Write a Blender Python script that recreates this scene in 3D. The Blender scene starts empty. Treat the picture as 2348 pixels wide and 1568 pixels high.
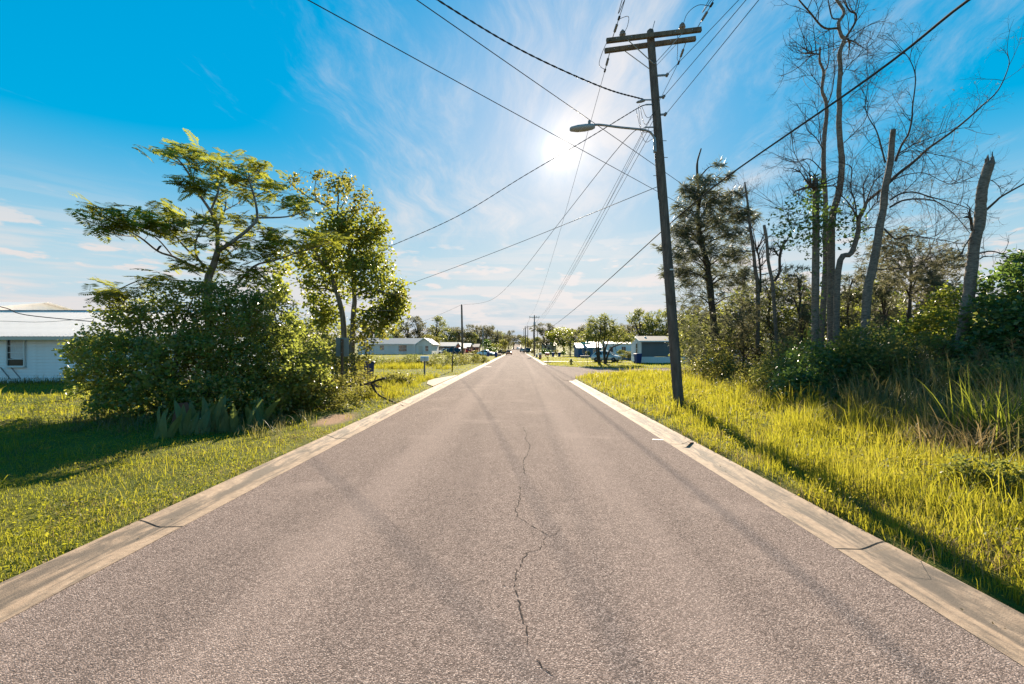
import bpy, math, random
import numpy as np
from mathutils import Vector

# ------------------------------------------------------------------ camera, sky, sun, exposure
SC = bpy.context.scene
COL = SC.collection
F, CX, HY, CZ = 1043.0, 1186.0, 799.0, 2.0        # survey constants: focal length, vanishing point, eye height
cam_data = bpy.data.cameras.new('camera')
cam_data.sensor_width = 36.0
cam_data.lens = 36.0 * F / 2347.0
cam_data.shift_x = -(CX - 1173.5) / 2347.0
cam_data.shift_y = (HY - 784.0) / 2347.0
cam_data.clip_start = 0.05
cam_data.clip_end = 9000.0
CAM = bpy.data.objects.new('camera', cam_data)
COL.objects.link(CAM)
CAM.location = (0, 0, CZ)
CAM.rotation_euler = (math.radians(90), 0, 0)
SC.camera = CAM

SUN_DIR = Vector((0.095, 1.0, 0.435)).normalized()
SUN_EL = math.asin(SUN_DIR.z)
SUN_AZ = math.atan2(SUN_DIR.x, SUN_DIR.y)
sun_data = bpy.data.lights.new('sun', 'SUN')
sun_data.energy = 5.0
sun_data.angle = math.radians(0.55)
sun_data.color = (1.0, 0.86, 0.67)
SUN = bpy.data.objects.new('sun', sun_data)
COL.objects.link(SUN)
SUN.location = (0, 0, 60)
SUN.rotation_euler = (-SUN_DIR).to_track_quat('-Z', 'Y').to_euler()

SC.view_settings.view_transform = 'Standard'
SC.view_settings.look = 'None'
SC.view_settings.gamma = 1.0
SC.view_settings.use_curve_mapping = False
SC.view_settings.exposure = 1.72
SC.cycles.max_bounces = 8
SC.cycles.diffuse_bounces = 5
SC.cycles.transmission_bounces = 4
SC.cycles.transparent_max_bounces = 6
SC.cycles.sample_clamp_indirect = 8.0

WORLD = bpy.data.worlds.new('World')
SC.world = WORLD
WORLD.use_nodes = True


class NT:
    """tiny node-tree helper"""
    def __init__(s, tree):
        s.t = tree; s.n = tree.nodes; s.l = tree.links
    def new(s, typ, **kw):
        nd = s.n.new(typ)
        for k, v in kw.items():
            setattr(nd, k, v)
        return nd
    def put(s, sock, val):
        if hasattr(val, 'is_linked') or val.__class__.__name__.startswith('NodeSocket'):
            s.l.new(val, sock)
        elif val is not None:
            sock.default_value = val
    def math(s, op, a, b=None, c=None, clamp=False):
        nd = s.new('ShaderNodeMath', operation=op); nd.use_clamp = clamp
        s.put(nd.inputs[0], a)
        if b is not None: s.put(nd.inputs[1], b)
        if c is not None: s.put(nd.inputs[2], c)
        return nd.outputs[0]
    def vmath(s, op, a, b=None, out=0):
        nd = s.new('ShaderNodeVectorMath', operation=op)
        s.put(nd.inputs[0], a)
        if b is not None: s.put(nd.inputs[1], b)
        return nd.outputs[out]
    def mix(s, fac, a, b, blend='MIX'):
        nd = s.new('ShaderNodeMix', data_type='RGBA', blend_type=blend)
        s.put(nd.inputs[0], fac); s.put(nd.inputs[6], a); s.put(nd.inputs[7], b)
        return nd.outputs[2]
    def noise(s, vec, scale, detail=4, rough=0.55, dist=0.0):
        nd = s.new('ShaderNodeTexNoise')
        if vec is not None: s.l.new(vec, nd.inputs['Vector'])
        nd.inputs['Scale'].default_value = scale
        nd.inputs['Detail'].default_value = detail
        nd.inputs['Roughness'].default_value = rough
        nd.inputs['Distortion'].default_value = dist
        return nd.outputs['Fac']
    def maprange(s, v, a, b, c=0.0, d=1.0, smooth=True):
        nd = s.new('ShaderNodeMapRange')
        nd.interpolation_type = 'SMOOTHSTEP' if smooth else 'LINEAR'
        s.put(nd.inputs['Value'], v)
        nd.inputs['From Min'].default_value = a; nd.inputs['From Max'].default_value = b
        nd.inputs['To Min'].default_value = c; nd.inputs['To Max'].default_value = d
        return nd.outputs['Result']
    def ramp(s, fac, stops):
        nd = s.new('ShaderNodeValToRGB')
        e = nd.color_ramp.elements
        while len(e) < len(stops): e.new(0.5)
        for i, (p, c) in enumerate(stops):
            e[i].position = p; e[i].color = tuple(c) + ((1.0,) if len(c) == 3 else ())
        s.put(nd.inputs[0], fac)
        return nd.outputs[0]
    def mapping(s, vec, scale=(1, 1, 1), rot=(0, 0, 0), loc=(0, 0, 0)):
        nd = s.new('ShaderNodeMapping')
        s.l.new(vec, nd.inputs[0])
        nd.inputs['Scale'].default_value = scale
        nd.inputs['Rotation'].default_value = rot
        nd.inputs['Location'].default_value = loc
        return nd.outputs[0]


def build_world():
    k = NT(WORLD.node_tree)
    k.n.clear()
    out = k.new('ShaderNodeOutputWorld')
    bg = k.new('ShaderNodeBackground')
    sky = k.new('ShaderNodeTexSky', sky_type='NISHITA')
    sky.sun_disc = False
    sky.sun_elevation = SUN_EL
    sky.sun_rotation = SUN_AZ
    sky.air_density = 1.0
    sky.dust_density = 0.25
    sky.ozone_density = 2.2
    d = k.new('ShaderNodeTexCoord').outputs['Generated']
    sep = k.new('ShaderNodeSeparateXYZ'); k.l.new(d, sep.inputs[0])
    z = k.math('MAXIMUM', sep.outputs[2], 0.0)
    # colour grade of the clear sky
    hs = k.new('ShaderNodeHueSaturation')
    hs.inputs['Hue'].default_value = 0.474
    k.put(hs.inputs['Saturation'], k.maprange(z, 0.0, 0.40, 0.45, 1.65))
    hs.inputs['Value'].default_value = 1.0
    k.l.new(sky.outputs[0], hs.inputs['Color'])
    # film-like shoulder: the bright part of the sky round the sun keeps its colour
    sc3 = k.new('ShaderNodeSeparateColor'); k.l.new(hs.outputs[0], sc3.inputs[0])
    mxc = k.math('MAXIMUM', sc3.outputs[0], k.math('MAXIMUM', sc3.outputs[1], sc3.outputs[2]))
    sh = k.new('ShaderNodeVectorMath', operation='SCALE')
    k.l.new(hs.outputs[0], sh.inputs[0])
    k.put(sh.inputs['Scale'], k.math('POWER', k.math('ADD', 1.0, k.math('POWER', k.math('DIVIDE', mxc, 3.3), 3.0)), -0.3333))
    skyc = k.mix(k.maprange(z, 0.22, 0.0, 0.0, 0.75), sh.outputs[0], (1.75, 2.4, 3.05, 1))
    # high thin cloud, as a flat layer overhead
    den = k.math('ADD', z, 0.12)
    u = k.math('DIVIDE', sep.outputs[0], den)
    v = k.math('DIVIDE', sep.outputs[1], den)
    cmb = k.new('ShaderNodeCombineXYZ')
    k.l.new(u, cmb.inputs[0]); k.l.new(v, cmb.inputs[1])
    p = cmb.outputs[0]
    warp = k.noise(p, 0.9, 3, 0.5)
    wv = k.new('ShaderNodeCombineXYZ')
    k.put(wv.inputs[0], k.math('MULTIPLY', warp, 0.7)); k.put(wv.inputs[1], k.math('MULTIPLY', warp, -0.5))
    pw = k.vmath('ADD', p, wv.outputs[0])
    pm = k.mapping(pw, scale=(1.0, 0.27, 1.0), rot=(0, 0, math.radians(-33)))
    wisps = k.noise(pm, 2.0, 11, 0.68, 0.22)
    pb = k.mapping(p, scale=(0.6, 0.6, 1.0), loc=(0.35, 0.1, 0.0))
    big = k.noise(pb, 1.1, 3, 0.5)
    dot = k.vmath('DOT_PRODUCT', d, tuple(SUN_DIR), out=1)
    dotp = k.math('MAXIMUM', dot, 0.0)
    veil = k.math('POWER', dotp, 4.5)
    # amount of cirrus: more around the sun where the bank lies
    thr = k.math('ADD', k.math('MULTIPLY', big, 0.75), k.math('MULTIPLY', veil, 0.34))
    cover = k.math('ADD', k.math('SUBTRACT', thr, 0.61), k.math('MULTIPLY', k.math('SUBTRACT', wisps, 0.5), 1.7))
    cir = k.maprange(cover, -0.10, 0.55, 0.0, 0.85)
    # low banded cloud towards the horizon
    pl = k.new('ShaderNodeCombineXYZ')
    k.put(pl.inputs[0], k.math('MULTIPLY', k.math('ARCTAN2', sep.outputs[0], sep.outputs[1]), 1.0))
    k.put(pl.inputs[1], k.math('MULTIPLY', sep.outputs[2], 9.0))
    low_n = k.noise(k.mapping(pl.outputs[0], scale=(1.5, 1.9, 1), rot=(0, 0, 0.12)), 1.9, 8, 0.58, 0.3)
    low_w = k.maprange(z, 0.30, 0.05, 0.0, 1.0)
    low = k.math('MULTIPLY', k.maprange(low_n, 0.44, 0.58), low_w)
    low = k.math('MULTIPLY', low, k.maprange(z, 0.0, 0.03, 0.55, 0.9))
    # small cumulus scraps
    cu_n = k.noise(k.mapping(pl.outputs[0], scale=(3.0, 1.2, 1), loc=(1.3, 0.4, 0)), 3.4, 6, 0.55)
    cu = k.math('MULTIPLY', k.maprange(cu_n, 0.545, 0.62), k.maprange(z, 0.26, 0.16, 0.0, 0.95))
    cu = k.math('MULTIPLY', cu, k.maprange(z, 0.02, 0.07))
    fac = k.math('SUBTRACT', 1.0, k.math('MULTIPLY', k.math('MULTIPLY', k.math('SUBTRACT', 1.0, cir), k.math('SUBTRACT', 1.0, low)), k.math('SUBTRACT', 1.0, cu)))
    # lit cloud brightness grows towards the sun (forward scattering)
    bright = k.math('ADD', 3.2, k.math('MULTIPLY', k.math('POWER', dotp, 12.0), 0.5))
    vs = k.new('ShaderNodeVectorMath', operation='SCALE')
    vs.inputs[0].default_value = (1.0, 0.945, 0.93)
    k.put(vs.inputs['Scale'], bright)
    col = k.mix(fac, skyc, vs.outputs[0])
    # sun aureole through the thin cloud
    g = k.math('ADD', k.math('MULTIPLY', k.math('POWER', dotp, 5200.0), 11.0), k.math('MULTIPLY', k.math('POWER', dotp, 500.0), 1.1))
    g = k.math('ADD', g, k.math('MULTIPLY', k.math('POWER', dotp, 40.0), 0.25))
    gs = k.new('ShaderNodeVectorMath', operation='SCALE')
    gs.inputs[0].default_value = (1.0, 0.94, 0.85)
    k.put(gs.inputs['Scale'], g)
    col = k.vmath('ADD', col, gs.outputs[0])
    k.l.new(col, bg.inputs['Color'])
    bg.inputs['Strength'].default_value = 0.077
    k.l.new(bg.outputs[0], out.inputs['Surface'])


build_world()

# ------------------------------------------------------------------ helpers
rng = np.random.default_rng(11)
random.seed(5)


def P(x, y, Y):
    """survey point: photo coordinates and a distance to world metres"""
    return np.array([(x - CX) * Y / F, Y, CZ + (HY - y) * Y / F])


def G(x, y):
    Y = CZ * F / (y - HY)
    return (x - CX) * Y / F, Y


def link(o, parent=None):
    COL.objects.link(o)
    if parent is not None:
        o.parent = parent
    return o


def tag(o, label=None, cat=None, group=None, kind=None):
    if label: o['label'] = label
    if cat: o['category'] = cat
    if group: o['group'] = group
    if kind: o['kind'] = kind
    return o


def empty(name, loc=(0, 0, 0), rz=0.0, parent=None, **kw):
    o = bpy.data.objects.new(name, None)
    o.empty_display_size = 0.2
    o.location = loc
    o.rotation_euler = (0, 0, rz)
    link(o, parent)
    return tag(o, **kw)


def mesh_np(name, V, T, mat=None, smooth=False, mats=None, midx=None):
    """fast triangle mesh"""
    V = np.asarray(V, dtype=np.float32); T = np.asarray(T, dtype=np.int32)
    me = bpy.data.meshes.new(name)
    me.vertices.add(len(V)); me.vertices.foreach_set('co', V.ravel())
    me.loops.add(T.size); me.loops.foreach_set('vertex_index', T.ravel())
    me.polygons.add(len(T))
    me.polygons.foreach_set('loop_start', np.arange(0, T.size, 3, dtype=np.int32))
    me.polygons.foreach_set('loop_total', np.full(len(T), 3, dtype=np.int32))
    if smooth:
        me.polygons.foreach_set('use_smooth', np.ones(len(T), dtype=bool))
    if mats:
        for m in mats: me.materials.append(m)
        me.polygons.foreach_set('material_index', np.asarray(midx, dtype=np.int32))
    elif mat is not None:
        me.materials.append(mat)
    me.update(calc_edges=True)
    return me


def obj_np(name, V, T, mat=None, parent=None, loc=(0, 0, 0), smooth=False, **kw):
    o = bpy.data.objects.new(name, mesh_np(name, V, T, mat, smooth))
    o.location = loc
    link(o, parent)
    return tag(o, **kw)


class MB:
    """collects polygons; build() links them as ONE mesh object"""
    def __init__(s):
        s.v = []; s.f = []; s.sm = []
    def add(s, vs, fs, smooth=False):
        b = len(s.v)
        s.v += [tuple(map(float, p)) for p in vs]
        s.f += [tuple(b + i for i in f) for f in fs]
        s.sm += [smooth] * len(fs)
        return s
    def box(s, x0, x1, y0, y1, z0, z1, bev=0.0):
        if bev <= 0:
            vs = [(x, y, z) for z in (z0, z1) for y in (y0, y1) for x in (x0, x1)]
            return s.add(vs, [(0, 2, 3, 1), (4, 5, 7, 6), (0, 1, 5, 4), (2, 6, 7, 3), (0, 4, 6, 2), (1, 3, 7, 5)])
        b = min(bev, (x1 - x0) * .45, (y1 - y0) * .45, (z1 - z0) * .45)
        def ring(z, i):
            return [(x0 + i, y0 + b, z), (x0 + b, y0 + i, z), (x1 - b, y0 + i, z), (x1 - i, y0 + b, z),
                    (x1 - i, y1 - b, z), (x1 - b, y1 - i, z), (x0 + b, y1 - i, z), (x0 + i, y1 - b, z)]
        return s.loft([ring(z0, b * .7), ring(z0 + b, 0), ring(z1 - b, 0), ring(z1, b * .7)], caps=True)
    def loft(s, rings, caps=True, closed=True, smooth=False):
        n = len(rings[0]); vs = [p for r in rings for p in r]; fs = []
        m = n if closed else n - 1
        for i in range(len(rings) - 1):
            for j in range(m):
                a = i * n + j; b = i * n + (j + 1) % n
                fs.append((a, b, b + n, a + n))
        sm = [smooth] * len(fs)
        if caps and closed:
            fs.append(tuple(range(n - 1, -1, -1))); fs.append(tuple((len(rings) - 1) * n + j for j in range(n)))
            sm += [False, False]
        b = len(s.v)
        s.v += [tuple(map(float, p)) for p in vs]
        s.f += [tuple(b + i for i in f) for f in fs]
        s.sm += sm
        return s
    def tube(s, pts, rad, n=8, caps=True, smooth=True):
        pts = [np.asarray(p, float) for p in pts]
        if not hasattr(rad, '__len__'): rad = [rad] * len(pts)
        rings = []; prev = None
        for i, p in enumerate(pts):
            a = pts[max(i - 1, 0)]; b = pts[min(i + 1, len(pts) - 1)]
            t = b - a; t = t / (np.linalg.norm(t) + 1e-9)
            if prev is None:
                ref = np.array([0, 0, 1.]) if abs(t[2]) < .9 else np.array([1., 0, 0])
                u = np.cross(t, ref)
            else:
                u = prev - t * np.dot(prev, t)
            u = u / (np.linalg.norm(u) + 1e-9); prev = u
            w = np.cross(t, u)
            rings.append([p + rad[i] * (math.cos(2 * math.pi * k / n) * u + math.sin(2 * math.pi * k / n) * w) for k in range(n)])
        return s.loft(rings, caps=caps, smooth=smooth)
    def lathe(s, prof, c=(0, 0, 0), n=16, axis='z', smooth=True):
        rings = []
        for r, h in prof:
            ring = []
            for k in range(n):
                a = 2 * math.pi * k / n
                q = (r * math.cos(a), r * math.sin(a), h)
                if axis == 'x': q = (h, q[0], q[1])
                if axis == 'y': q = (q[0], h, q[1])
                ring.append((c[0] + q[0], c[1] + q[1], c[2] + q[2]))
            rings.append(ring)
        return s.loft(rings, caps=True, smooth=smooth)
    def prism(s, poly, z0, z1):
        return s.loft([[(x, y, z0) for x, y in poly], [(x, y, z1) for x, y in poly]], caps=True)
    def bar(s, a, b, w, h=None):
        """rectangular bar between two points"""
        h = h or w
        a = np.asarray(a, float); b = np.asarray(b, float)
        t = b - a; t /= np.linalg.norm(t) + 1e-9
        ref = np.array([0, 0, 1.]) if abs(t[2]) < .95 else np.array([0, 1., 0])
        u = np.cross(t, ref); u /= np.linalg.norm(u); v = np.cross(u, t)
        q = [(-w / 2, -h / 2), (w / 2, -h / 2), (w / 2, h / 2), (-w / 2, h / 2)]
        return s.loft([[p + u * i + v * j for i, j in q] for p in (a, b)], caps=True)
    def mesh(s, name, mat=None):
        me = bpy.data.meshes.new(name)
        me.from_pydata(s.v, [], s.f)
        if any(s.sm): me.polygons.foreach_set('use_smooth', s.sm)
        if mat is not None: me.materials.append(mat)
        me.update()
        return me
    def build(s, name, mat, parent=None, loc=(0, 0, 0), rz=0.0, **kw):
        o = bpy.data.objects.new(name, s.mesh(name, mat))
        o.location = loc; o.rotation_euler = (0, 0, rz)
        link(o, parent)
        return tag(o, **kw)


def put_mesh(name, me, parent=None, loc=(0, 0, 0), rot=(0, 0, 0), scale=(1, 1, 1), **kw):
    o = bpy.data.objects.new(name, me)
    o.location = loc; o.rotation_euler = rot; o.scale = scale
    link(o, parent)
    return tag(o, **kw)


def copy_tree(o, parent=None):
    c = o.copy(); link(c, parent)
    for ch in list(o.children):
        copy_tree(ch, c)
    return c


# ------------------------------------------------------------------ materials
def newmat(name):
    m = bpy.data.materials.new(name); m.use_nodes = True
    k = NT(m.node_tree); k.n.clear()
    out = k.new('ShaderNodeOutputMaterial')
    b = k.new('ShaderNodeBsdfPrincipled')
    k.l.new(b.outputs[0], out.inputs['Surface'])
    return m, k, b, out


def plain(name, col, rough=0.6, var=0.18, scale=6.0, metal=0.0, bump=0.0, spec=0.4, dirt=None, dirt_amt=0.5, streak=False):
    """painted / raw surface with uneven colour"""
    m, k, b, out = newmat(name)
    tc = k.new('ShaderNodeTexCoord').outputs['Object']
    v = k.mapping(tc, scale=(1, 1, 0.18)) if streak else tc
    n1 = k.noise(v, scale, 6, 0.6)
    lo = tuple(c * (1 - var) for c in col); hi = tuple(min(1, c * (1 + var)) for c in col)
    c = k.ramp(n1, [(0.3, lo), (0.7, hi)])
    if dirt is not None:
        n2 = k.noise(v, scale * 0.45, 7, 0.65)
        c = k.mix(k.maprange(n2, 0.48, 0.72, 0, dirt_amt), c, tuple(dirt) + (1,))
    k.l.new(c, b.inputs['Base Color'])
    b.inputs['Roughness'].default_value = rough
    b.inputs['Metallic'].default_value = metal
    b.inputs['Specular IOR Level'].default_value = spec
    if bump:
        bn = k.new('ShaderNodeBump'); bn.inputs['Strength'].default_value = bump; bn.inputs['Distance'].default_value = 0.01
        k.l.new(k.noise(tc, scale * 6, 4, 0.6), bn.inputs['Height'])
        k.l.new(bn.outputs[0], b.inputs['Normal'])
    return m


def leafmat(name, cols, trans, tfac=0.45, rough=0.45, spec=0.35, nscale=0.7):
    """leaf: uneven colour per leaf, light passes through"""
    m, k, b, out = newmat(name)
    geo = k.new('ShaderNodeNewGeometry')
    n = len(cols)
    rnd = k.math('ADD', k.math('MULTIPLY', geo.outputs['Random Per Island'], 0.62),
                 k.math('MULTIPLY', k.maprange(k.noise(geo.outputs['Position'], nscale, 3, 0.5), 0.3, 0.7), 0.38))
    c = k.ramp(rnd, [(i / max(1, n - 1) * 0.86 + 0.07, cc) for i, cc in enumerate(cols)])
    k.l.new(c, b.inputs['Base Color'])
    b.inputs['Roughness'].default_value = rough
    b.inputs['Specular IOR Level'].default_value = spec
    tr = k.new('ShaderNodeBsdfTranslucent')
    tcol = k.mix(0.55, c, tuple(trans) + (1,))
    k.l.new(tcol, tr.inputs['Color'])
    mx = k.new('ShaderNodeMixShader'); mx.inputs[0].default_value = tfac
    k.l.new(b.outputs[0], mx.inputs[1]); k.l.new(tr.outputs[0], mx.inputs[2])
    k.l.new(mx.outputs[0], out.inputs['Surface'])
    return m


def barkmat(name, c0, c1, scale=9.0, rings=False):
    m, k, b, out = newmat(name)
    tc = k.new('ShaderNodeTexCoord').outputs['Object']
    st = k.mapping(tc, scale=(1, 1, 3.2) if rings else (1, 1, 0.16))
    n = k.noise(st, scale, 8, 0.68, 0.3)
    n2 = k.noise(tc, 1.7, 4, 0.6)
    c = k.ramp(n, [(0.32, c0), (0.68, c1)])
    c = k.mix(k.maprange(n2, 0.5, 0.75, 0, 0.4), c, tuple(x * 0.6 for x in c0) + (1,))
    k.l.new(c, b.inputs['Base Color'])
    b.inputs['Roughness'].default_value = 0.9
    b.inputs['Specular IOR Level'].default_value = 0.15
    bn = k.new('ShaderNodeBump'); bn.inputs['Strength'].default_value = 0.8; bn.inputs['Distance'].default_value = 0.03
    k.l.new(n, bn.inputs['Height']); k.l.new(bn.outputs[0], b.inputs['Normal'])
    return m


M = {}
M['leaf_bush'] = leafmat('leaf_bush', [(0.043, 0.068, 0.022), (0.097, 0.132, 0.035), (0.160, 0.182, 0.047), (0.278, 0.214, 0.064)], (0.524, 0.577, 0.079), 0.52, 0.27, 0.75)
M['leaf_fern'] = leafmat('leaf_fern', [(0.036, 0.062, 0.019), (0.072, 0.102, 0.024), (0.143, 0.155, 0.033)], (0.638, 0.638, 0.061), 0.5, 0.5, 0.3)
M['leaf_broad'] = leafmat('leaf_broad', [(0.043, 0.078, 0.023), (0.078, 0.121, 0.028), (0.127, 0.156, 0.034), (0.312, 0.242, 0.043)], (0.480, 0.510, 0.045), 0.5, 0.4, 0.45)
M['leaf_gold'] = leafmat('leaf_gold', [(0.07, 0.10, 0.024), (0.12, 0.13, 0.03), (0.20, 0.16, 0.035)], (0.42, 0.39, 0.05), 0.5, 0.5, 0.3)
M['leaf_dark'] = leafmat('leaf_dark', [(0.026, 0.055, 0.023), (0.053, 0.092, 0.032), (0.092, 0.140, 0.041)], (0.272, 0.428, 0.059), 0.38, 0.4, 0.45)
M['leaf_mid'] = leafmat('leaf_mid', [(0.044, 0.067, 0.026), (0.081, 0.110, 0.035), (0.131, 0.146, 0.044), (0.204, 0.189, 0.065)], (0.419, 0.435, 0.081), 0.45, 0.5, 0.3)
M['leaf_grey'] = leafmat('leaf_grey', [(0.060, 0.066, 0.042), (0.102, 0.108, 0.066), (0.156, 0.150, 0.090)], (0.288, 0.264, 0.120), 0.4, 0.6, 0.2)
M['needle'] = leafmat('needle', [(0.045, 0.060, 0.040), (0.080, 0.100, 0.060), (0.14, 0.135, 0.085)], (0.26, 0.26, 0.12), 0.35, 0.55, 0.2)
M['leaf_weed'] = leafmat('leaf_weed', [(0.05, 0.072, 0.022), (0.09, 0.11, 0.032), (0.15, 0.14, 0.045), (0.22, 0.17, 0.065)], (0.38, 0.36, 0.06), 0.5, 0.5, 0.3)
M['lawn_blade'] = leafmat('lawn_blade', [(0.07, 0.11, 0.016), (0.12, 0.15, 0.018), (0.18, 0.18, 0.024), (0.26, 0.20, 0.06)], (0.50, 0.48, 0.03), 0.52, 0.62, 0.18, 0.9)
M['rough_blade'] = leafmat('rough_blade', [(0.065, 0.10, 0.016), (0.12, 0.145, 0.018), (0.19, 0.18, 0.026), (0.28, 0.21, 0.07)], (0.53, 0.48, 0.03), 0.55, 0.62, 0.18, 0.8)
M['tall_blade'] = leafmat('tall_blade', [(0.052, 0.074, 0.031), (0.089, 0.113, 0.041), (0.173, 0.144, 0.070), (0.317, 0.216, 0.115)], (0.303, 0.275, 0.076), 0.4, 0.5, 0.3, 0.9)
M['reed_blade'] = leafmat('reed_blade', [(0.045, 0.075, 0.02), (0.08, 0.12, 0.022), (0.17, 0.20, 0.03)], (0.42, 0.44, 0.04), 0.52, 0.45, 0.3)
M['dry_grass'] = leafmat('dry_grass', [(0.15, 0.105, 0.05), (0.24, 0.175, 0.085), (0.33, 0.25, 0.13)], (0.36, 0.27, 0.11), 0.4, 0.7, 0.12)
M['snake'] = leafmat('snake', [(0.056, 0.088, 0.045), (0.096, 0.136, 0.056), (0.176, 0.200, 0.064)], (0.280, 0.336, 0.056), 0.25, 0.5, 0.25)
M['palm_leaf'] = leafmat('palm_leaf', [(0.04, 0.06, 0.02), (0.08, 0.10, 0.03), (0.18, 0.12, 0.04)], (0.28, 0.25, 0.05), 0.4, 0.5, 0.3)
M['bark_pale'] = barkmat('bark_pale', (0.10, 0.085, 0.07), (0.30, 0.26, 0.215))
M['bark_dark'] = barkmat('bark_dark', (0.035, 0.028, 0.022), (0.12, 0.095, 0.075))
M['bark_grey'] = barkmat('bark_grey', (0.085, 0.066, 0.052), (0.32, 0.255, 0.205), 9.0, True)
M['bark_twig'] = barkmat('bark_twig', (0.05, 0.038, 0.03), (0.14, 0.105, 0.08), 6.0)
M['pole_wood'] = barkmat('pole_wood', (0.07, 0.058, 0.05), (0.18, 0.15, 0.125), 12.0)
M['arm_wood'] = barkmat('arm_wood', (0.09, 0.072, 0.056), (0.21, 0.175, 0.13), 8.0)
M['grey_wood'] = barkmat('grey_wood', (0.14, 0.135, 0.12), (0.30, 0.29, 0.26), 8.0)
M['wire'] = plain('wire', (0.025, 0.025, 0.028), 0.6, 0.2)
M['steel'] = plain('steel', (0.30, 0.31, 0.32), 0.5, 0.25, 8, 0.6)
M['ceramic'] = plain('ceramic', (0.20, 0.205, 0.215), 0.3, 0.2, 8)
M['black_iron'] = plain('black_iron', (0.03, 0.03, 0.032), 0.5, 0.3, 8)
M['rubber'] = plain('rubber', (0.02, 0.02, 0.02), 0.8, 0.2)
M['glass_dark'] = plain('glass_dark', (0.03, 0.034, 0.038), 0.12, 0.3, 2, 0, 0, 0.35)
M['white_paint'] = plain('white_paint', (0.70, 0.71, 0.71), 0.55, 0.06, 3, 0, 0, 0.35, (0.45, 0.43, 0.38), 0.35, True)
M['white_siding'] = plain('white_siding', (0.84, 0.85, 0.86), 0.5, 0.04, 2, 0, 0, 0.4, (0.50, 0.50, 0.48), 0.25, True)
M['roof_metal'] = plain('roof_metal', (0.74, 0.69, 0.66), 0.5, 0.06, 1.6, 0.0, 0, 0.5, (0.5, 0.47, 0.44), 0.3)
M['curtain'] = plain('curtain', (0.62, 0.60, 0.60), 0.9, 0.08, 4)
M['trim_cream'] = plain('trim_cream', (0.62, 0.55, 0.46), 0.6, 0.08, 3)
M['blue_plastic'] = plain('blue_plastic', (0.012, 0.045, 0.20), 0.4, 0.2, 5, 0, 0, 0.5)
M['red_plastic'] = plain('red_plastic', (0.42, 0.10, 0.09), 0.45, 0.2, 5)
M['grey_plastic'] = plain('grey_plastic', (0.30, 0.30, 0.30), 0.5, 0.2, 5)
M['sign_back'] = plain('sign_back', (0.26, 0.29, 0.27), 0.55, 0.12, 7, 0.3, 0, 0.4, (0.18, 0.20, 0.17), 0.5)
M['rust_post'] = plain('rust_post', (0.13, 0.085, 0.05), 0.8, 0.3, 9)
M['brown_board'] = plain('brown_board', (0.14, 0.06, 0.035), 0.8, 0.35, 5, 0, 0.3)
M['pvc'] = plain('pvc', (0.65, 0.65, 0.66), 0.4, 0.1, 6)
# ------------------------------------------------------------------ ground, roads, kerbs
XL, XR = -3.76, 3.18           # asphalt edges
KW = 0.50                      # kerb width
XLK, XRK = XL - KW, XR + KW
SY1, SY2 = 36.6, 45.3          # side street edges
RN, RF = 8.0, 10.0             # corner radii


def sstep(a, b, t):
    t = np.clip((np.asarray(t, float) - a) / (b - a), 0, 1)
    return t * t * (3 - 2 * t)


def base_z(y):
    return 9.0 * sstep(170, 760, y)


def pave_d(x, y):
    """distance outside the paved area (negative inside)"""
    x = np.asarray(x, float); y = np.asarray(y, float)
    dr = np.maximum(XLK - x, x - XRK)
    ds = np.where(x > 0, np.maximum(SY1 - y, y - SY2), 1e3)
    d = np.minimum(dr, ds)
    r = np.where(y < (SY1 + SY2) / 2, RN, RF)
    a = r - dr; b = r - ds
    fil = r - np.sqrt(np.maximum(a, 0) ** 2 + np.maximum(b, 0) ** 2)
    inq = (dr > 0) & (ds > 0) & (a > 0) & (b > 0) & (x > 0)
    return np.where(inq, fil, d)


def bumps(x, y):
    return (0.030 * np.sin(x * 1.3 + 0.7 * np.sin(y * 0.9)) * np.cos(y * 1.1 + 0.5 * np.sin(x * 0.7))
            + 0.018 * np.sin(x * 3.1 + y * 2.3) * np.sin(y * 2.9 - x * 1.7)
            + 0.05 * np.sin(x * 0.31 + 1.0) * np.sin(y * 0.27 + 0.4))


def ground_z(x, y):
    x = np.asarray(x, float); y = np.asarray(y, float)
    d = pave_d(x, y)
    z = -0.10 + 0.165 * sstep(-0.12, 0.10, d) + bumps(x, y) * sstep(0.1, 1.2, d) + 0.08 * sstep(0.2, 4.0, d)
    z = z + 0.5 * sstep(58, 100, y) * sstep(6, 22, -x)
    return z + base_z(y)


def gz(x, y):
    return float(ground_z(x, y))


def axis(parts):
    out = []
    for a, b, n in parts:
        out += list(np.linspace(a, b, n, endpoint=False))
    return np.array(sorted(set(out + [parts[-1][1]])))


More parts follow.
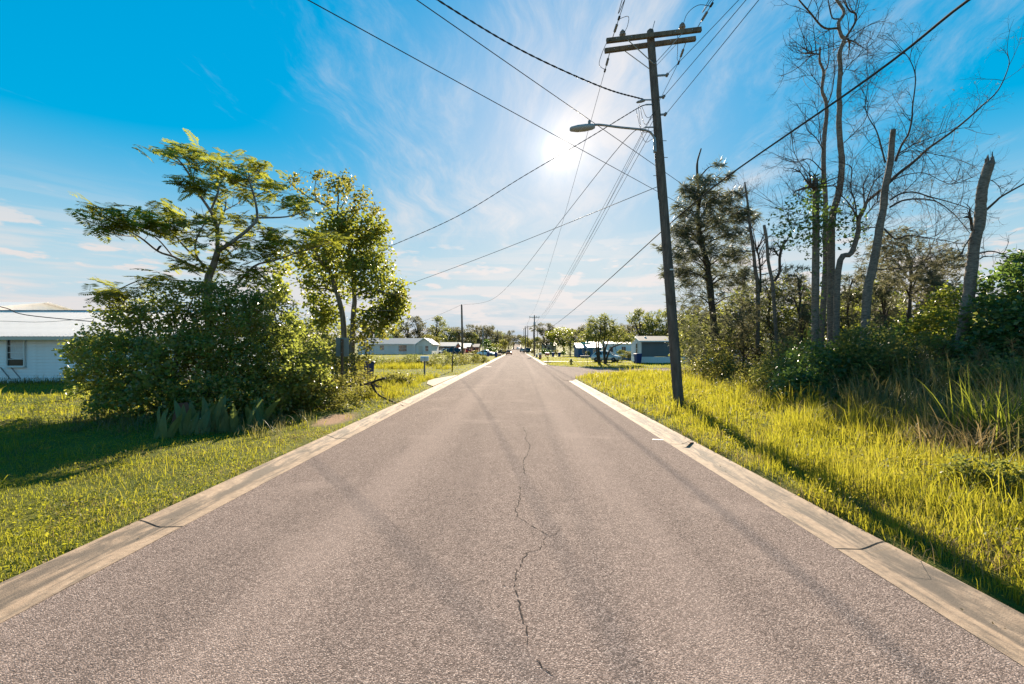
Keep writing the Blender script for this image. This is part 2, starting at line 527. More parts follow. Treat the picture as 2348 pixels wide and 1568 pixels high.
def make_ground():
    xs = axis([(-4000, -300, 12), (-300, -60, 20), (-60, -14, 40), (-14, -4.9, 34), (-4.9, -4.1, 12), (-4.1, 3.5, 8), (3.5, 4.3, 12), (4.3, 16, 44), (16, 60, 40), (60, 300, 20), (300, 4000, 12)])
    ys = axis([(-60, 0, 20), (0, 26, 80), (26, 60, 100), (60, 160, 40), (160, 800, 50), (800, 6000, 16)])
    X, Y = np.meshgrid(xs, ys)
    Z = ground_z(X, Y)
    V = np.stack([X, Y, Z], -1).reshape(-1, 3)
    nx = len(xs); ny = len(ys)
    i = np.arange(nx - 1)[None, :] + nx * np.arange(ny - 1)[:, None]
    i = i.ravel()
    T = np.concatenate([np.stack([i, i + 1, i + nx + 1], 1), np.stack([i, i + nx + 1, i + nx], 1)])
    m, k, b, out = newmat('ground_turf')
    tc = k.new('ShaderNodeTexCoord').outputs['Object']
    n1 = k.noise(tc, 0.35, 6, 0.6); n2 = k.noise(tc, 5.0, 6, 0.65); n3 = k.noise(tc, 40.0, 3, 0.6)
    c = k.ramp(n1, [(0.35, (0.085, 0.105, 0.018)), (0.55, (0.13, 0.135, 0.022)), (0.72, (0.19, 0.16, 0.03))])
    c = k.mix(k.maprange(n2, 0.5, 0.72, 0, 0.6), c, (0.075, 0.055, 0.03, 1))
    c = k.mix(k.maprange(n3, 0.4, 0.7, 0, 0.35), c, (0.05, 0.06, 0.014, 1))
    # bare sandy patch beside the snake plants
    sub = k.vmath('SUBTRACT', tc, (-4.95, 12.4, 0.0))
    r = k.vmath('LENGTH', k.mapping(sub, scale=(1.4, 0.55, 0.2)), out=1)
    c = k.mix(k.maprange(k.math('ADD', r, k.math('MULTIPLY', n2, 0.5)), 1.0, 0.6), c, (0.30, 0.19, 0.12, 1))
    k.l.new(c, b.inputs['Base Color']); b.inputs['Roughness'].default_value = 0.95
    b.inputs['Specular IOR Level'].default_value = 0.1
    bn = k.new('ShaderNodeBump'); bn.inputs['Strength'].default_value = 0.9; bn.inputs['Distance'].default_value = 0.05
    k.l.new(k.noise(tc, 25, 5, 0.7), bn.inputs['Height']); k.l.new(bn.outputs[0], b.inputs['Normal'])
    return obj_np('ground', V, T, m, smooth=True, kind='structure')


def asphalt_mat():
    m, k, b, out = newmat('asphalt')
    tc = k.new('ShaderNodeTexCoord').outputs['Object']
    sp = k.new('ShaderNodeSeparateXYZ'); k.l.new(tc, sp.inputs[0])
    vo = k.new('ShaderNodeTexVoronoi'); vo.inputs['Scale'].default_value = 105.0
    k.l.new(tc, vo.inputs['Vector'])
    hsv = k.new('ShaderNodeSeparateColor'); k.l.new(vo.outputs['Color'], hsv.inputs[0])
    stone = k.ramp(hsv.outputs[0], [(0.0, (0.05, 0.039, 0.035)), (0.35, (0.175, 0.133, 0.118)), (0.7, (0.34, 0.26, 0.228)), (0.96, (0.50, 0.39, 0.345)), (1.0, (0.66, 0.55, 0.49))])
    gap = k.maprange(vo.outputs['Distance'], 0.30, 0.62)
    c = k.mix(k.math('MULTIPLY', gap, 0.6), stone, (0.035, 0.03, 0.03, 1))
    # fine second generation of grit
    g2 = k.noise(tc, 210.0, 2, 0.7)
    c = k.mix(k.maprange(g2, 0.35, 0.7, 0, 0.45), c, (0.33, 0.25, 0.215, 1))
    # lane wear stretched along the road, patches, drips
    lane = k.noise(k.mapping(tc, scale=(1.0, 0.07, 1.0)), 0.9, 5, 0.6)
    c = k.mix(k.maprange(lane, 0.45, 0.75, 0, 0.24), c, (0.06, 0.05, 0.048, 1))
    mid = k.noise(tc, 7.0, 7, 0.7)
    c = k.mix(k.maprange(mid, 0.5, 0.72, 0, 0.30), c, (0.075, 0.06, 0.056, 1))
    # paler worn wheel tracks
    tr = k.math('ABSOLUTE', k.math('SUBTRACT', k.math('ABSOLUTE', k.math('ADD', sp.outputs[0], 0.3)), 1.55))
    c = k.mix(k.math('MULTIPLY', k.maprange(tr, 0.55, 0.1), k.maprange(lane, 0.35, 0.6, 0.03, 0.2)), c, (0.42, 0.325, 0.285, 1))
    big = k.noise(tc, 0.55, 6, 0.6)
    c = k.mix(k.maprange(big, 0.52, 0.75, 0, 0.35), c, (0.36, 0.28, 0.245, 1))
    pat = k.noise(k.mapping(tc, scale=(1, 0.5, 1)), 1.9, 7, 0.65)
    c = k.mix(k.maprange(pat, 0.60, 0.74, 0, 0.40), c, (0.05, 0.045, 0.046, 1))
    k.l.new(c, b.inputs['Base Color'])
    b.inputs['Roughness'].default_value = 1.0
    b.inputs['Specular IOR Level'].default_value = 0.03
    bn = k.new('ShaderNodeBump'); bn.inputs['Strength'].default_value = 0.6; bn.inputs['Distance'].default_value = 0.006
    h = k.math('ADD', k.math('MULTIPLY', vo.outputs['Distance'], -1.0), k.math('MULTIPLY', g2, 0.4))
    k.l.new(h, bn.inputs['Height']); k.l.new(bn.outputs[0], b.inputs['Normal'])
    return m


def concrete_mat():
    m, k, b, out = newmat('concrete')
    tc = k.new('ShaderNodeTexCoord')
    o = k.new('ShaderNodeNewGeometry').outputs['Position']
    n1 = k.noise(o, 14.0, 8, 0.65); n2 = k.noise(o, 90.0, 3, 0.6)
    c = k.ramp(n1, [(0.3, (0.27, 0.185, 0.125)), (0.55, (0.37, 0.262, 0.18)), (0.8, (0.46, 0.34, 0.24))])
    c = k.mix(k.maprange(n2, 0.42, 0.68, 0, 0.4), c, (0.24, 0.185, 0.145, 1))
    n4 = k.noise(o, 4.0, 8, 0.7)
    c = k.mix(k.maprange(n4, 0.46, 0.68, 0, 0.62), c, (0.17, 0.125, 0.09, 1))
    st = k.noise(k.mapping(o, scale=(2.6, 0.30, 1)), 3.0, 9, 0.7, 0.4)
    sep = k.new('ShaderNodeSeparateXYZ'); k.l.new(tc.outputs['Object'], sep.inputs[0])
    # grime gathers in the channel where the slab turns up
    ch = k.math('ABSOLUTE', k.math('SUBTRACT', sep.outputs[0], 0.29))
    w = k.maprange(ch, 0.22, 0.02, 0.0, 1.0)
    gr = k.math('MULTIPLY', k.maprange(k.math('ADD', st, k.math('MULTIPLY', w, 0.13)), 0.49, 0.70), 0.85)
    c = k.mix(gr, c, (0.075, 0.062, 0.052, 1))
    k.l.new(c, b.inputs['Base Color']); b.inputs['Roughness'].default_value = 0.85
    b.inputs['Specular IOR Level'].default_value = 0.25
    bn = k.new('ShaderNodeBump'); bn.inputs['Strength'].default_value = 0.5; bn.inputs['Distance'].default_value = 0.006
    k.l.new(n2, bn.inputs['Height']); k.l.new(bn.outputs[0], b.inputs['Normal'])
    return m


M['asphalt'] = asphalt_mat()
M['concrete'] = concrete_mat()
M['crack'] = plain('crack', (0.045, 0.036, 0.033), 0.95, 0.5, 60, 0, 0, 0.05)
M['paint_mark'] = plain('paint_mark', (0.62, 0.60, 0.56), 0.7, 0.12, 20)
GROUND = make_ground()


def make_road():
    xs = np.linspace(XL, XR, 13); ys = axis([(-40, 60, 51), (60, 160, 26), (160, 800, 81), (800, 2500, 9)])
    X, Y = np.meshgrid(xs, ys)
    c = (XL + XR) / 2; hw = (XR - XL) / 2
    Z = base_z(Y) + 0.035 * (1 - ((X - c) / hw) ** 2)
    V = np.stack([X, Y, Z], -1).reshape(-1, 3)
    nx = len(xs); ny = len(ys)
    i = (np.arange(nx - 1)[None, :] + nx * np.arange(ny - 1)[:, None]).ravel()
    T = np.concatenate([np.stack([i, i + 1, i + nx + 1], 1), np.stack([i, i + nx + 1, i + nx], 1)])
    return obj_np('road', V, T, M['asphalt'], smooth=True, kind='structure')


ROAD = make_road()


def road_z(x, y):
    c = (XL + XR) / 2; hw = (XR - XL) / 2
    return float(base_z(y)) + 0.035 * (1 - ((x - c) / hw) ** 2)


def make_side_street():
    pts = [(XR - 0.25, SY1 - RN - 0.3), (XRK - 0.02, SY1 - RN)]
    for a in np.linspace(0, 90, 13):
        pts.append((XRK + RN - RN * math.cos(math.radians(a)), SY1 - RN + RN * math.sin(math.radians(a))))
    pts += [(70, SY1), (70, SY2)]
    for a in np.linspace(90, 0, 13):
        pts.append((XRK + RF - RF * math.cos(math.radians(a)), SY2 + RF - RF * math.sin(math.radians(a))))
    pts += [(XRK - 0.02, SY2 + RF), (XR - 0.25, SY2 + RF + 0.3)]
    mb = MB()
    mb.add([(x, y, 0.016) for x, y in pts], [tuple(range(len(pts)))])
    return mb.build('side_street', M['asphalt'], kind='structure')


make_side_street()

KPROF = [(0.0, 0.002), (0.25, -0.004), (0.30, 0.010), (0.42, 0.060), (0.47, 0.072), (0.50, 0.066), (0.50, -0.2), (0.0, -0.2)]


def kerb_mesh(length, sx):
    mb = MB()
    ys = [0.006, 0.016] + list(np.linspace(0.4, length - 0.4, max(2, int(length)))) + [length - 0.016, length - 0.006]
    rings = []
    for i, y in enumerate(ys):
        dz = -0.012 if i in (0, len(ys) - 1) else 0.0
        rings.append([(x, y, z + (dz if z > -0.1 else 0)) for x, z in KPROF])
    mb.loft(rings, caps=True)
    return mb.mesh('kerb_slab', M['concrete'])


def make_kerbs():
    for side, x0, gaps, first in (('left', XL, [], 0.1), ('right', XR, [(SY1 - RN, SY2 + RF)], -0.46)):
        root = empty('kerb_' + side, (x0, 0, 0), kind='structure')
        me = kerb_mesh(5.0, 1)
        y = first - 15.0
        spans = [(y, 28.6), (55.5, 700.0)] if side == 'right' else [(y, 700.0)]
        for a, b in spans:
            t = a
            while t < b - 0.3:
                L = 5.0 if t < 70 else 20.0
                L = min(L, b - t)
                m = me if abs(L - 5.0) < 1e-6 else kerb_mesh(L, 1)
                o = bpy.data.objects.new('kerb_slab', m)
                link(o, root)
                o.scale = (-1 if side == 'left' else 1, 1, 1)
                o.location = (0, t, float(base_z(t)) + random.uniform(-0.004, 0.004))
                if t > 170:
                    o.rotation_euler = (math.atan2(float(base_z(t + L) - base_z(t)), L), 0, 0)
                t += L


make_kerbs()


def slab(name, poly, z=0.02, th=0.12, mat='concrete', parent=None, **kw):
    mb = MB(); mb.prism(poly, z - th, z)
    return mb.build(name, M[mat], parent, **kw)


# driveway aprons and paths
slab('driveway_apron', [(-4.27, 23.0), (-4.27, 33.0), (-4.75, 31.0), (-5.25, 28.6), (-5.3, 27.0), (-4.9, 24.6)], 0.10, kind='structure')
slab('driveway_path', [(XRK + 0.01, 62.0), (XRK + 0.01, 67.2), (4.6, 66.0), (28.0, 65.5), (28.0, 63.0), (4.6, 63.0)], 0.165, kind='structure')
slab('driveway_far', [(XRK + 0.01, 104.0), (XRK + 0.01, 112.0), (5.0, 111.0), (24, 110.5), (24, 105), (5.0, 105)], 0.165, kind='structure')
slab('driveway_left', [(-4.27, 118.5), (-4.27, 124.0), (-9.0, 123.5), (-28.0, 124.0), (-28.0, 119.4), (-9.0, 119.0)], 0.60, 0.7, kind='structure')


# cracks in the asphalt, following the photograph
def crack(pts, w0, w1, seed):
    r = random.Random(seed)
    path = []
    for (x0, y0), (x1, y1) in zip(pts[:-1], pts[1:]):
        n = max(2, int(math.hypot(x1 - x0, y1 - y0) / 0.035))
        for i in range(n):
            t = i / n
            path.append((x0 + (x1 - x0) * t + r.gauss(0, 0.008), y0 + (y1 - y0) * t + r.gauss(0, 0.010)))
    path.append(pts[-1])
    V = []; Fs = []
    for i, (x, y) in enumerate(path):
        t = i / (len(path) - 1)
        w = (w0 + (w1 - w0) * t) * r.uniform(0.45, 1.5) * (0.25 if i in (0, len(path) - 1) else 1)
        w *= 0.5
        V += [(x - w / 2, y, road_z(x, y) + 0.0035), (x + w / 2, y + r.gauss(0, 0.004), road_z(x, y) + 0.0035)]
    for i in range(len(path) - 1):
        if r.random() < 0.13: continue
        Fs.append((2 * i, 2 * i + 1, 2 * i + 3, 2 * i + 2))
    mb = MB(); mb.add(V, Fs)
    return mb.build('road_crack', M['crack'], ROAD)


def CR(cx, cy):
    return G((1500 + .6793 * cx) / 1.636, (1500 + .6793 * cy) / 1.636)


crack([CR(*p) for p in [(860, 1566), (770, 1480), (725, 1430), (700, 1370), (695, 1280), (670, 1220), (655, 1150), (640, 1080), (630, 1030)]], 0.018, 0.020, 1)
crack([CR(*p) for p in [(630, 1030), (650, 960), (690, 890), (720, 855), (790, 830), (800, 790), (825, 768)]], 0.020, 0.018, 2)
crack([CR(*p) for p in [(825, 768), (780, 745), (720, 705), (650, 660), (640, 620), (660, 560), (665, 510), (655, 490)]], 0.018, 0.020, 3)
crack([CR(*p) for p in [(687, 430), (684, 390), (680, 350), (710, 295), (718, 262), (690, 222), (700, 200), (680, 160)]], 0.024, 0.022, 4)
crack([CR(*p) for p in [(630, 1040), (560, 1045), (500, 1030), (440, 1020), (395, 1022), (300, 1030)]], 0.020, 0.007, 5)
crack([CR(*p) for p in [(825, 768), (870, 755), (882, 735), (890, 712)]], 0.014, 0.007, 6)
crack([CR(*p) for p in [(500, 392), (540, 390), (600, 389), (668, 395)]], 0.012, 0.018, 7)


def mark(poly):
    mb = MB(); mb.add([(x, y, road_z(x, y) + 0.004) for x, y in poly], [tuple(range(len(poly)))])
    return mb.build('paint_mark', M['paint_mark'], ROAD)


gx, gy = G(1118, 841)
mark([(gx - .35, gy - .25), (gx + .38, gy - .22), (gx + .4, gy + .22), (gx - .33, gy + .25)])
gx, gy = G(1507, 1008)
mark([(gx - .12, gy - .02), (gx + .10, gy - .05), (gx + .14, gy + .03), (gx - .10, gy + .05)])


# ------------------------------------------------------------------ grass
def blades(x, y, z, h, w, lean=0.35, r=rng, curl=0.5):
    """bent grass blades: 5 points, 3 triangles each"""
    n = len(x)
    a = r.uniform(0, 2 * np.pi, n); la = r.uniform(0, 2 * np.pi, n)
    l = np.abs(r.normal(0, lean, n)) * h
    dx, dy = np.cos(a) * w / 2, np.sin(a) * w / 2
    lx, ly = np.cos(la) * l, np.sin(la) * l
    V = np.empty((n, 5, 3), np.float32)
    V[:, 0] = np.stack([x - dx, y - dy, z - 0.01], 1); V[:, 1] = np.stack([x + dx, y + dy, z - 0.01], 1)
    mx, my, mz = x + lx * 0.38, y + ly * 0.38, z + h * 0.6
    V[:, 2] = np.stack([mx - dx * .8, my - dy * .8, mz], 1); V[:, 3] = np.stack([mx + dx * .8, my + dy * .8, mz], 1)
    tz = z + h * (1 - curl * np.clip(l / np.maximum(h, 1e-3), 0, 1.2) ** 2)
    V[:, 4] = np.stack([x + lx * 1.15, y + ly * 1.15, tz], 1)
    b = (5 * np.arange(n))[:, None]
    T = np.concatenate([b + np.array([[0, 1, 3]]), b + np.array([[0, 3, 2]]), b + np.array([[2, 3, 4]])])
    return V.reshape(-1, 3), T


def scatter(x0, x1, y0, y1, dens, keep, seed):
    """random ground points; dens per square metre falls off with distance"""
    r = np.random.default_rng(seed)
    out = []
    ye = y0
    while ye < y1:
        step = max(1.0, ye * 0.12); yb = min(y1, ye + step)
        mid = 0.5 * (ye + yb)
        lo = max(x0, -1.22 * yb - 1.5); hi = min(x1, 1.22 * yb + 1.5)
        if hi > lo:
            n = int((hi - lo) * (yb - ye) * dens(mid))
            if n > 0:
                out.append(np.stack([r.uniform(lo, hi, n), r.uniform(ye, yb, n)], 1))
        ye = yb
    q = np.concatenate(out) if out else np.zeros((0, 2))
    return q[keep(q[:, 0], q[:, 1])]


def patch(x, y, s, o=0.0):
    return 0.5 + 0.25 * (np.sin(x * s + o + 1.3 * np.sin(y * s * .8 + o)) + np.sin(y * s * 1.1 - o + 1.1 * np.sin(x * s * 1.7)))


def in_left_apron(x, y):
    return (x > -5.35) & (x < -4.3) & (y > 23.5) & (y < 32.5)


def in_drive(x, y):
    a = (x > 3) & (x < 28) & (y > 62.8) & (y < 65.8)
    return a | ((x > 3) & (x < 24) & (y > 104.8) & (y < 111)) | ((x < -4) & (x > -28) & (y > 119) & (y < 124))


def bare(x, y):
    return ((x + 4.95) / 0.55) ** 2 + ((y - 12.4) / 1.3) ** 2 < 1


def grass_layer(name, q, hf, wf, mat, lean, label, seed, curl=0.5):
    r = np.random.default_rng(seed)
    x, y = q[:, 0], q[:, 1]
    V, T = blades(x, y, ground_z(x, y), hf(x, y, r), wf(x, y, r), lean, r, curl)
    return obj_np(name, V, T, M[mat], kind='stuff', label=label, cat='grass')


falloff = lambda d0, y0, p: (lambda y: d0 * min(1.0, (y0 / y)) ** p)
wide = lambda base: (lambda x, y, r: base * np.maximum(1.0, y / 7.0) * r.uniform(.6, 1.3, len(x)))

# mown lawn on the left
q = scatter(-60, XLK, 2.0, 125, falloff(1700, 4.6, 1.95), lambda x, y: (pave_d(x, y) > -0.04 + 0.10 * patch(x, y, 3.0)) & ~in_left_apron(x, y) & ~in_drive(x, y) & ~bare(x, y), 21)
grass_layer('lawn_grass', q, lambda x, y, r: r.uniform(.025, .065, len(x)) * (0.5 + 1.0 * patch(x, y, 1.7)) * np.where(y > 30, 1.7, 1.0) * np.where((y > 17) & (y < 30), 2.3, 1.0),
            wide(0.0065), 'lawn_blade', 0.7, 'short yellow green lawn left of the road', 31)
# longer tufts standing out of the left lawn
q = scatter(-30, XLK - .2, 2.0, 30, falloff(60, 6, 1.2), lambda x, y: (pave_d(x, y) > 0.1) & (patch(x, y, 2.3, 1.0) > 0.60) & ~in_left_apron(x, y), 22)
grass_layer('lawn_tuft', q, lambda x, y, r: r.uniform(.10, .24, len(x)) * np.where(y > 16, 1.7, 1), wide(0.008), 'rough_blade', 0.6, 'longer grass tufts standing out of the left lawn', 32)
# unmown verge on the right, before the side street
q = scatter(XRK, 45, 1.5, SY1, falloff(1200, 5.0, 1.72), lambda x, y: pave_d(x, y) > 0.10 - 0.26 * patch(x, y, 2.6) * patch(x, y, 6.3, 1.0) * 1.6, 23)
grass_layer('verge_grass', q, lambda x, y, r: r.uniform(.10, .33, len(x)) * (0.35 + 1.1 * patch(x, y, 1.5, 2.0) * patch(x, y, 4.1, .5) * 1.7) * (0.7 + 0.35 * sstep(0, 1.0, pave_d(x, y)) + 0.6 * sstep(1.0, 3.0, pave_d(x, y))),
            wide(0.0075), 'rough_blade', 0.45, 'unmown yellow green grass on the right verge', 33)
q = scatter(XRK + .3, 40, 1.5, SY1 - 1, falloff(120, 6, 1.1), lambda x, y: (pave_d(x, y) > 0.5) & (patch(x, y, 1.9, 3.0) > 0.42), 24)
grass_layer('verge_tuft', q, lambda x, y, r: r.uniform(.25, .55, len(x)), wide(0.009), 'rough_blade', 0.55, 'taller loose grass standing in the right verge', 34, 0.8)
q = scatter(XRK, 40, 1.5, SY1 - 1, falloff(300, 5, 1.5), lambda x, y: (pave_d(x, y) > -.05) & (patch(x, y, 2.9, 5.0) > 0.5), 26)
grass_layer('verge_thatch', q, lambda x, y, r: r.uniform(.06, .26, len(x)), wide(0.006), 'dry_grass', 0.9, 'dry straw coloured grass among the right verge', 36, 0.9)
q = scatter(-40, XLK, 2, 40, falloff(260, 5, 1.6), lambda x, y: (pave_d(x, y) > -.04) & (patch(x, y, 2.1, 4.0) > 0.55) & ~in_left_apron(x, y), 27)
grass_layer('lawn_thatch', q, lambda x, y, r: r.uniform(.03, .09, len(x)), wide(0.006), 'dry_grass', 1.1, 'dry straw coloured grass in the left lawn', 37, 0.9)
# mown lawns beyond the side street
q = scatter(XRK, 60, SY2, 130, falloff(34, 45, 1.9), lambda x, y: (pave_d(x, y) > 0.05) & ~in_drive(x, y), 25)
grass_layer('far_lawn_grass', q, lambda x, y, r: r.uniform(.06, .14, len(x)), lambda x, y, r: r.uniform(.03, .07, len(x)), 'lawn_blade', 0.6, 'mown lawns beyond the side street', 35)
# ------------------------------------------------------------------ vegetation helpers
class TB:
    """numpy triangle collector"""
    def __init__(s):
        s.V = []; s.T = []; s.n = 0
    def add(s, V, T):
        s.V.append(np.asarray(V, np.float32)); s.T.append(np.asarray(T, np.int64) + s.n); s.n += len(V)
        return s
    def arrays(s):
        return np.concatenate(s.V), np.concatenate(s.T)
    def tube(s, pts, rad, n=6, cap=True):
        pts = np.asarray(pts, float); m = len(pts)
        rad = np.full(m, rad) if np.isscalar(rad) else np.asarray(rad, float)
        t = np.gradient(pts, axis=0); t /= np.linalg.norm(t, axis=1)[:, None] + 1e-9
        ref = np.array([0.31, 0.95, 0.05]) if abs(t[:, 1]).mean() < .8 else np.array([1., 0, 0.1])
        u = np.cross(t, ref); u /= np.linalg.norm(u, axis=1)[:, None] + 1e-9
        w = np.cross(t, u)
        a = np.linspace(0, 2 * np.pi, n, endpoint=False)
        V = pts[:, None, :] + rad[:, None, None] * (np.cos(a)[None, :, None] * u[:, None, :] + np.sin(a)[None, :, None] * w[:, None, :])
        V = V.reshape(-1, 3)
        i = np.arange(m - 1)[:, None] * n; j = np.arange(n)[None, :]; jn = (j + 1) % n
        T = np.concatenate([np.stack([i + j, i + jn, i + n + jn], -1).reshape(-1, 3), np.stack([i + j, i + n + jn, i + n + j], -1).reshape(-1, 3)])
        if cap:
            V = np.concatenate([V, pts[-1:] + t[-1:] * rad[-1] * 0.3])
            k = (m - 1) * n
            T = np.concatenate([T, np.stack([k + j[0], k + jn[0], np.full(n, m * n)], 1)])
        return s.add(V, T)
    def build(s, name, mat, parent=None, off=(0, 0, 0), smooth=True, **kw):
        V, T = s.arrays()
        return obj_np(name, V - np.asarray(off, np.float32), T, M[mat], parent, smooth=smooth, **kw)


def smooth_path(pts, n=4):
    """Catmull-Rom through the points"""
    p = np.asarray(pts, float)
    if len(p) < 3:
        return np.concatenate([p[0] + (p[1] - p[0]) * t for t in np.linspace(0, 1, n + 1)]).reshape(-1, p.shape[1])
    q = np.concatenate([[2 * p[0] - p[1]], p, [2 * p[-1] - p[-2]]])
    out = []
    for i in range(1, len(q) - 2):
        for t in np.linspace(0, 1, n, endpoint=False):
            a, b, c, d = q[i - 1], q[i], q[i + 1], q[i + 2]
            out.append(0.5 * (2 * b + (c - a) * t + (2 * a - 5 * b + 4 * c - d) * t * t + (3 * b - a - 3 * c + d) * t ** 3))
    out.append(p[-1])
    return np.array(out)


def unit(v):
    return v / (np.linalg.norm(v, axis=-1, keepdims=True) + 1e-9)


def leaves(c, L, r, aspect=0.28, fold=0.3, droop=0.15, flat=0.0):
    """folded diamond leaves; c (N,3) centres, L (N,) lengths"""
    n = len(c); L = np.broadcast_to(np.asarray(L, float), (n,))
    d = r.normal(0, 1, (n, 3)); d[:, 2] = d[:, 2] * 0.6 - droop; d = unit(d)
    nn = r.normal(0, 1, (n, 3)); nn[:, 2] = np.abs(nn[:, 2]) + flat
    s = unit(np.cross(d, nn)); nv = np.cross(s, d)
    W = (L * aspect)[:, None]
    V = np.empty((n, 4, 3), np.float32)
    V[:, 0] = c - d * L[:, None] * .5; V[:, 2] = c + d * L[:, None] * .5
    V[:, 1] = c + s * W + nv * W * fold; V[:, 3] = c - s * W + nv * W * fold
    b = (4 * np.arange(n))[:, None]
    T = np.concatenate([b + np.array([[0, 1, 2]]), b + np.array([[0, 2, 3]])])
    return V.reshape(-1, 3), T


def in_lobe(n, c, rad, r, shell=0.55):
    """points in an ellipsoid, denser towards the outside"""
    d = unit(r.normal(0, 1, (n, 3)))
    t = r.uniform(0, 1, n) ** (1 / 3.0)
    t = shell + (1 - shell) * t if False else np.where(r.uniform(0, 1, n) < 0.7, shell + (1.02 - shell) * t, t)
    return np.asarray(c) + d * t[:, None] * np.asarray(rad)


def clumped(lobes, per_clump, sig, r, dens=1.0):
    """lobes: (c, rad, n_clumps). returns leaf centres in clumps"""
    out = []
    for c, rad, n in lobes:
        k = in_lobe(max(1, int(n * dens)), c, rad, r)
        m = np.maximum(1, r.poisson(per_clump, len(k)))
        pts = np.repeat(k, m, axis=0)
        out.append(pts + r.normal(0, 1, pts.shape) * sig)
    return np.concatenate(out)


def tufts(c, L, r, k=9, w=0.012, up=0.2, spread=1.0):
    """needle tufts: k thin blades radiating from every centre"""
    n = len(c)
    base = np.repeat(c, k, axis=0)
    main = np.repeat(unit(r.normal(0, 1, (n, 3)) + np.array([0, 0, up])), k, axis=0)
    d = unit(main + r.normal(0, 1, base.shape) * 0.55 * spread)
    LL = (np.broadcast_to(L, (n,)).repeat(k) * r.uniform(.6, 1.2, n * k))[:, None]
    s = unit(np.cross(d, r.normal(0, 1, base.shape))) * w
    mid = base + d * LL * .55
    tip = base + d * LL + np.array([0, 0, -0.12]) * LL
    V = np.stack([base - s * .5, base + s * .5, mid + s * .5, tip], 1).reshape(-1, 3)
    b = (4 * np.arange(n * k))[:, None]
    T = np.concatenate([b + np.array([[0, 1, 2]]), b + np.array([[0, 2, 3]])])
    return V, T


def twig(tb, p, d, L, rad, depth, r, curl=0.25, kids=4, up=0.12, ends=None, n=4):
    """curving bare twig with side twigs"""
    m = 5 if depth > 0 else 4
    pts = [np.asarray(p, float)]; dd = unit(np.asarray(d, float))
    bend = r.normal(0, curl, 3)
    for i in range(m):
        dd = unit(dd + bend / m + np.array([0, 0, up / m]) + r.normal(0, 0.06, 3))
        pts.append(pts[-1] + dd * L / m)
    pts = np.array(pts)
    tb.tube(pts, np.linspace(rad, rad * 0.35, len(pts)), 3 if rad < 0.012 else n, cap=False)
    if ends is not None and depth == 0: ends.append(pts[-1])
    if depth > 0:
        for q in range(kids):
            t = r.uniform(0.25, 1.0); i = min(int(t * m), m - 1)
            pp = pts[i] + (pts[i + 1] - pts[i]) * (t * m - i)
            ax = unit(pts[i + 1] - pts[i])
            nd = unit(ax * 0.75 + unit(r.normal(0, 1, 3)) * 0.8)
            twig(tb, pp, nd, L * r.uniform(.35, .65), rad * 0.5, depth - 1, r, curl * 1.2, kids, up, ends, n)
    return pts


def path3(pts, Y, dy=None):
    """photo polyline to world polyline at distance Y (dy: extra depth for each point)"""
    return np.array([P(x, y, Y + (dy[i] if dy is not None else 0)) for i, (x, y) in enumerate(pts)])


def C1(cx, cy): return (300 + .5537 * cx) / 1.636, (500 + .5537 * cy) / 1.636
def C8(cx, cy): return (2600 + .5741 * cx) / 1.636, (.5741 * cy) / 1.636
def C9(cx, cy): return (3000 + .4463 * cx) / 1.636, (400 + .4463 * cy) / 1.636
def C10(cx, cy): return (2450 + .3826 * cx) / 1.636, (500 + .3826 * cy) / 1.636
def C2(cx, cy): return (1000 + .287 * cx) / 1.636, (1100 + .287 * cy) / 1.636


def root_at(name, x, y, label, cat, group=None):
    return empty(name, (x, y, gz(x, y)), label=label, cat=cat, group=group)


def lobe(x, y, Y, rx, ry, n, rd=None, dY=0.0):
    """foliage lobe: photo centre and radii in photo pixels at distance Y"""
    s = (Y + dY) / F
    return (P(x, y, Y + dY), (rx * s, rd if rd else (rx + ry) * .5 * s, ry * s), n)


def shrub(name, lobes, per, sig, size, mat, label, cat='shrub', group=None, seed=1, stems=5, bark='bark_twig', droop=.15, aspect=.28, stem_r=.025):
    """leafy shrub: crown of small leaves on a fan of stems"""
    r = np.random.default_rng(seed)
    cs = np.array([l[0] for l in lobes]); cx, cy = cs[:, 0].mean(), cs[:, 1].mean()
    root = root_at(name, cx, cy, label, cat, group)
    off = np.array(root.location)
    c = clumped(lobes, per * 1.25, sig, r, 1.45)
    c = c[c[:, 2] > ground_z(c[:, 0], c[:, 1]) + 0.02]
    V, T = leaves(c, size * 1.12 * r.uniform(.6, 1.25, len(c)), r, aspect, droop=droop)
    obj_np('crown', V - off, T, M[mat], root, kind='stuff')
    tb = TB()
    for i in range(stems):
        l = lobes[i % len(lobes)]
        tip = in_lobe(1, l[0], l[1], r, .3)[0]
        b = np.array([cx + r.normal(0, .2), cy + r.normal(0, .2), off[2] - .05])
        mid = (b + tip) / 2 + np.array([r.normal(0, .15), r.normal(0, .15), .15 * abs(tip[2] - b[2])])
        pts = smooth_path([b, mid, tip], 4)
        tb.tube(pts, np.linspace(stem_r, stem_r * .35, len(pts)), 5)
        for q in range(3):
            twig(tb, pts[len(pts) // 2 + q], unit(r.normal(0, 1, 3) + [0, 0, .4]), 0.5 * np.linalg.norm(tip - b) * .5, stem_r * .4, 1, r, kids=3)
    tb.build('stem', bark, root, off)
    return root


# low broad leaved weeds creeping through the turf, and litter in the gutters
def weed_layer(name, q, zmax, size, mat, label, seed):
    r = np.random.default_rng(seed); x, y = q[:, 0], q[:, 1]
    V, T = leaves(np.stack([x, y, ground_z(x, y) + r.uniform(.005, zmax, len(x))], 1), size * np.maximum(1, y / 8) * r.uniform(.5, 1.4, len(x)), r, .36, flat=1.2)
    return obj_np(name, V, T, M[mat], kind='stuff', label=label, cat='weeds')


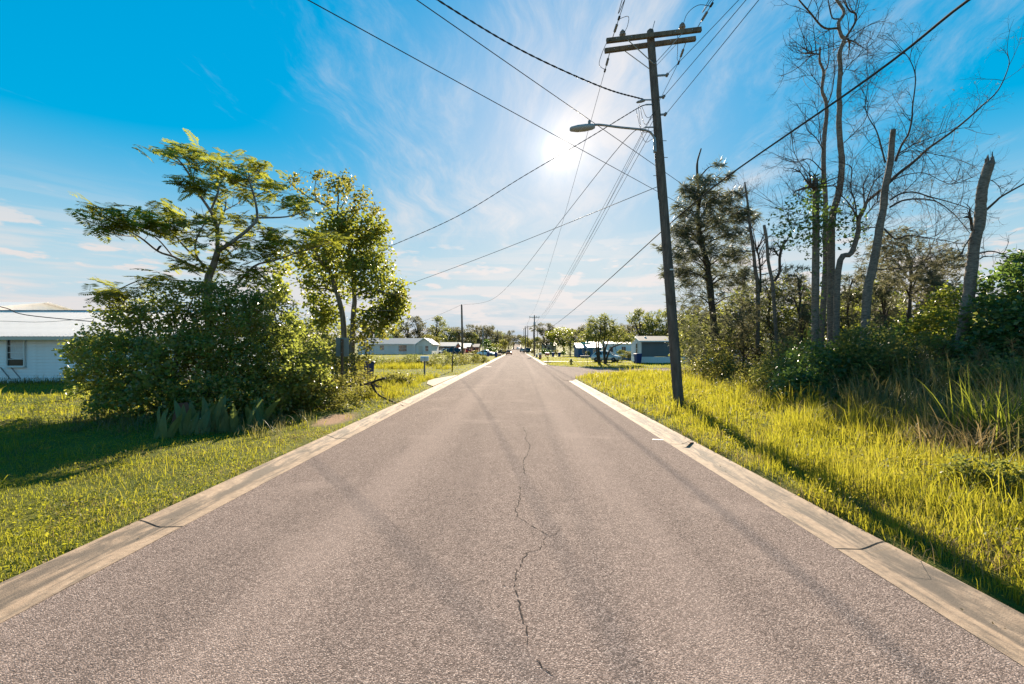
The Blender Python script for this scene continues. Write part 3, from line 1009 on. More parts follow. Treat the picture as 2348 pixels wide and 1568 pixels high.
q = scatter(-20, XLK, 2.5, 18, falloff(420, 5, 1.6), lambda x, y: (pave_d(x, y) > 0.0) & (patch(x, y, 2.7, 2.2) > 0.48) & ~bare(x, y), 28)
weed_layer('lawn_weeds', q, .06, .034, 'lawn_blade', 'low broad leaved weeds in the left lawn', 38)
q = scatter(XRK, 20, 1.5, 20, falloff(420, 5, 1.5), lambda x, y: (pave_d(x, y) > -0.02) & (patch(x, y, 2.2, 1.2) > 0.5), 29)
weed_layer('verge_weeds', q, .26, .04, 'rough_blade', 'small leafy weeds in the right verge', 39)


def gutter_litter():
    r = np.random.default_rng(44); n = 1100
    s = r.random(n) < .5; off = np.abs(r.normal(0, .16, n)); y = r.uniform(1.5, 30, n) ** 1.0
    x = np.where(s, XL - .30 - .22 * r.random(n) + off * .2, XR + .34 + .22 * r.random(n) - off * .5)
    u = np.where(s, XL - x, x - XR); z = np.interp(u, [-1, 0, .30, .36, .48, .54], [.02, .004, .0, .012, .07, .085]) + .008
    V, T = leaves(np.stack([x, y, z], 1), r.uniform(.010, .03, n), r, .4, flat=4.0)
    V[:, 2] = np.maximum(V[:, 2], np.repeat(z, 4) - .006)
    obj_np('gutter_litter', V, T, M['dry_grass'], kind='stuff', label='dead leaf scraps lying in the gutters', cat='litter')


gutter_litter()

# ------------------------------------------------------------------ left: big bush, feathery tree, broadleaf tree
def build_bush():
    Y = 12.6
    r = np.random.default_rng(3)
    L = []
    for (x, y, rx, ry, n, dy) in [(450, 740, 150, 95, 300, .6), (330, 800, 130, 100, 260, .3), (560, 780, 120, 100, 260, .5), (430, 860, 190, 100, 380, -.2),
                                  (280, 850, 110, 75, 190, -.3), (600, 860, 120, 90, 260, .3), (670, 880, 90, 70, 170, .8), (500, 690, 110, 45, 130, .8),
                                  (340, 930, 130, 55, 160, -.8), (520, 920, 130, 55, 170, -.6), (620, 730, 70, 55, 90, 1.0), (700, 820, 60, 55, 80, 1.6), (220, 800, 60, 40, 60, 0.2)]:
        L.append(lobe(x, y, Y, rx, ry, n, max(0.6, (rx + ry) * .5 * Y / F * .8), dy))
    # sprays reaching out on the left and top
    for (x0, y0, x1, y1) in [(260, 790, 150, 805), (260, 850, 160, 860), (280, 740, 225, 712), (330, 720, 270, 690), (240, 880, 165, 895), (620, 680, 655, 665), (660, 730, 690, 755)]:
        for t in np.linspace(0, 1, 6):
            L.append(lobe(x0 + (x1 - x0) * t, y0 + (y1 - y0) * t, Y, 14, 9, 3, .15, .2))
    root = root_at('large_bush', -9.0, 12.4, 'huge dense rounded bush with small glossy leaves on the left lawn', 'bush')
    off = np.array(root.location)
    c = clumped(L, 15, 0.075, r, 1.45)
    c = c[c[:, 2] > ground_z(c[:, 0], c[:, 1])]
    V, T = leaves(c, 0.092 * r.uniform(.6, 1.3, len(c)), r, .34, droop=.3)
    obj_np('crown', V - off, T, M['leaf_bush'], root, kind='stuff')
    tb = TB()
    for i in range(16):
        l = L[i % 11]
        tip = in_lobe(1, l[0], l[1], r, .4)[0]
        b = np.array([-9.0 + r.normal(0, .5), 12.7 + r.normal(0, .3), 0])
        pts = smooth_path([b, (b + tip) / 2 + [r.normal(0, .3), r.normal(0, .2), .4], tip], 5)
        tb.tube(pts, np.linspace(.06, .015, len(pts)), 6)
        for q in range(5):
            twig(tb, pts[3 + q], unit(r.normal(0, 1, 3) + [0, 0, .3]), 1.0, .014, 1, r, kids=4)
    tb.build('stem', 'bark_twig', root, off)


build_bush()


def frond_mesh(seed):
    """a spray of three twice-divided feather leaves, about 1 unit long along +X"""
    r = np.random.default_rng(seed)
    V = []; T = []
    for q, (az, sc_, pit) in enumerate([(-.75, .85, .15), (.05, 1.0, -.1), (.8, .9, .3)]):
        ca, sa = math.cos(az + r.normal(0, .15)), math.sin(az + r.normal(0, .15))
        def tf(p):
            p = np.asarray(p) * sc_
            x, z = p[0] * math.cos(pit) - p[2] * math.sin(pit), p[0] * math.sin(pit) + p[2] * math.cos(pit)
            return np.array([x * ca - p[1] * sa, x * sa + p[1] * ca, z + (q - 1) * .06])
        arch = lambda t: np.array([t * (1 - .06 * t), .05 * math.sin(t * 3 + seed + q), 0.14 * t - 0.42 * t * t])
        n = 13
        for i in range(n):
            t = 0.12 + 0.88 * i / (n - 1)
            ln = 0.27 * (math.sin(math.pi * min(1, (0.18 + t * .82))) ** .6) + .03
            for s in (-1, 1):
                b = arch(t)
                d = np.array([0.35 + .3 * t, s, -0.35 + r.normal(0, .15)]); d /= np.linalg.norm(d)
                tip = b + d * ln * r.uniform(.85, 1.1)
                ax = np.array([1., 0, -.3]) * 0.044
                k = len(V); m = b + (tip - b) * .55
                V += [tf(b), tf(m + ax), tf(tip), tf(m - ax)]
                T += [(k, k + 1, k + 2), (k, k + 2, k + 3)]
        for i in range(4):
            a, b = arch(i / 4), arch((i + 1) / 4)
            k = len(V); w = np.array([0, .008, 0])
            V += [tf(a - w), tf(a + w), tf(b + w * .7), tf(b - w * .7)]; T += [(k, k + 1, k + 2), (k, k + 2, k + 3)]
    return mesh_np('frond', np.array(V), np.array(T), M['leaf_fern'])


def build_fern_tree():
    Y = 14.6
    r = np.random.default_rng(8)
    base = P(478, 1000, Y)
    root = root_at('feathery_tree', base[0], Y, 'spreading tree with feathery fern like leaves rising behind the huge bush', 'tree')
    off = np.array(root.location)
    tr = TB()
    trunk = path3([(478, 960), (480, 800)] + [C1(*p) for p in [(868, 1030), (880, 950), (905, 890), (932, 800)]], Y)
    trunk[0][2] = off[2] - .1
    pp = smooth_path(trunk, 5)
    tr.tube(pp, np.linspace(.14, .09, len(pp)), 10)
    tr.build('trunk', 'bark_pale', root, off)
    B = [([(930, 805), (932, 650), (900, 560), (880, 520), (800, 400), (770, 330), (700, 220), (640, 150)], .095, .022, -.5),
         ([(772, 335), (770, 280), (780, 235)], .03, .015, -.3),
         ([(885, 525), (935, 400), (930, 330), (925, 230)], .055, .018, .5),
         ([(930, 802), (1050, 720), (1150, 640), (1200, 570), (1180, 430), (1150, 330), (1140, 240)], .10, .022, .6),
         ([(1180, 432), (1240, 400), (1300, 390)], .03, .015, .8),
         ([(1200, 572), (1400, 565), (1560, 520)], .05, .018, .9),
         ([(932, 640), (980, 520), (990, 440)], .045, .018, .8),
         ([(980, 522), (1080, 470)], .03, .015, .9),
         ([(880, 930), (800, 850), (780, 760), (805, 680), (850, 600)], .06, .02, -.4),
         ([(830, 885), (700, 760), (600, 630), (560, 560)], .05, .018, -.2),
         ([(850, 940), (740, 890), (630, 835), (530, 800), (400, 700), (250, 620), (120, 540)], .07, .016, -.9),
         ([(630, 836), (530, 720), (430, 660), (340, 600)], .035, .015, -.5),
         ([(400, 702), (280, 690), (180, 660)], .03, .014, -1.0),
         ([(1040, 1050), (1180, 900), (1320, 860), (1500, 800), (1700, 740)], .06, .018, .2),
         ([(870, 1010), (700, 1000), (450, 985), (250, 1060), (130, 1090)], .04, .013, -.8),
         ([(1180, 905), (1260, 1000), (1350, 1090)], .03, .013, .3)]
    for pts, r0, r1, dep in B:
        w = path3([C1(*p) for p in pts], Y, np.linspace(0, dep * 1.6, len(pts)))
        pp = smooth_path(w, 4)
        tb = TB(); tb.tube(pp, np.linspace(r0 * .65, r1 * .8, len(pp)), 7)
        for q in range(3):
            i = r.integers(len(pp) // 2, len(pp))
            twig(tb, pp[min(i, len(pp) - 1)], unit(r.normal(0, 1, 3) + [0, 0, .5]), .6, r1 * .6, 0, r)
        tb.build('branch', 'bark_pale', root, off)
    fm = [frond_mesh(i) for i in range(4)]
    K = [(600, 110, 90, 40, -.8), (730, 145, 90, 50, -.7), (850, 200, 100, 55, -.5), (950, 235, 90, 55, .8), (1120, 250, 90, 60, .9), (1205, 225, 70, 55, 1.0), (1080, 345, 110, 60, .9),
         (740, 325, 80, 40, -.5), (790, 370, 60, 35, -.3), (930, 360, 60, 50, .7), (1265, 360, 90, 50, 1.1), (1300, 455, 120, 55, 1.2), (1430, 500, 110, 60, 1.4), (1520, 530, 70, 45, 1.5),
         (110, 505, 80, 35, -1.4), (250, 560, 90, 40, -1.2), (200, 650, 80, 40, -1.5), (350, 620, 110, 50, -1.0), (480, 560, 110, 60, -.6), (600, 560, 110, 60, -.4),
         (720, 570, 130, 60, -.4), (830, 580, 100, 60, 0), (640, 680, 130, 50, -.4), (850, 680, 110, 50, -.5), (1000, 620, 130, 70, .6), (1150, 580, 100, 50, .8), (1250, 680, 120, 60, .4),
         (1400, 700, 130, 60, .4), (1550, 720, 120, 50, .4), (1690, 735, 80, 40, .3), (1450, 780, 120, 50, .3), (1200, 760, 120, 60, .2), (1050, 760, 100, 45, .3), (980, 860, 100, 45, .2),
         (740, 880, 70, 40, -.6), (1060, 900, 100, 60, .2), (1250, 840, 90, 50, .2), (1160, 960, 90, 50, .1), (480, 1000, 90, 35, -1.0), (300, 1060, 110, 30, -1.2), (170, 1092, 70, 22, -1.3), (1340, 1085, 50, 30, .3)]
    n = 0
    for (cx, cy, rx, ry, dep) in K:
        for q in range(7):
            x, y = C1(cx + r.normal(0, rx * .62), cy + r.normal(0, ry * .6))
            p = P(x, y, Y + dep * 1.6 + r.normal(0, .35))
            s = r.uniform(.5, .78)
            o = bpy.data.objects.new('frond', fm[n % 4]); link(o, root); n += 1
            az = r.uniform(0, 2 * np.pi)
            o.location = p - off - np.array([math.cos(az), math.sin(az), 0]) * s * .4
            o.rotation_euler = (r.normal(0, .28), r.uniform(-.4, .3), az)
            o.scale = (s, s * r.uniform(.9, 1.2), s)
    # the bird sitting on the low left branch
    bp = P(*C1(533, 798), Y - .9 * 1.6 * .55)
    bird = empty('bird', tuple(bp), .6, label='small dark bird perched on a low left branch of the feathery tree', cat='bird')
    mb = MB(); rings = []
    for t, rr in [(-.16, .006), (-.11, .022), (-.06, .045), (0, .058), (.05, .05), (.085, .034), (.10, .036), (.125, .032), (.15, .01)]:
        zc = .09 + t * .55
        rings.append([(t * .45, rr * math.cos(a), zc + rr * math.sin(a)) for a in np.linspace(0, 2 * np.pi, 10, endpoint=False)])
    mb.loft(rings, smooth=True)
    mb.build('body', plain('bird_feather', (.03, .03, .035), .7), bird)
    mb = MB(); mb.lathe([(.012, 0), (.006, .02), (.001, .035)], (.07, 0, .165), 8, 'x'); mb.build('beak', M['black_iron'], bird)
    mb = MB(); mb.add([(-.06, -.018, .03), (-.06, .018, .03), (-.11, .02, -.06), (-.11, -.02, -.06), (-.07, 0, .02)], [(0, 1, 2, 3), (0, 4, 1), (3, 2, 4)]); mb.build('tail', bpy.data.materials['bird_feather'], bird)
    for s in (-1, 1):
        mb = MB(); mb.tube([(0, s * .02, .05), (.005, s * .02, -.01)], .005, 5); mb.build('leg', M['black_iron'], bird)


build_fern_tree()


def build_broad_tree():
    Y = 21.0
    r = np.random.default_rng(12)
    root = root_at('broadleaf_tree', P(785, 880, Y)[0], Y, 'tall twin trunked broadleaf tree with yellowing leaves behind the sign', 'tree')
    off = np.array(root.location)
    for pts, r0, r1 in [([(1800, 1480), (1785, 1300), (1760, 1150), (1720, 1020), (1690, 930), (1660, 850)], .14, .07),
                        ([(1835, 1480), (1850, 1260), (1860, 1130), (1850, 1000), (1840, 850), (1800, 700), (1745, 560), (1750, 450), (1740, 330)], .13, .025)]:
        w = path3([C1(*p) for p in pts], Y); w[0][2] = off[2] - .1
        pp = smooth_path(w, 5); tb = TB(); tb.tube(pp, np.linspace(r0, r1, len(pp)), 9); tb.build('trunk', 'bark_pale', root, off)
    for pts, r0, r1, d in [([(1745, 560), (1650, 480), (1560, 440), (1420, 340)], .05, .015, -.6), ([(1600, 460), (1590, 380), (1600, 290)], .025, .012, -.4),
                           ([(1800, 700), (1860, 540), (1950, 500), (2010, 520)], .05, .014, .5), ([(1760, 520), (1820, 400), (1800, 320)], .03, .012, .3),
                           ([(1850, 1000), (1960, 900), (2050, 850)], .07, .02, .6), ([(1690, 930), (1620, 850), (1580, 760)], .07, .02, -.6),
                           ([(1855, 1100), (1980, 1060), (2100, 1090), (2170, 1080)], .05, .015, -.4), ([(1740, 1080), (1640, 1050), (1540, 1090)], .05, .015, .4),
                           ([(1850, 1200), (1990, 1200), (2120, 1200)], .04, .012, -.6)]:
        w = path3([C1(*p) for p in pts], Y, np.linspace(0, d * 1.5, len(pts)))
        pp = smooth_path(w, 4); tb = TB(); tb.tube(pp, np.linspace(r0, r1, len(pp)), 6)
        for q in range(4):
            twig(tb, pp[r.integers(2, len(pp))], unit(r.normal(0, 1, 3) + [0, 0, .4]), .8, .012, 1, r, kids=3)
        tb.build('branch', 'bark_pale', root, off)
    L = []
    for (x, y, rx, ry, n) in [(1720, 640, 110, 90, 60), (1860, 640, 130, 100, 80), (1990, 650, 80, 80, 42), (1640, 760, 110, 110, 62), (1800, 800, 150, 120, 95), (1980, 780, 100, 110, 66),
                              (1570, 880, 90, 90, 48), (1720, 940, 120, 90, 64), (1900, 940, 130, 90, 70), (2040, 930, 80, 90, 44), (1600, 1010, 80, 60, 34), (1640, 1170, 80, 60, 40),
                              (1560, 1120, 50, 40, 14), (2090, 1050, 110, 60, 46), (2140, 1150, 80, 70, 40), (2050, 1180, 110, 60, 44), (1980, 1250, 110, 40, 36), (2100, 1240, 90, 40, 30),
                              (1950, 1060, 80, 60, 26), (1760, 1060, 90, 50, 22), (1370, 820, 70, 40, 14), (1340, 930, 80, 50, 22), (1300, 1010, 90, 35, 20), (1700, 1240, 70, 40, 26), (1620, 1280, 80, 50, 30)]:
        L.append(lobe(*C1(x, y), Y, rx * .3385, ry * .3385, n, None, r.normal(0, .5)))
    c = clumped(L, 9, .19, r, 1.15)
    V, T = leaves(c, .185 * r.uniform(.6, 1.25, len(c)), r, .36, droop=.25)
    obj_np('crown', V - off, T, M['leaf_broad'], root, kind='stuff')
    L = []
    for (x, y, rx, ry, n) in [(1740, 380, 90, 70, 26), (1640, 320, 50, 40, 10), (1490, 300, 40, 25, 6), (1560, 420, 70, 40, 12), (1430, 345, 30, 20, 5), (1800, 340, 50, 50, 14), (1910, 430, 60, 40, 14),
                              (1990, 520, 40, 30, 9), (1860, 500, 70, 40, 14), (1660, 470, 60, 40, 12), (1610, 290, 30, 20, 6), (2150, 1130, 70, 70, 22), (2060, 1230, 90, 40, 20), (1960, 1300, 120, 50, 26), (2080, 1340, 70, 50, 16), (1900, 1400, 60, 50, 12)]:
        L.append(lobe(*C1(x, y), Y, rx * .3385, ry * .3385, n, None, r.normal(0, .4) - .3))
    c = clumped(L, 9, .13, r)
    V, T = leaves(c, .17 * r.uniform(.6, 1.2, len(c)), r, .34, droop=.3)
    obj_np('yellowing_leaves', V - off, T, M['leaf_gold'], root, kind='stuff', label='sparse golden leaves at the top and right of the crown')


build_broad_tree()

# shrubs between the bush and the sign
shrub('weedy_shrub', [lobe(700, 800, 17, 70, 50, 150), lobe(740, 840, 17, 50, 40, 90), lobe(650, 840, 16.5, 50, 50, 90)], 10, .1, .10, 'leaf_mid', 'tall yellow green shrub between the huge bush and the sign', seed=41, stems=7)
shrub('weedy_shrub', [lobe(720, 900, 14.0, 70, 50, 130), lobe(780, 900, 14.6, 55, 40, 90), lobe(660, 920, 13.4, 60, 45, 110)], 11, .08, .075, 'leaf_weed', 'dry brownish leafy shrub at the right foot of the huge bush', seed=42, stems=8)
shrub('weedy_shrub', [lobe(800, 850, 18.5, 36, 40, 60), lobe(825, 885, 17.5, 34, 30, 55)], 9, .11, .11, 'leaf_weed', 'loose sunlit weedy shrub growing around the sign post', seed=43, stems=9)
shrub('sapling', [lobe(838, 800, 19.5, 14, 22, 9), lobe(850, 770, 19.5, 18, 16, 7), lobe(828, 830, 19.5, 14, 14, 7)], 5, .14, .16, 'leaf_gold', 'thin sapling with a few golden leaves right of the sign', 'sapling', seed=44, stems=5, stem_r=.015)
shrub('weedy_shrub', [lobe(735, 770, 26, 60, 35, 90), lobe(690, 780, 26, 60, 40, 90)], 10, .16, .15, 'leaf_mid', 'feathery green thicket in front of the tall broadleaf trunks', seed=45, stems=6)
# ------------------------------------------------------------------ right: wood with dead trees
def stem_tb(tb, pts, Y, r0, r1, off=None, n=9, dy=None, ground=False, knots=0.0, seed=0):
    w = path3(pts, Y, dy)
    if ground: w[0][2] = gz(w[0][0], w[0][1]) - .15
    pp = smooth_path(w, 5)
    rr = np.linspace(r0, r1, len(pp))
    if knots:
        rr = rr * (1 + np.random.default_rng(seed).normal(0, knots, len(pp)))
    tb.tube(pp, rr, n)
    return pp


def dead_tree(name, label, Y, trunk, r0, r1, limbs, seed, twigs=20, twig_len=1.6, bark='bark_grey', group='bare trees in the right wood', broken=False, tuft=False, spread=(-.2, .6)):
    r = np.random.default_rng(seed)
    r0 *= .58; r1 *= .62
    limbs = [(lp, a * .62, b * .75, d) for lp, a, b, d in limbs]
    bx, by = P(trunk[0][0], trunk[0][1], Y)[:2]
    root = root_at(name, bx, by, label, 'tree', group)
    off = np.array(root.location)
    tb = TB()
    main = stem_tb(tb, trunk, Y, r0, r1, n=11, ground=True, knots=.035, seed=seed)
    if broken:
        # splintered top
        top = main[-1]
        for q in range(7):
            a = q * .9
            b = top + r1 * .7 * np.array([math.cos(a), math.sin(a), -.2])
            tb.tube([b, b + np.array([r.normal(0, .03), r.normal(0, .03), r.uniform(.1, .42)])], [r1 * .35, .01], 4)
    tb.build('trunk', bark, root, off)
    ends = []
    paths = [(main[len(main) // 2:], r1)]
    for lp, a, b, d in limbs:
        tb = TB()
        pp = stem_tb(tb, lp, Y, a, b, n=6, dy=np.linspace(0, d, len(lp)))
        paths.append((pp, b))
        k = max(2, int(len(pp) / 5))
        for q in range(int(1.7 * twigs / max(1, len(limbs))) + 2):
            i = r.integers(2, len(pp) - 1)
            ax = unit(pp[i + 1] - pp[i])
            nd = unit(ax * .6 + unit(r.normal(0, 1, 3)) * .8 + [0, 0, r.uniform(*spread)])
            twig(tb, pp[i], nd, twig_len * r.uniform(.4, 1.0), max(.010, b * .75), 2 if twig_len > .9 else 1, r, .5, 4, .25, ends)
        tb.build('limb', 'bark_twig', root, off)
    if tuft and ends:
        e = np.array(ends); e = e[r.uniform(0, 1, len(e)) < tuft]
        if len(e):
            V, T = tufts(e, .10, r, 7, .006)
            obj_np('dry_needles', V - off, T, M['needle'], root, kind='stuff')
    return root, main


T_D = [(1905, 915), (1905, 800), C10(1740, 1200), C10(1740, 900)] + [C8(*p) for p in [(905, 1480), (912, 1390), (942, 1290), (960, 1200), (970, 1050), (960, 950), (950, 800), (955, 700), (950, 600), (960, 450), (955, 350), (985, 260), (965, 230), (948, 150), (985, 80), (930, -10), (905, -70), (920, -160)]]
dead_tree('bare_tree', 'tallest bare tree in the wood with a thick pale trunk and twisted crown', 18.0, T_D, .26, .06,
          [([C8(*p) for p in [(945, 185), (850, 180), (760, 80), (690, 0), (650, -60)]], .07, .03, -.8), ([C8(*p) for p in [(985, 262), (1055, 150), (1060, 92), (1020, 70), (990, 0), (1010, -80)]], .07, .03, .6),
           ([C8(*p) for p in [(950, 125), (905, 112), (880, 0), (870, -60)]], .05, .02, .4), ([C8(*p) for p in [(985, 250), (1040, 270)]], .05, .035, .3),
           ([C8(*p) for p in [(960, 520), (1010, 430), (1120, 330), (1220, 220)]], .02, .008, -.6), ([C8(*p) for p in [(965, 700), (1060, 600), (1160, 540), (1215, 460)]], .02, .008, .8),
           ([C8(*p) for p in [(965, 950), (1070, 850), (1130, 760), (1145, 600)]], .025, .008, .5), ([C8(*p) for p in [(970, 450), (1070, 465), (1140, 460)]], .02, .008, -.4)], 51, 46, 1.7)
T_E = [(1880, 915), (1880, 800), C10(1690, 1300), C10(1680, 1000)] + [C8(*p) for p in [(860, 1568), (862, 1300), (850, 1100), (855, 900), (870, 750), (865, 660), (840, 590), (850, 470), (825, 400), (828, 310)]]
dead_tree('bare_tree', 'slim bare tree with a hooked broken tip left of the tallest trunk', 19.0, T_E, .22, .06,
          [([C8(*p) for p in [(826, 355), (770, 350), (715, 348)]], .05, .035, -.3), ([C8(*p) for p in [(850, 470), (880, 420), (886, 280)]], .04, .02, .4), ([C8(*p) for p in [(870, 690), (905, 600), (920, 450), (912, 200)]], .04, .015, .6),
           ([C8(*p) for p in [(860, 1000), (800, 900), (740, 840), (730, 700)]], .04, .01, -.6), ([C8(*p) for p in [(855, 1130), (760, 1040), (660, 1060), (570, 1035)]], .04, .01, -.8),
           ([C8(*p) for p in [(850, 1200), (740, 1120), (660, 1000), (640, 880)]], .035, .01, .6), ([C8(*p) for p in [(850, 1000), (830, 900), (820, 780), (790, 660)]], .04, .01, .4),
           ([C8(*p) for p in [(845, 600), (780, 500), (705, 495)]], .025, .008, -.3), ([C8(*p) for p in [(858, 1420), (700, 1400), (560, 1350), (480, 1300)]], .03, .008, -.5),
           ([C8(*p) for p in [(858, 1340), (720, 1290), (640, 1240), (600, 1180)]], .03, .008, .7)], 52, 64, 1.5)
T_I = [(1868, 915), (1868, 760), C8(800, 1568), C8(800, 1400), C8(800, 1290), C8(795, 1195)]
iv, main = dead_tree('ivy_snag', 'broken trunk with green ivy climbing to its top left of the slim bare tree', 17.4, T_I, .23, .17, [([C8(*p) for p in [(800, 1245), (755, 1205)]], .08, .06, -.2), ([C8(*p) for p in [(800, 1500), (700, 1480), (600, 1440)]], .03, .008, -.4)], 53, 10, 1.0, broken=True)
r_ = np.random.default_rng(54); off_ = np.array(iv.location)
i_ = r_.integers(4, len(main), 700)
c_ = main[i_] + unit(r_.normal(0, 1, (700, 3))) * .26 + r_.normal(0, .1, (700, 3))
L_ = [lobe(*C8(700, 1420), 17.4, 60, 45, 40, .8), lobe(*C8(690, 1520), 17.4, 55, 40, 46, .8), lobe(*C8(980, 1470), 17.6, 36, 50, 46, .7), lobe(*C8(900, 1540), 17.8, 60, 30, 30, .7), lobe(*C8(620, 1500), 17.4, 30, 30, 12, .5)]
c_ = np.concatenate([c_, clumped(L_, 6, .14, r_)])
V_, T_ = leaves(c_, .15 * r_.uniform(.6, 1.3, len(c_)), r_, .25, droop=.5)
obj_np('ivy', V_ - off_, T_, M['leaf_dark'], iv, kind='stuff', label='green ivy and hanging leafy vines')

T_F = [(1975, 920), C9(560, 1620), C9(600, 1400), C9(640, 1200), C9(670, 1000), C9(700, 850), C9(712, 700), C9(742, 560), C9(760, 450), C9(772, 300), C9(783, 195)]
dead_tree('bare_tree', 'leaning bare tree snapped square at the top with long limbs reaching right', 16.0, T_F, .25, .13,
          [([C9(*p) for p in [(745, 640), (830, 560), (960, 460), (1080, 350), (1250, 230), (1400, 110), (1520, 0)]] + [C8(1990, 590), C8(2060, 430), C8(2050, 340)], .09, .012, .9),
           ([C9(*p) for p in [(800, 460), (850, 330), (910, 230), (940, 100), (945, 0)]] + [C8(1450, 500), C8(1400, 370), C8(1330, 318)], .065, .010, -.8),
           ([C9(*p) for p in [(715, 470), (680, 330), (640, 200), (580, 100), (545, 10)]] + [C8(1120, 690)], .05, .010, .7),
           ([C9(*p) for p in [(755, 785), (850, 730), (960, 720), (1100, 760), (1250, 800), (1400, 850), (1470, 900)]], .05, .012, -.7),
           ([C9(*p) for p in [(755, 845), (860, 790), (1000, 775), (1150, 800), (1300, 910), (1440, 1080)]], .055, .014, .6),
           ([C9(*p) for p in [(800, 430), (900, 375), (1020, 380), (1130, 400), (1300, 440)]], .03, .009, -.5),
           ([C9(*p) for p in [(820, 400), (950, 320), (1100, 260), (1300, 190), (1500, 170)]], .03, .009, .8),
           ([C9(*p) for p in [(705, 1025), (800, 1110), (900, 1085), (1030, 1095), (1180, 1120), (1400, 1160)]], .05, .010, -.4),
           ([C9(*p) for p in [(650, 1370), (820, 1360), (1000, 1330), (1100, 1200), (1155, 1010)]], .03, .009, .4),
           ([C9(*p) for p in [(770, 620), (900, 570), (1050, 560), (1200, 630), (1300, 650), (1480, 580)]], .03, .008, .2)], 55, 96, 1.5, tuft=.12)
T_F2 = [C9(300, 1700), C9(320, 1380), C9(430, 1230), C9(488, 1050), C9(492, 950), C9(542, 850), C9(562, 800), C9(680, 700)]
dead_tree('bare_tree', 'crooked forked bare tree between the tallest trunk and the leaning one', 17.2, T_F2, .19, .07,
          [([C9(*p) for p in [(492, 950), (440, 860), (390, 790), (340, 740)]], .06, .02, -.4), ([C9(*p) for p in [(542, 850), (535, 720), (540, 640), (580, 560)]], .05, .012, .5),
           ([C9(*p) for p in [(480, 960), (460, 800), (425, 680), (435, 520), (380, 480)]], .045, .014, -.6), ([C9(*p) for p in [(560, 790), (620, 640), (700, 560), (760, 500)]], .04, .01, .5),
           ([C9(*p) for p in [(540, 930), (620, 830), (680, 780)]], .04, .012, -.3), ([C9(*p) for p in [(500, 1035), (600, 1015), (700, 1020)]], .04, .02, .2)], 56, 60, 1.2)
T_G = [(2195, 950), (2205, 780), C9(1420, 1568), C9(1430, 1450), C9(1450, 1300), C9(1470, 1120), C9(1505, 1000), C9(1518, 850), C9(1530, 700), C9(1560, 580), C9(1592, 480)]
dead_tree('dead_tree', 'thick banded dead trunk with a splintered top at the right edge', 13.0, T_G, .25, .19,
          [([C9(*p) for p in [(1540, 890), (1640, 800), (1700, 750), (1880, 650), (1960, 610)]], .055, .02, -.4), ([C9(*p) for p in [(1590, 612), (1640, 640), (1680, 690), (1690, 745)]], .018, .01, .2),
           ([C9(*p) for p in [(1510, 1232), (1600, 1215), (1700, 1240), (1790, 1310)]], .035, .014, -.3), ([C9(*p) for p in [(1445, 1040), (1440, 990), (1436, 935)]], .06, .05, -.2),
           ([C9(*p) for p in [(1510, 1280), (1540, 1262), (1580, 1258)]], .03, .02, .1), ([C9(*p) for p in [(1430, 1100), (1380, 1180), (1345, 1265)]], .03, .016, -.3)], 57, 8, .6, broken=True)
T_B = [(1735, 885), C10(1025, 1568), C10(1000, 1350), C10(980, 1150), C10(952, 950), C10(935, 800), C10(918, 640), C10(895, 480)]
dead_tree('bare_tree', 'slender bare snag standing right of the casuarina', 27.0, T_B, .22, .07, [([C10(*p) for p in [(1050, 1560), (1048, 1350), (1030, 1200), (1000, 1120)]], .10, .06, -.3), ([C10(*p) for p in [(925, 800), (880, 760), (840, 750)]], .05, .015, .3), ([C10(*p) for p in [(915, 650), (895, 610), (880, 590)]], .03, .012, .2)], 58, 26, 1.5)
T_C = [(1787, 885), C10(1180, 1640), C10(1172, 1540), C10(1160, 1430), C10(1125, 1250), C10(1110, 1050), C10(1085, 900)]
dead_tree('bare_tree', 'forked bare snag with two cut stems right of the slender one', 25.0, T_C, .17, .12, [([C10(*p) for p in [(1185, 1450), (1235, 1360), (1240, 1200), (1290, 1045)]], .12, .09, -.3), ([C10(*p) for p in [(1220, 1200), (1197, 1150)]], .07, .06, .1), ([C10(*p) for p in [(1140, 1190), (1175, 1080)]], .025, .01, .2)], 59, 12, .8)


def build_casuarina(name, label, Y, trunk, r0, r1, lobes, seed, n_per=.85, L=.5, w=.012, mat='needle'):
    r = np.random.default_rng(seed)
    bx, by = P(trunk[0][0], trunk[0][1], Y)[:2]
    root = root_at(name, bx, by, label, 'tree', 'needle leaved trees in the right wood')
    off = np.array(root.location)
    tb = TB(); main = stem_tb(tb, trunk, Y, r0, r1, n=9, ground=True, knots=.05, seed=seed)
    tb.build('trunk', 'bark_dark', root, off)
    tb = TB(); cs = []
    for (x, y, rx, ry, n) in lobes:
        c, rad, nn = lobe(x, y, Y, rx, ry, n, None, r.normal(0, .8))
        k = in_lobe(int(n * n_per), c, rad, r, .2); cs.append(k)
        i = np.argmin(np.abs(main[:, 2] - (c[2] - .8)))
        pp = smooth_path([main[i], (main[i] + c) / 2 + [0, 0, .3], c], 4)
        tb.tube(pp, np.linspace(.05, .012, len(pp)), 4)
        for q in range(6):
            twig(tb, pp[r.integers(3, len(pp))], unit(r.normal(0, 1, 3)), rad[0] * 1.1, .010, 1, r, kids=3)
    tb.build('limb', 'bark_twig', root, off)
    V, T = tufts(np.concatenate(cs), L, r, 11, w, up=-.1)
    obj_np('needles', V - off, T, M[mat], root, kind='stuff')
    return root


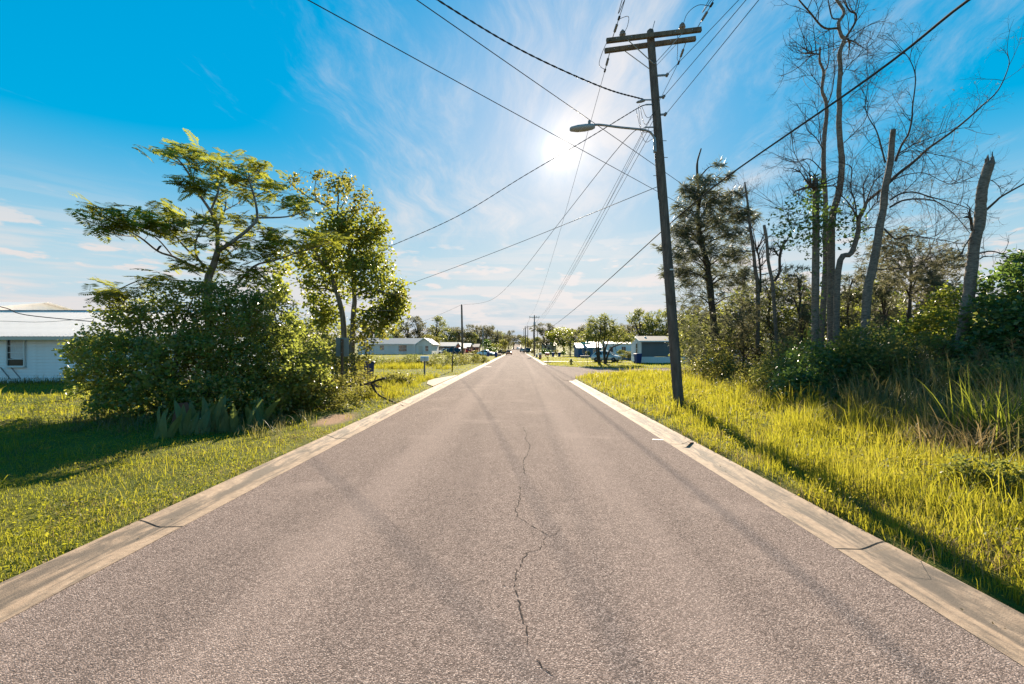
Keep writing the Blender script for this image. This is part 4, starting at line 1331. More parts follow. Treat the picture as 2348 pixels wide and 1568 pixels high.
A_TR = [(1650, 880), C10(560, 1568), C10(540, 1400), C10(520, 1250), C10(470, 1080), C10(440, 900), C10(440, 700), C10(440, 550), C10(430, 400), C10(432, 280), C10(468, 150)]
A_L = [(440, 470, 100, 50, 40), (560, 480, 100, 60, 45), (650, 310, 40, 34, 16), (720, 430, 55, 26, 20), (330, 570, 95, 80, 60), (500, 620, 150, 70, 90), (620, 700, 170, 80, 110), (780, 620, 110, 75, 66), (300, 750, 105, 85, 70),
       (480, 850, 190, 90, 130), (700, 850, 180, 95, 130), (850, 780, 110, 85, 70), (985, 850, 50, 50, 24), (270, 950, 110, 95, 90), (560, 1000, 240, 110, 170), (850, 1000, 130, 95, 80), (100, 1120, 80, 40, 34),
       (300, 1150, 140, 105, 110), (600, 1200, 240, 110, 170), (850, 1200, 120, 100, 60), (180, 1350, 110, 100, 80), (400, 1400, 190, 110, 130), (700, 1400, 220, 110, 150), (900, 1400, 90, 90, 50), (330, 560, 40, 30, 10)]
build_casuarina('casuarina_tree', 'tall dark needle leaved tree just right of the near utility pole', 28.0, A_TR, .22, .04, [(*C10(a, b), c * .2339, d * .2339, n) for a, b, c, d, n in A_L] + [(1580, 680, 50, 40, 70), (1645, 690, 60, 40, 80), (1705, 680, 50, 50, 70), (1600, 750, 60, 40, 80), (1680, 760, 60, 40, 80), (1555, 720, 30, 30, 30), (1722, 740, 40, 40, 50), (1610, 810, 50, 30, 60), (1570, 600, 40, 50, 50), (1545, 540, 26, 30, 20)], 61)
B_TR = [(2075, 900), (2078, 800), (2085, 700), (2090, 610)]
B_L = [C9(760, 1150) + (40, 36, 60), C9(850, 1150) + (44, 40, 66), C9(640, 1250) + (50, 44, 66), C9(900, 1300) + (70, 44, 90), C9(1150, 1250) + (56, 30, 56), C9(1250, 1330) + (44, 30, 40), C9(760, 1400) + (76, 46, 100), C9(1020, 1430) + (76, 40, 100), C9(1250, 1440) + (50, 40, 50), C9(1300, 1290) + (40, 22, 20)]
build_casuarina('casuarina_tree', 'low grey needle leaved tree between the leaning tree and the banded trunk', 20.0, B_TR, .12, .04, B_L, 62, 1.5, .26, .014, 'leaf_grey')

def sapling_lobes(x, y0, y1, w, n, seed):
    r = random.Random(seed)
    return [(x + r.uniform(-w, w) * (.4 + .6 * i / n), y0 + (y1 - y0) * i / n, r.uniform(.35, .6) * w, r.uniform(16, 28), 34) for i in range(n)]


for i, (x, Y, y0, y1, w, mt, lb) in enumerate([(1765, 27.5, 640, 830, 55, 'needle', 'dark needle leaved sapling between the two snags'), (1835, 23, 630, 830, 50, 'leaf_grey', 'grey needle leaved sapling left of the ivy clad trunk'), (1945, 22, 640, 820, 55, 'needle', 'dark needle leaved sapling right of the tallest trunk'),
                                               (2030, 21, 640, 810, 50, 'needle', 'dark needle leaved sapling behind the leaning bare tree'), (2150, 17.5, 640, 820, 55, 'leaf_grey', 'grey needle leaved sapling left of the banded trunk'), (1700, 26, 700, 840, 50, 'leaf_grey', 'grey needle leaved sapling right of the casuarina trunk')]):
    build_casuarina('casuarina_sapling', lb, Y, [(x, 870), (x + 4, 800), (x - 3, 720), (x + 2, y0)], .07, .015, sapling_lobes(x, y0, y1, w, 12, i), 500 + i, 1.3, .30, .015, mt)

# undergrowth of the wood: every bush a thing of its own
G_U = 'bushes under the right wood'
shrub('undergrowth_bush', [lobe(1640, 840, 24, 48, 34, 60), lobe(1690, 860, 23, 40, 30, 50), lobe(1660, 800, 25, 34, 30, 30)], 11, .16, .14, 'leaf_weed', 'pale sunlit bush at the foot of the casuarina', 'bush', G_U, 71, 7)
shrub('undergrowth_bush', [lobe(1880, 850, 15.5, 90, 60, 170), lobe(1950, 850, 15.5, 80, 62, 150), lobe(1830, 890, 14.6, 60, 40, 90), lobe(1900, 905, 14.4, 80, 40, 90)], 12, .12, .12, 'leaf_dark', 'dark dense bush in front of the bare trunks', 'bush', G_U, 72, 9)
shrub('undergrowth_bush', [lobe(1760, 770, 31, 60, 60, 70), lobe(1690, 740, 32, 60, 60, 60), lobe(1730, 690, 33, 50, 46, 36)], 11, .24, .20, 'leaf_mid', 'loose olive bush behind the slender snag', 'bush', G_U, 73, 7)
shrub('undergrowth_bush', [lobe(1840, 740, 27, 60, 56, 80), lobe(1810, 690, 27, 46, 50, 50), lobe(1850, 800, 26, 50, 40, 60)], 11, .2, .18, 'leaf_mid', 'leafy bush behind the forked snag', 'bush', G_U, 74, 7)
shrub('undergrowth_bush', [lobe(1960, 740, 25, 60, 70, 100), lobe(2010, 700, 26, 50, 56, 60), lobe(2040, 780, 24, 60, 50, 80)], 11, .2, .18, 'leaf_broad', 'bright green bush glimpsed behind the leaning bare tree', 'bush', G_U, 75, 7)
shrub('undergrowth_bush', [lobe(2040, 830, 17, 70, 46, 120), lobe(2100, 790, 18, 60, 50, 110), lobe(2000, 800, 17.5, 40, 40, 50)], 12, .14, .13, 'leaf_dark', 'dark bush right of the leaning bare tree', 'bush', G_U, 76, 7)
shrub('undergrowth_bush', [lobe(2150, 760, 15, 50, 46, 90), lobe(2170, 700, 15.5, 40, 40, 40), lobe(2200, 800, 14, 60, 40, 90)], 12, .12, .13, 'leaf_broad', 'green bush at the foot of the banded dead trunk', 'bush', G_U, 77, 6)
shrub('undergrowth_bush', [lobe(1590, 800, 33, 40, 40, 50), lobe(1575, 760, 34, 34, 50, 40), lobe(1620, 760, 34, 40, 40, 40)], 10, .26, .22, 'leaf_mid', 'olive bush between the near utility pole and the casuarina', 'bush', G_U, 78, 6)
shrub('leafy_tree', [lobe(2330, 660, 12.5, 60, 60, 110, .9), lobe(2290, 740, 12.2, 60, 50, 90, .9), lobe(2350, 780, 11.8, 90, 70, 170, 1.0), lobe(2280, 820, 12, 70, 46, 110, .9), lobe(2400, 640, 12.6, 70, 80, 120, .9), lobe(2420, 760, 12, 80, 90, 160, 1.0), lobe(2350, 610, 12.6, 30, 30, 24, .5), lobe(2255, 690, 12.3, 20, 14, 7, .3)],
      10, .11, .13, 'leaf_dark', 'glossy dark green leafy tree at the far right edge', 'tree', seed=79, stems=11, aspect=.24, stem_r=.05)
shrub('undergrowth_bush', [lobe(2330, 880, 10.5, 90, 46, 130, .8), lobe(2230, 870, 11.5, 70, 40, 100, .8), lobe(2420, 870, 10.2, 60, 60, 90, .8)], 12, .11, .10, 'leaf_mid', 'mid green bush below the glossy leafy tree', 'bush', G_U, 80, 7)
shrub('undergrowth_bush', [lobe(1730, 880, 19, 50, 34, 70), lobe(1690, 900, 18, 44, 26, 50), lobe(1760, 850, 20, 44, 34, 50)], 9, .16, .10, 'leaf_weed', 'twiggy half bare bush left of the dark dense bush', 'bush', G_U, 81, 14)
shrub('undergrowth_bush', [lobe(1990, 800, 14.8, 60, 50, 110), lobe(2030, 860, 13.8, 60, 40, 90)], 11, .12, .10, 'leaf_mid', 'tangled olive bush in front of the leaning bare tree', 'bush', G_U, 82, 9)
shrub('undergrowth_bush', [lobe(2100, 820, 13.2, 60, 50, 110), lobe(2140, 870, 12.4, 60, 40, 90)], 11, .11, .09, 'leaf_weed', 'tangled tan bush left of the banded trunk', 'bush', G_U, 83, 10)
shrub('undergrowth_bush', [lobe(1800, 830, 18.5, 50, 50, 90), lobe(1770, 870, 17.6, 44, 34, 60)], 11, .14, .11, 'leaf_mid', 'tangled olive bush at the foot of the forked snag', 'bush', G_U, 84, 9)
for i, (x, y, Y, s, mt, lb) in enumerate([(1720, 730, 44, 90, 'leaf_grey', 'greyish bush deep in the wood behind the casuarina'), (1900, 720, 40, 90, 'leaf_mid', 'olive bush deep in the wood behind the tallest bare tree'), (2090, 700, 36, 80, 'leaf_grey', 'greyish bush deep in the wood behind the low needle tree'),
                                          (2200, 720, 30, 80, 'leaf_mid', 'olive bush deep in the wood behind the banded trunk'), (1620, 720, 46, 60, 'leaf_grey', 'greyish bush deep in the wood left of the casuarina'), (1990, 680, 44, 60, 'leaf_mid', 'olive bush deep in the wood behind the leaning tree'), (2300, 740, 24, 100, 'leaf_mid', 'olive bush deep in the wood behind the glossy tree')]):
    shrub('background_bush', [lobe(x, y + 20, Y, s * .9, s * .7, 90), lobe(x - s * .5, y + 60, Y, s * .7, s * .5, 70), lobe(x + s * .5, y + 50, Y, s * .7, s * .5, 70)], 10, .3, .30, mt, lb, 'bush', 'bushes deep in the right wood', 90 + i, 5)


# ------------------------------------------------------------------ tall grass on the right
def arch_blades(cx, cy, n, h, w, r, spread=.5, seg=5, droop=.6, cz=None):
    """arching long blades from clump centres (arrays)"""
    m = len(cx) * n
    x = np.repeat(cx, n) + r.normal(0, .10, m); y = np.repeat(cy, n) + r.normal(0, .10, m)
    z = ground_z(x, y)
    H = np.repeat(h, n) * r.uniform(.55, 1.15, m)
    a = r.uniform(0, 2 * np.pi, m); out = H * r.uniform(.1, 1.0, m) * spread
    dr = droop * r.uniform(.2, 1.2, m)
    V = np.empty((m, 2 * seg + 1, 3), np.float32)
    pa = a + np.pi / 2 + r.normal(0, .3, m)
    for i in range(seg + 1):
        t = i / seg
        ww = w * (1 - t) ** .7 * (.6 + .8 * t if t < .5 else 1)
        px = x + np.cos(a) * out * t ** 1.4; py = y + np.sin(a) * out * t ** 1.4
        pz = z + H * (t - dr * .55 * t ** 2.6)
        if i < seg:
            V[:, 2 * i] = np.stack([px - np.cos(pa) * ww, py - np.sin(pa) * ww, pz], 1)
            V[:, 2 * i + 1] = np.stack([px + np.cos(pa) * ww, py + np.sin(pa) * ww, pz], 1)
        else:
            V[:, 2 * i] = np.stack([px, py, pz], 1)
    b = ((2 * seg + 1) * np.arange(m))[:, None]; T = []
    for i in range(seg - 1):
        T += [b + np.array([[2 * i, 2 * i + 1, 2 * i + 3]]), b + np.array([[2 * i, 2 * i + 3, 2 * i + 2]])]
    T.append(b + np.array([[2 * seg - 2, 2 * seg - 1, 2 * seg]]))
    return V.reshape(-1, 3), np.concatenate(T)


r_ = np.random.default_rng(101)
# mass of tall grass filling the ground under the wood
q = scatter(4.8, 34, 4.6, 34, falloff(16, 8, 1.2), lambda x, y: (x > 5.4 + .16 * y + .5 * np.sin(y * .8)) & (x > 6.2 - .1 * (y - 12)) & (pave_d(x, y) > 1.6) & (x < 1.3 * y + 2), 102)
dd_ = q[:, 0] - 5.4 - .16 * q[:, 1]
h_ = r_.uniform(.55, 1.1, len(q)) * (.55 + .75 * sstep(.3, 2.2, dd_)) * np.where((q[:, 1] < 12.5) & (dd_ > 1.0), 1.45, 1)
V_, T_ = arch_blades(q[:, 0], q[:, 1], 14, h_, .0115, r_, .6, 4, .75)
obj_np('tall_grass', V_, T_, M['tall_blade'], kind='stuff', label='mass of tall arching grass under the right wood', cat='grass')
q2 = q[r_.uniform(0, 1, len(q)) < .28]
V_, T_ = arch_blades(q2[:, 0], q2[:, 1], 8, r_.uniform(.4, .9, len(q2)), .009, r_, .95, 5, 1.1)
obj_np('dead_grass', V_, T_, M['dry_grass'], kind='stuff', label='dry tan blades bent over in the tall grass', cat='grass')


def grass_clump(x, y, h, n, mat, label, seed, heads=0, spread=.55, w=.014, droop=.5, group='big grass clumps on the right verge'):
    r = np.random.default_rng(seed)
    root = root_at('grass_clump', x, y, label, 'grass clump', group); off = np.array(root.location)
    k = 6
    V, T = arch_blades(x + r.normal(0, .22, k), y + r.normal(0, .22, k), n // k, np.full(k, h), w, r, spread, 6, droop)
    obj_np('blades', V - off, T, M[mat], root, kind='stuff')
    for i in range(heads):
        a = r.uniform(0, 2 * np.pi); top = np.array([x + math.cos(a) * h * .3, y + math.sin(a) * h * .3, off[2] + h * r.uniform(.85, 1.15)])
        tb = TB(); b = np.array([x + r.normal(0, .1), y + r.normal(0, .1), off[2]])
        tb.tube(smooth_path([b, (b + top) / 2 + [0, 0, .12], top], 4), .0045, 3)
        for q in range(26):
            t = r.uniform(0, 1); p = top - np.array([0, 0, 1]) * t * .40 * h * .7
            d = unit(np.array([r.normal(0, 1), r.normal(0, 1), .9]))
            L = .30 * (.5 + t * .7) * r.uniform(.6, 1.1)
            tb.tube([p, p + d * L * .5 + [0, 0, .01], p + d * L], [.0030, .0032, .0015], 3)
        tb.build('seed_head', 'dry_grass', root, off)
    return root


gspec = [((2185, 985), 1.95, 220, 'tall_blade', 'broad grass clump with tan feathery seed heads below the banded trunk', 5), ((2100, 960), 1.6, 180, 'tall_blade', 'arching grass clump left of the feathery seed heads', 4), ((2335, 1010), 2.0, 220, 'tall_blade', 'tall grass clump at the right edge of the photo', 6), ((2060, 930), 1.5, 170, 'tall_blade', 'tall grass clump at the foot of the dark right bush', 3), ((2260, 960), 2.0, 200, 'tall_blade', 'tallest grass clump behind the bright reed like one', 7),
         ((2265, 1080), 1.05, 120, 'dry_grass', 'withered brown grass clump hanging over the verge', 0), ((2180, 1060), .9, 120, 'dry_grass', 'tangled dry grass clump left of the withered one', 0), ((2080, 1000), .8, 100, 'dry_grass', 'low dry bent grass clump on the verge', 0)]
for i, (pt, h, n, mt, lb, hd) in enumerate(gspec):
    gx, gy = G(*pt); grass_clump(gx, gy, h, n, mt, lb, 110 + i, hd, .6 if mt != 'dry_grass' else .9, .012, .5 if mt != 'dry_grass' else 1.0)
gx, gy = G(2262, 1062)
grass_clump(gx, gy, 1.75, 110, 'reed_blade', 'bright yellow green reed like clump catching the sun', 120, 0, .6, .013, .55)
gx, gy = G(2340, 1085)
grass_clump(gx, gy, 1.5, 120, 'reed_blade', 'bright green broad bladed clump at the right picture edge', 121, 0, .6, .014, .6)


def starburst(x, y, z, label, seed):
    """dry spiky seed head on a bent stalk"""
    r = np.random.default_rng(seed)
    root = empty('dry_seed_stalk', (x, y + .1, gz(x, y + .1)), label=label, cat='seed stalk', group='dry starburst seed stalks on the right verge')
    off = np.array(root.location); c = np.array([x, y, z])
    tb = TB(); tb.tube(smooth_path([off, (off + c) / 2 + [0, 0, .1], c], 4), .005, 4); tb.build('stalk', 'dry_grass', root, off)
    tb = TB()
    for q in range(34):
        d = unit(r.normal(0, 1, 3) * [1, 1, .55]); L = r.uniform(.12, .32)
        tb.tube([c, c + d * L * .6, c + d * L], [.004, .004, .0015], 3)
    tb.build('seed_head', 'dry_grass', root, off)


p = P(2258, 1035, 7.2); starburst(*p, 'left one of two dry starburst seed heads hanging over the verge', 131)
p = P(2335, 1050, 6.9); starburst(*p, 'right one of two dry starburst seed heads at the picture edge', 132)

# broad leaved weed on the verge
for i, (x, y, s) in enumerate([(2210, 1105, .5), (2290, 1120, .45)]):
    gx, gy = G(x, y + 40)
    shrub('verge_weed', [((gx, gy, .42), (.22, .16, .14), 26), ((gx + .15, gy + .1, .25), (.18, .16, .12), 18)], 6, .05, .055, 'leaf_mid', ['left', 'right'][i] + ' one of two broad leaved green weeds on the right verge', 'weed', 'broad leaved weeds on the verge', 140 + i, 5, aspect=.34, stem_r=.008)
# ------------------------------------------------------------------ near utility pole
def build_pole():
    bx, by = 5.35, 15.0
    bz = gz(bx, by)
    root = empty('utility_pole', (bx, by, bz), label='tall leaning wooden utility pole with double crossarm and street lamp on the right verge', cat='utility pole')
    off = np.array([bx, by, bz])
    base = np.array([bx, by, bz - .3]); top = np.array([4.37, 15.0, 12.52])
    ax = lambda z: base + (top - base) * ((z - base[2]) / (top[2] - base[2]))
    L = lambda p: np.asarray(p, float) - off
    mb = MB(); zs = [bz - .3, bz + .4, 2, 4, 6, 8, 10, 12.3, 12.47, 12.52]
    rad = [.175, .172, .166, .158, .15, .142, .133, .124, .105, .05]
    mb.tube([L(ax(z)) for z in zs], rad, 18); mb.build('pole_shaft', M['pole_wood'], root)
    # crossarms, one each side of the pole
    arms = []
    for a, b, Y in [((1390, 94), (1607, 68), 14.79), ((1386, 117), (1594, 89), 15.22)]:
        pa, pb = P(*a, Y), P(*b, Y)
        mb = MB(); mb.bar(L(pa), L(pb), .105, .135); o = mb.build('crossarm', M['arm_wood'], root); arms.append((pa, pb, o))
        for t in (.1, .26, .72, .9):
            q = pa + (pb - pa) * t
            mb = MB(); mb.lathe([(.018, -.075), (.018, .075)], tuple(L(q)), 8, 'y'); mb.build('bolt', M['steel'], o)
    for k, (pa, pb, o) in enumerate(arms):
        yy = pa[1] + (-.03 if k == 0 else .03)
        mid = ax(11.28 if k == 0 else 11.25); mid = np.array([mid[0], by - .145 if k == 0 else by + .145, mid[2]])
        for t in (.22, .80):
            q = pa + (pb - pa) * t; q = np.array([q[0], yy, q[2] - .06])
            mb = MB(); mb.bar(L(q), L(mid), .035, .012); mb.build('brace', M['steel'], root)
    # post insulators on the near arm
    for t in (.17, .80):
        pa, pb, o = arms[0]
        q = L(pa + (pb - pa) * t + [0, 0, .067])
        mb = MB()
        mb.lathe([(.02, 0), (.02, .05), (.055, .05), (.105, .07), (.105, .09), (.06, .10), (.055, .13), (.09, .14), (.085, .16), (.04, .18), (.045, .21), (.03, .23)], tuple(q), 16)
        mb.build('insulator', M['ceramic'], root)

    def string(a, b, name='insulator_string'):
        """dead-end insulator string from a to b"""
        a = np.asarray(a, float); b = np.asarray(b, float)
        pts = []; rad = []
        for i in range(25):
            t = i / 24
            pts.append(L(a + (b - a) * t))
            rad.append((.045 if i % 2 else .028) if .3 < t < .72 else .013)
        mb = MB(); mb.tube(pts, rad, 8); mb.build(name, M['ceramic'], root)
        mb = MB(); mb.bar(L(b - (b - a) * .04), L(b + (b - a) * .14), .06, .035); mb.build('clamp', M['black_iron'], root)
    A = arms[0]; B = arms[1]
    nl = A[0] + (A[1] - A[0]) * .06 + [0, -.06, .03]; nr = A[0] + (A[1] - A[0]) * .955 + [0, -.06, .05]
    fl = B[0] + (B[1] - B[0]) * .06 + [0, .06, -.03]; fr = B[0] + (B[1] - B[0]) * .90 + [0, .06, -.05]
    ends = dict(nl=(nl, P(1418, 44, 13.95)), nr=(nr, P(1629, 14, 13.75)), fl=(fl, P(1387, 160, 16.0)), fr=(fr, P(1556, 142, 16.0)))
    for k, (a, b) in ends.items(): string(a, b)

    def jumper(pts, r=.009):
        mb = MB(); mb.tube([L(p) for p in smooth_path(pts, 5)], r, 5); mb.build('jumper_wire', M['wire'], root)
    jumper([ends['nl'][1], P(1440, 38, 14.1), P(1438, 60, 14.5), P(1430, 76, 14.78)])
    jumper([ends['nr'][1], P(1600, 12, 14.0), P(1575, 32, 14.4), P(1565, 60, 14.78)])
    jumper([P(1424, 84, 14.78), P(1405, 92, 14.75), P(1392, 96, 14.75), P(1377, 130, 15.2), P(1374, 150, 15.6), ends['fl'][1]])
    jumper([P(1553, 80, 14.8), P(1553, 115, 15.3), P(1552, 135, 15.8), ends['fr'][1]])
    mb = MB(); q = ax(12.45); mb.tube([L(q + [.06, 0, 0]), L(q + [.15, 0, .35])], .012, 6); mb.build('pole_pin', M['steel'], root)
    # street lamp arm and head
    att = ax(8.85) + [-.14, -.02, 0]
    arm = smooth_path([att + [0, 0, -.35], att, att + [-.05, 0, .16], P(1480, 299, 14.95), P(1420, 292, 14.9), P(1372, 286, 14.85), P(1352, 289, 14.85)], 5)
    mb = MB(); mb.tube([L(p) for p in arm], .036, 10); la = mb.build('lamp_arm', M['steel'], root)
    e = L(P(1362, 290, 14.85))
    mb = MB(); rings = []
    for x, w, h0, h1 in [(.02, .05, -.06, .05), (-.06, .11, -.10, .08), (-.30, .15, -.15, .065), (-.55, .15, -.17, .03), (-.76, .11, -.155, -.02), (-.80, .06, -.13, -.05)]:
        rings.append([(e[0] + x, e[1] + w * math.cos(a), e[2] + (h0 + h1) / 2 + (h1 - h0) / 2 * math.sin(a)) for a in np.linspace(0, 2 * np.pi, 12, endpoint=False)])
    mb.loft(rings, smooth=True); lh = mb.build('lamp_head', plain('lamp_grey', (.34, .36, .37), .45, .12), la)
    mb = MB(); mb.lathe([(.045, 0), (.045, .10), (.03, .13)], (e[0] - .16, e[1], e[2] + .07), 10); mb.build('photocell', M['ceramic'], la)
    mb = MB(); mb.box(att[0] - off[0] - .03, att[0] - off[0] + .08, att[1] - off[1] - .06, att[1] - off[1] + .06, 8.45 - bz, 8.95 - bz, .02); mb.build('lamp_bracket', M['steel'], la)
    # splice box, secondary rack, steps, tag, riser
    s = L(P(1470, 232, 14.75))
    mb = MB(); rings = []
    for x, r in [(-.17, .01), (-.13, .045), (0, .06), (.1, .05), (.14, .02)]:
        rings.append([(s[0] + x, s[1] + r * math.cos(a), s[2] + x * .25 + r * .8 * math.sin(a)) for a in np.linspace(0, 2 * np.pi, 10, endpoint=False)])
    mb.loft(rings, smooth=True); mb.build('splice_cover', M['ceramic'], root)
    for (x, y) in [(1529, 172), (1521, 222), (1525, 262)]:
        q = L(P(x, y, 14.95)); e_ = L(ax(P(x, y, 14.95)[2])); MB().bar(q, e_, .05, .05).build('rack_bracket', M['steel'], root); mb = MB(); mb.lathe([(.02, -.07), (.05, -.05), (.035, 0), (.05, .05), (.02, .07)], tuple(q), 10, 'y'); mb.build('spool_insulator', M['ceramic'], root)
    for z, s_ in [(8.85, 1), (8.3, 1), (7.7, -1)]:
        q = L(ax(z)); mb = MB(); mb.tube([q, q + [s_ * .26, 0, .0]], .011, 6); mb.build('step_bolt', M['steel'], root)
    q = L(ax(4.55)); mb = MB(); mb.box(q[0] - .02, q[0] + .10, q[1] - .19, q[1] - .165, q[2], q[2] + .045); mb.build('pole_tag', M['white_paint'], root)
    for i, (u, v, w_) in enumerate([((1466, 240), (1478, 285), (1500, 262)), ((1470, 242), (1484, 270), (1503, 255)), ((1463, 243), (1472, 300), (1498, 300)), ((1458, 252), (1476, 322), (1497, 318))]):
        jumper([P(*u, 14.75), P(*v, 14.8), P(*w_, 14.9)], .008)
    for z_, (x_, y_) in ((10.2, (1478, 229)), (10.05, (1480, 240)), (9.3, (1478, 292))):
        MB().bar(L(P(x_, y_, 14.9)), L(ax(z_)), .035, .035).build('cable_link', M['steel'], root)
    # cable running down the shaft
    mb = MB(); mb.tube([L(ax(z) + [-.165 + .003 * math.sin(z * 3), -.02, 0]) for z in np.linspace(6.9, 8.4, 8)], .011, 6); mb.build('riser_cable', M['wire'], root)
    return ends


ENDS = build_pole()


def wire(pts, r, label, n=6, twist=False, sm=6):
    pp = smooth_path(pts, sm)
    off = pp[0].copy()
    tb = TB()
    if twist:
        q = smooth_path(pts, 40)
        t = np.arange(len(q)) * .9
        tb.tube(q + np.stack([0 * t, np.sin(t) * r * .6, np.cos(t) * r * .6], 1), r * .75, 5)
        tb.tube(q - np.stack([0 * t, np.sin(t) * r * .6, np.cos(t) * r * .6], 1), r * .75, 5)
    else:
        tb.tube(pp, r, n)
    o = tb.build('overhead_wire', 'wire', None, off, label=label, cat='wire', group='overhead wires')
    o.location = off
    return o


def sag(a, b, s, n=9):
    a = np.asarray(a, float); b = np.asarray(b, float)
    return [a + (b - a) * t - np.array([0, 0, 4 * s * t * (1 - t)]) for t in np.linspace(0, 1, n)]


FP = (4.1, 110.0)                       # next pole along the right side
wire(sag(P(600, -58, 9.0), P(1664, 525, 29), .0), .013, 'thin wire running from the top left past the sun into the casuarina')
wire(sag(P(860, -66, 10.0), P(1664, 492, 29), .0), .013, 'wire from the top centre passing above the lamp head into the casuarina')
wire([P(1478, 229, 14.9), P(1380, 200, 14.2), P(1200, 118, 12.6), P(1003, 0, 11.1), P(780, -150, 9.8)], .020, 'thick twisted cable from the near pole to the top centre', twist=True)
wire([P(2480, -160, 4.6), P(2220, 0, 6.0), P(1990, 180, 7.8), P(1660, 410, 12.2), P(1541, 508, 15.15)], .022, 'thick black cable sweeping from the top right down to the near pole')
wire(sag(P(1541, 508, 15.15), (FP[0] - .1, FP[1], 5.4), .9), .020, 'thick lower cable from the near pole along the road to the next pole')
wire([ENDS['nl'][1], P(1432, 0, 13.35), P(1445, -60, 12.4), np.array([3.5, -4, 12.3])], .010, 'power line rising from the left end of the crossarm')
wire([ENDS['nr'][1], P(1640, -12, 13.4), P(1660, -60, 12.6), np.array([6.4, -4, 12.6])], .010, 'power line rising from the right end of the crossarm')
wire(sag(ENDS['fl'][1], (FP[0] - 1.15, FP[1], 9.75), 1.7), .008, 'faint power line from the left crossarm end down the road')
wire(sag(ENDS['fr'][1], (FP[0] + 1.15, FP[1], 9.75), 1.7), .008, 'faint power line from the right crossarm end down the road')
for i, (u, v, z, nm) in enumerate([((1530, 170), (1685, 0), 7.6, 'upper'), ((1521, 222), (1702, 0), 7.3, 'middle'), ((1526, 262), (1731, 0), 7.0, 'lower')]):
    a = P(*u, 14.95); Yb = (a[2] - 2) * F / 799.0; b = P(v[0], 0, Yb)
    e = a + (b - a) * 5.0
    wire(sag(a, e, .15), .0085, nm + ' of three parallel wires from the near pole to the top edge')
    wire(sag(P(1500 - 4 * i, 252 + 26 * i, 15.1), (FP[0] - .2 + .15 * i, FP[1], z), .95), .008, nm + ' of three parallel wires from the near pole down the road')
wire([P(1480, 240, 14.9), P(1455, 252, 15.2), P(1340, 322, 16.6), P(1200, 404, 18.6), P(1050, 495, 20.8), P(900, 562, 23), P(760, 617, 25), P(560, 690, 28)], .014, 'twisted house cable from the near pole crossing below the sun to the left trees', twist=True)
wire(sag(P(1512, 426, 15.1), P(560, 740, 62), 1.2), .011, 'thin wire from the middle of the near pole crossing to the left trees')
wire([P(1478, 292, 14.95), P(1425, 330, 16.8), P(1290, 500, 25), P(1180, 640, 38), P(1120, 690, 51), P(1061, 699, 67)], .012, 'sagging wire from the near pole to the wooden pole on the left')
wire(sag(P(1057, 699, 67), P(880, 762, 100), .5), .015, 'wire from the left wooden pole to the grey house')
wire(sag(P(540, 690, 40), P(780, 735, 62), .4), .013, 'short stretch of wire between the two left trees')
wire([P(-160, 680, 22), P(0, 703, 22.5), P(60, 722, 23), P(220, 738, 24.3)], .022, 'dark service cable sagging over the white house roof')
wire([P(-160, 735, 23), P(0, 736, 23.5), P(100, 738, 24), P(230, 728, 24.6)], .010, 'thin wire crossing in front of the white house roof')


# ------------------------------------------------------------------ poles further along
def far_pole(x, Y, top_z, r, label, arms=True, mat='pole_wood', lean=0.0, can=False, name='utility_pole'):
    z0 = max(gz(x, Y), float(base_z(Y)))
    root = empty(name, (x, Y, z0), label=label, cat='utility pole', group='poles along the street')
    h = top_z - z0
    mb = MB(); mb.tube([(0, 0, -.3), (lean * .4, 0, h * .5), (lean, 0, h * .98), (lean, 0, h)], [r * 1.2, r, r * .8, r * .5], 10); mb.build('pole_shaft', M[mat], root)
    if arms:
        mb = MB(); mb.bar((lean - 1.22, -.16, h - .55), (lean + 1.22, -.16, h - .55), .10, .12); mb.build('crossarm', M['arm_wood'], root)
        for s in (-1.12, 1.12, .5):
            mb = MB(); mb.lathe([(.03, 0), (.08, .06), (.05, .14), (.07, .18), (.02, .24)], (lean + s, -.16, h - .49), 8); mb.build('insulator', M['ceramic'], root)
        for s in (-.6, .6):
            mb = MB(); mb.bar((lean + s, -.16, h - .6), (lean, -.14, h - 1.15), .03, .03); mb.build('brace', M['steel'], root)
    if can:
        mb = MB(); mb.lathe([(.20, 0), (.24, .05), (.24, .85), (.20, .95), (.05, 1.0)], (lean, -.36, h - 2.7), 12); mb.build('transformer', M['steel'], root)
        mb = MB(); mb.tube([(lean, -.1, h - 2.2), (lean, -.36, h - 2.2)], .04, 6); mb.build('bracket', M['steel'], root)
    return root


far_pole(4.1, 110, 10.1, .15, 'first crossarm pole beyond the side street with a grey transformer', can=True)
far_pole(4.2, 185, 11.4, .16, 'second crossarm pole beyond the side street')
far_pole(4.2, 235, 13.2, .16, 'third crossarm pole beyond the side street')
far_pole(4.2, 300, 15.5, .17, 'fourth and farthest crossarm pole beyond the side street')
far_pole(P(1202, 780, 215)[0] + .3, 212, 11.5, .14, 'slim bare pole among the far crossarm poles', arms=False)
p = P(1060, 829, 67); far_pole(p[0], 67, 8.5, .15, 'dark wooden pole without crossarm on the left field', arms=False, lean=-.12)
p = P(1107, 812, 112); far_pole(p[0], 112, 7.1, .12, 'pale grey pole behind the white sedan', arms=False, mat='steel')
p = P(1143, 811, 160); far_pole(p[0], 160, 8.6, .14, 'dark leaning pole beside the oncoming orange car', arms=False, lean=-.4)
for i, (a, b) in enumerate([((110, 9.55), (185, 10.85)), ((185, 10.85), (235, 12.65)), ((235, 12.65), (300, 14.9))]):
    for s, nm in ((-1.12, 'left'), (1.12, 'right')):
        wire(sag((4.15 + s, a[0], a[1]), (4.2 + s, b[0], b[1]), .5), .02, nm + ' far power line between crossarm poles, span ' + ['nearest', 'middle', 'farthest'][i])
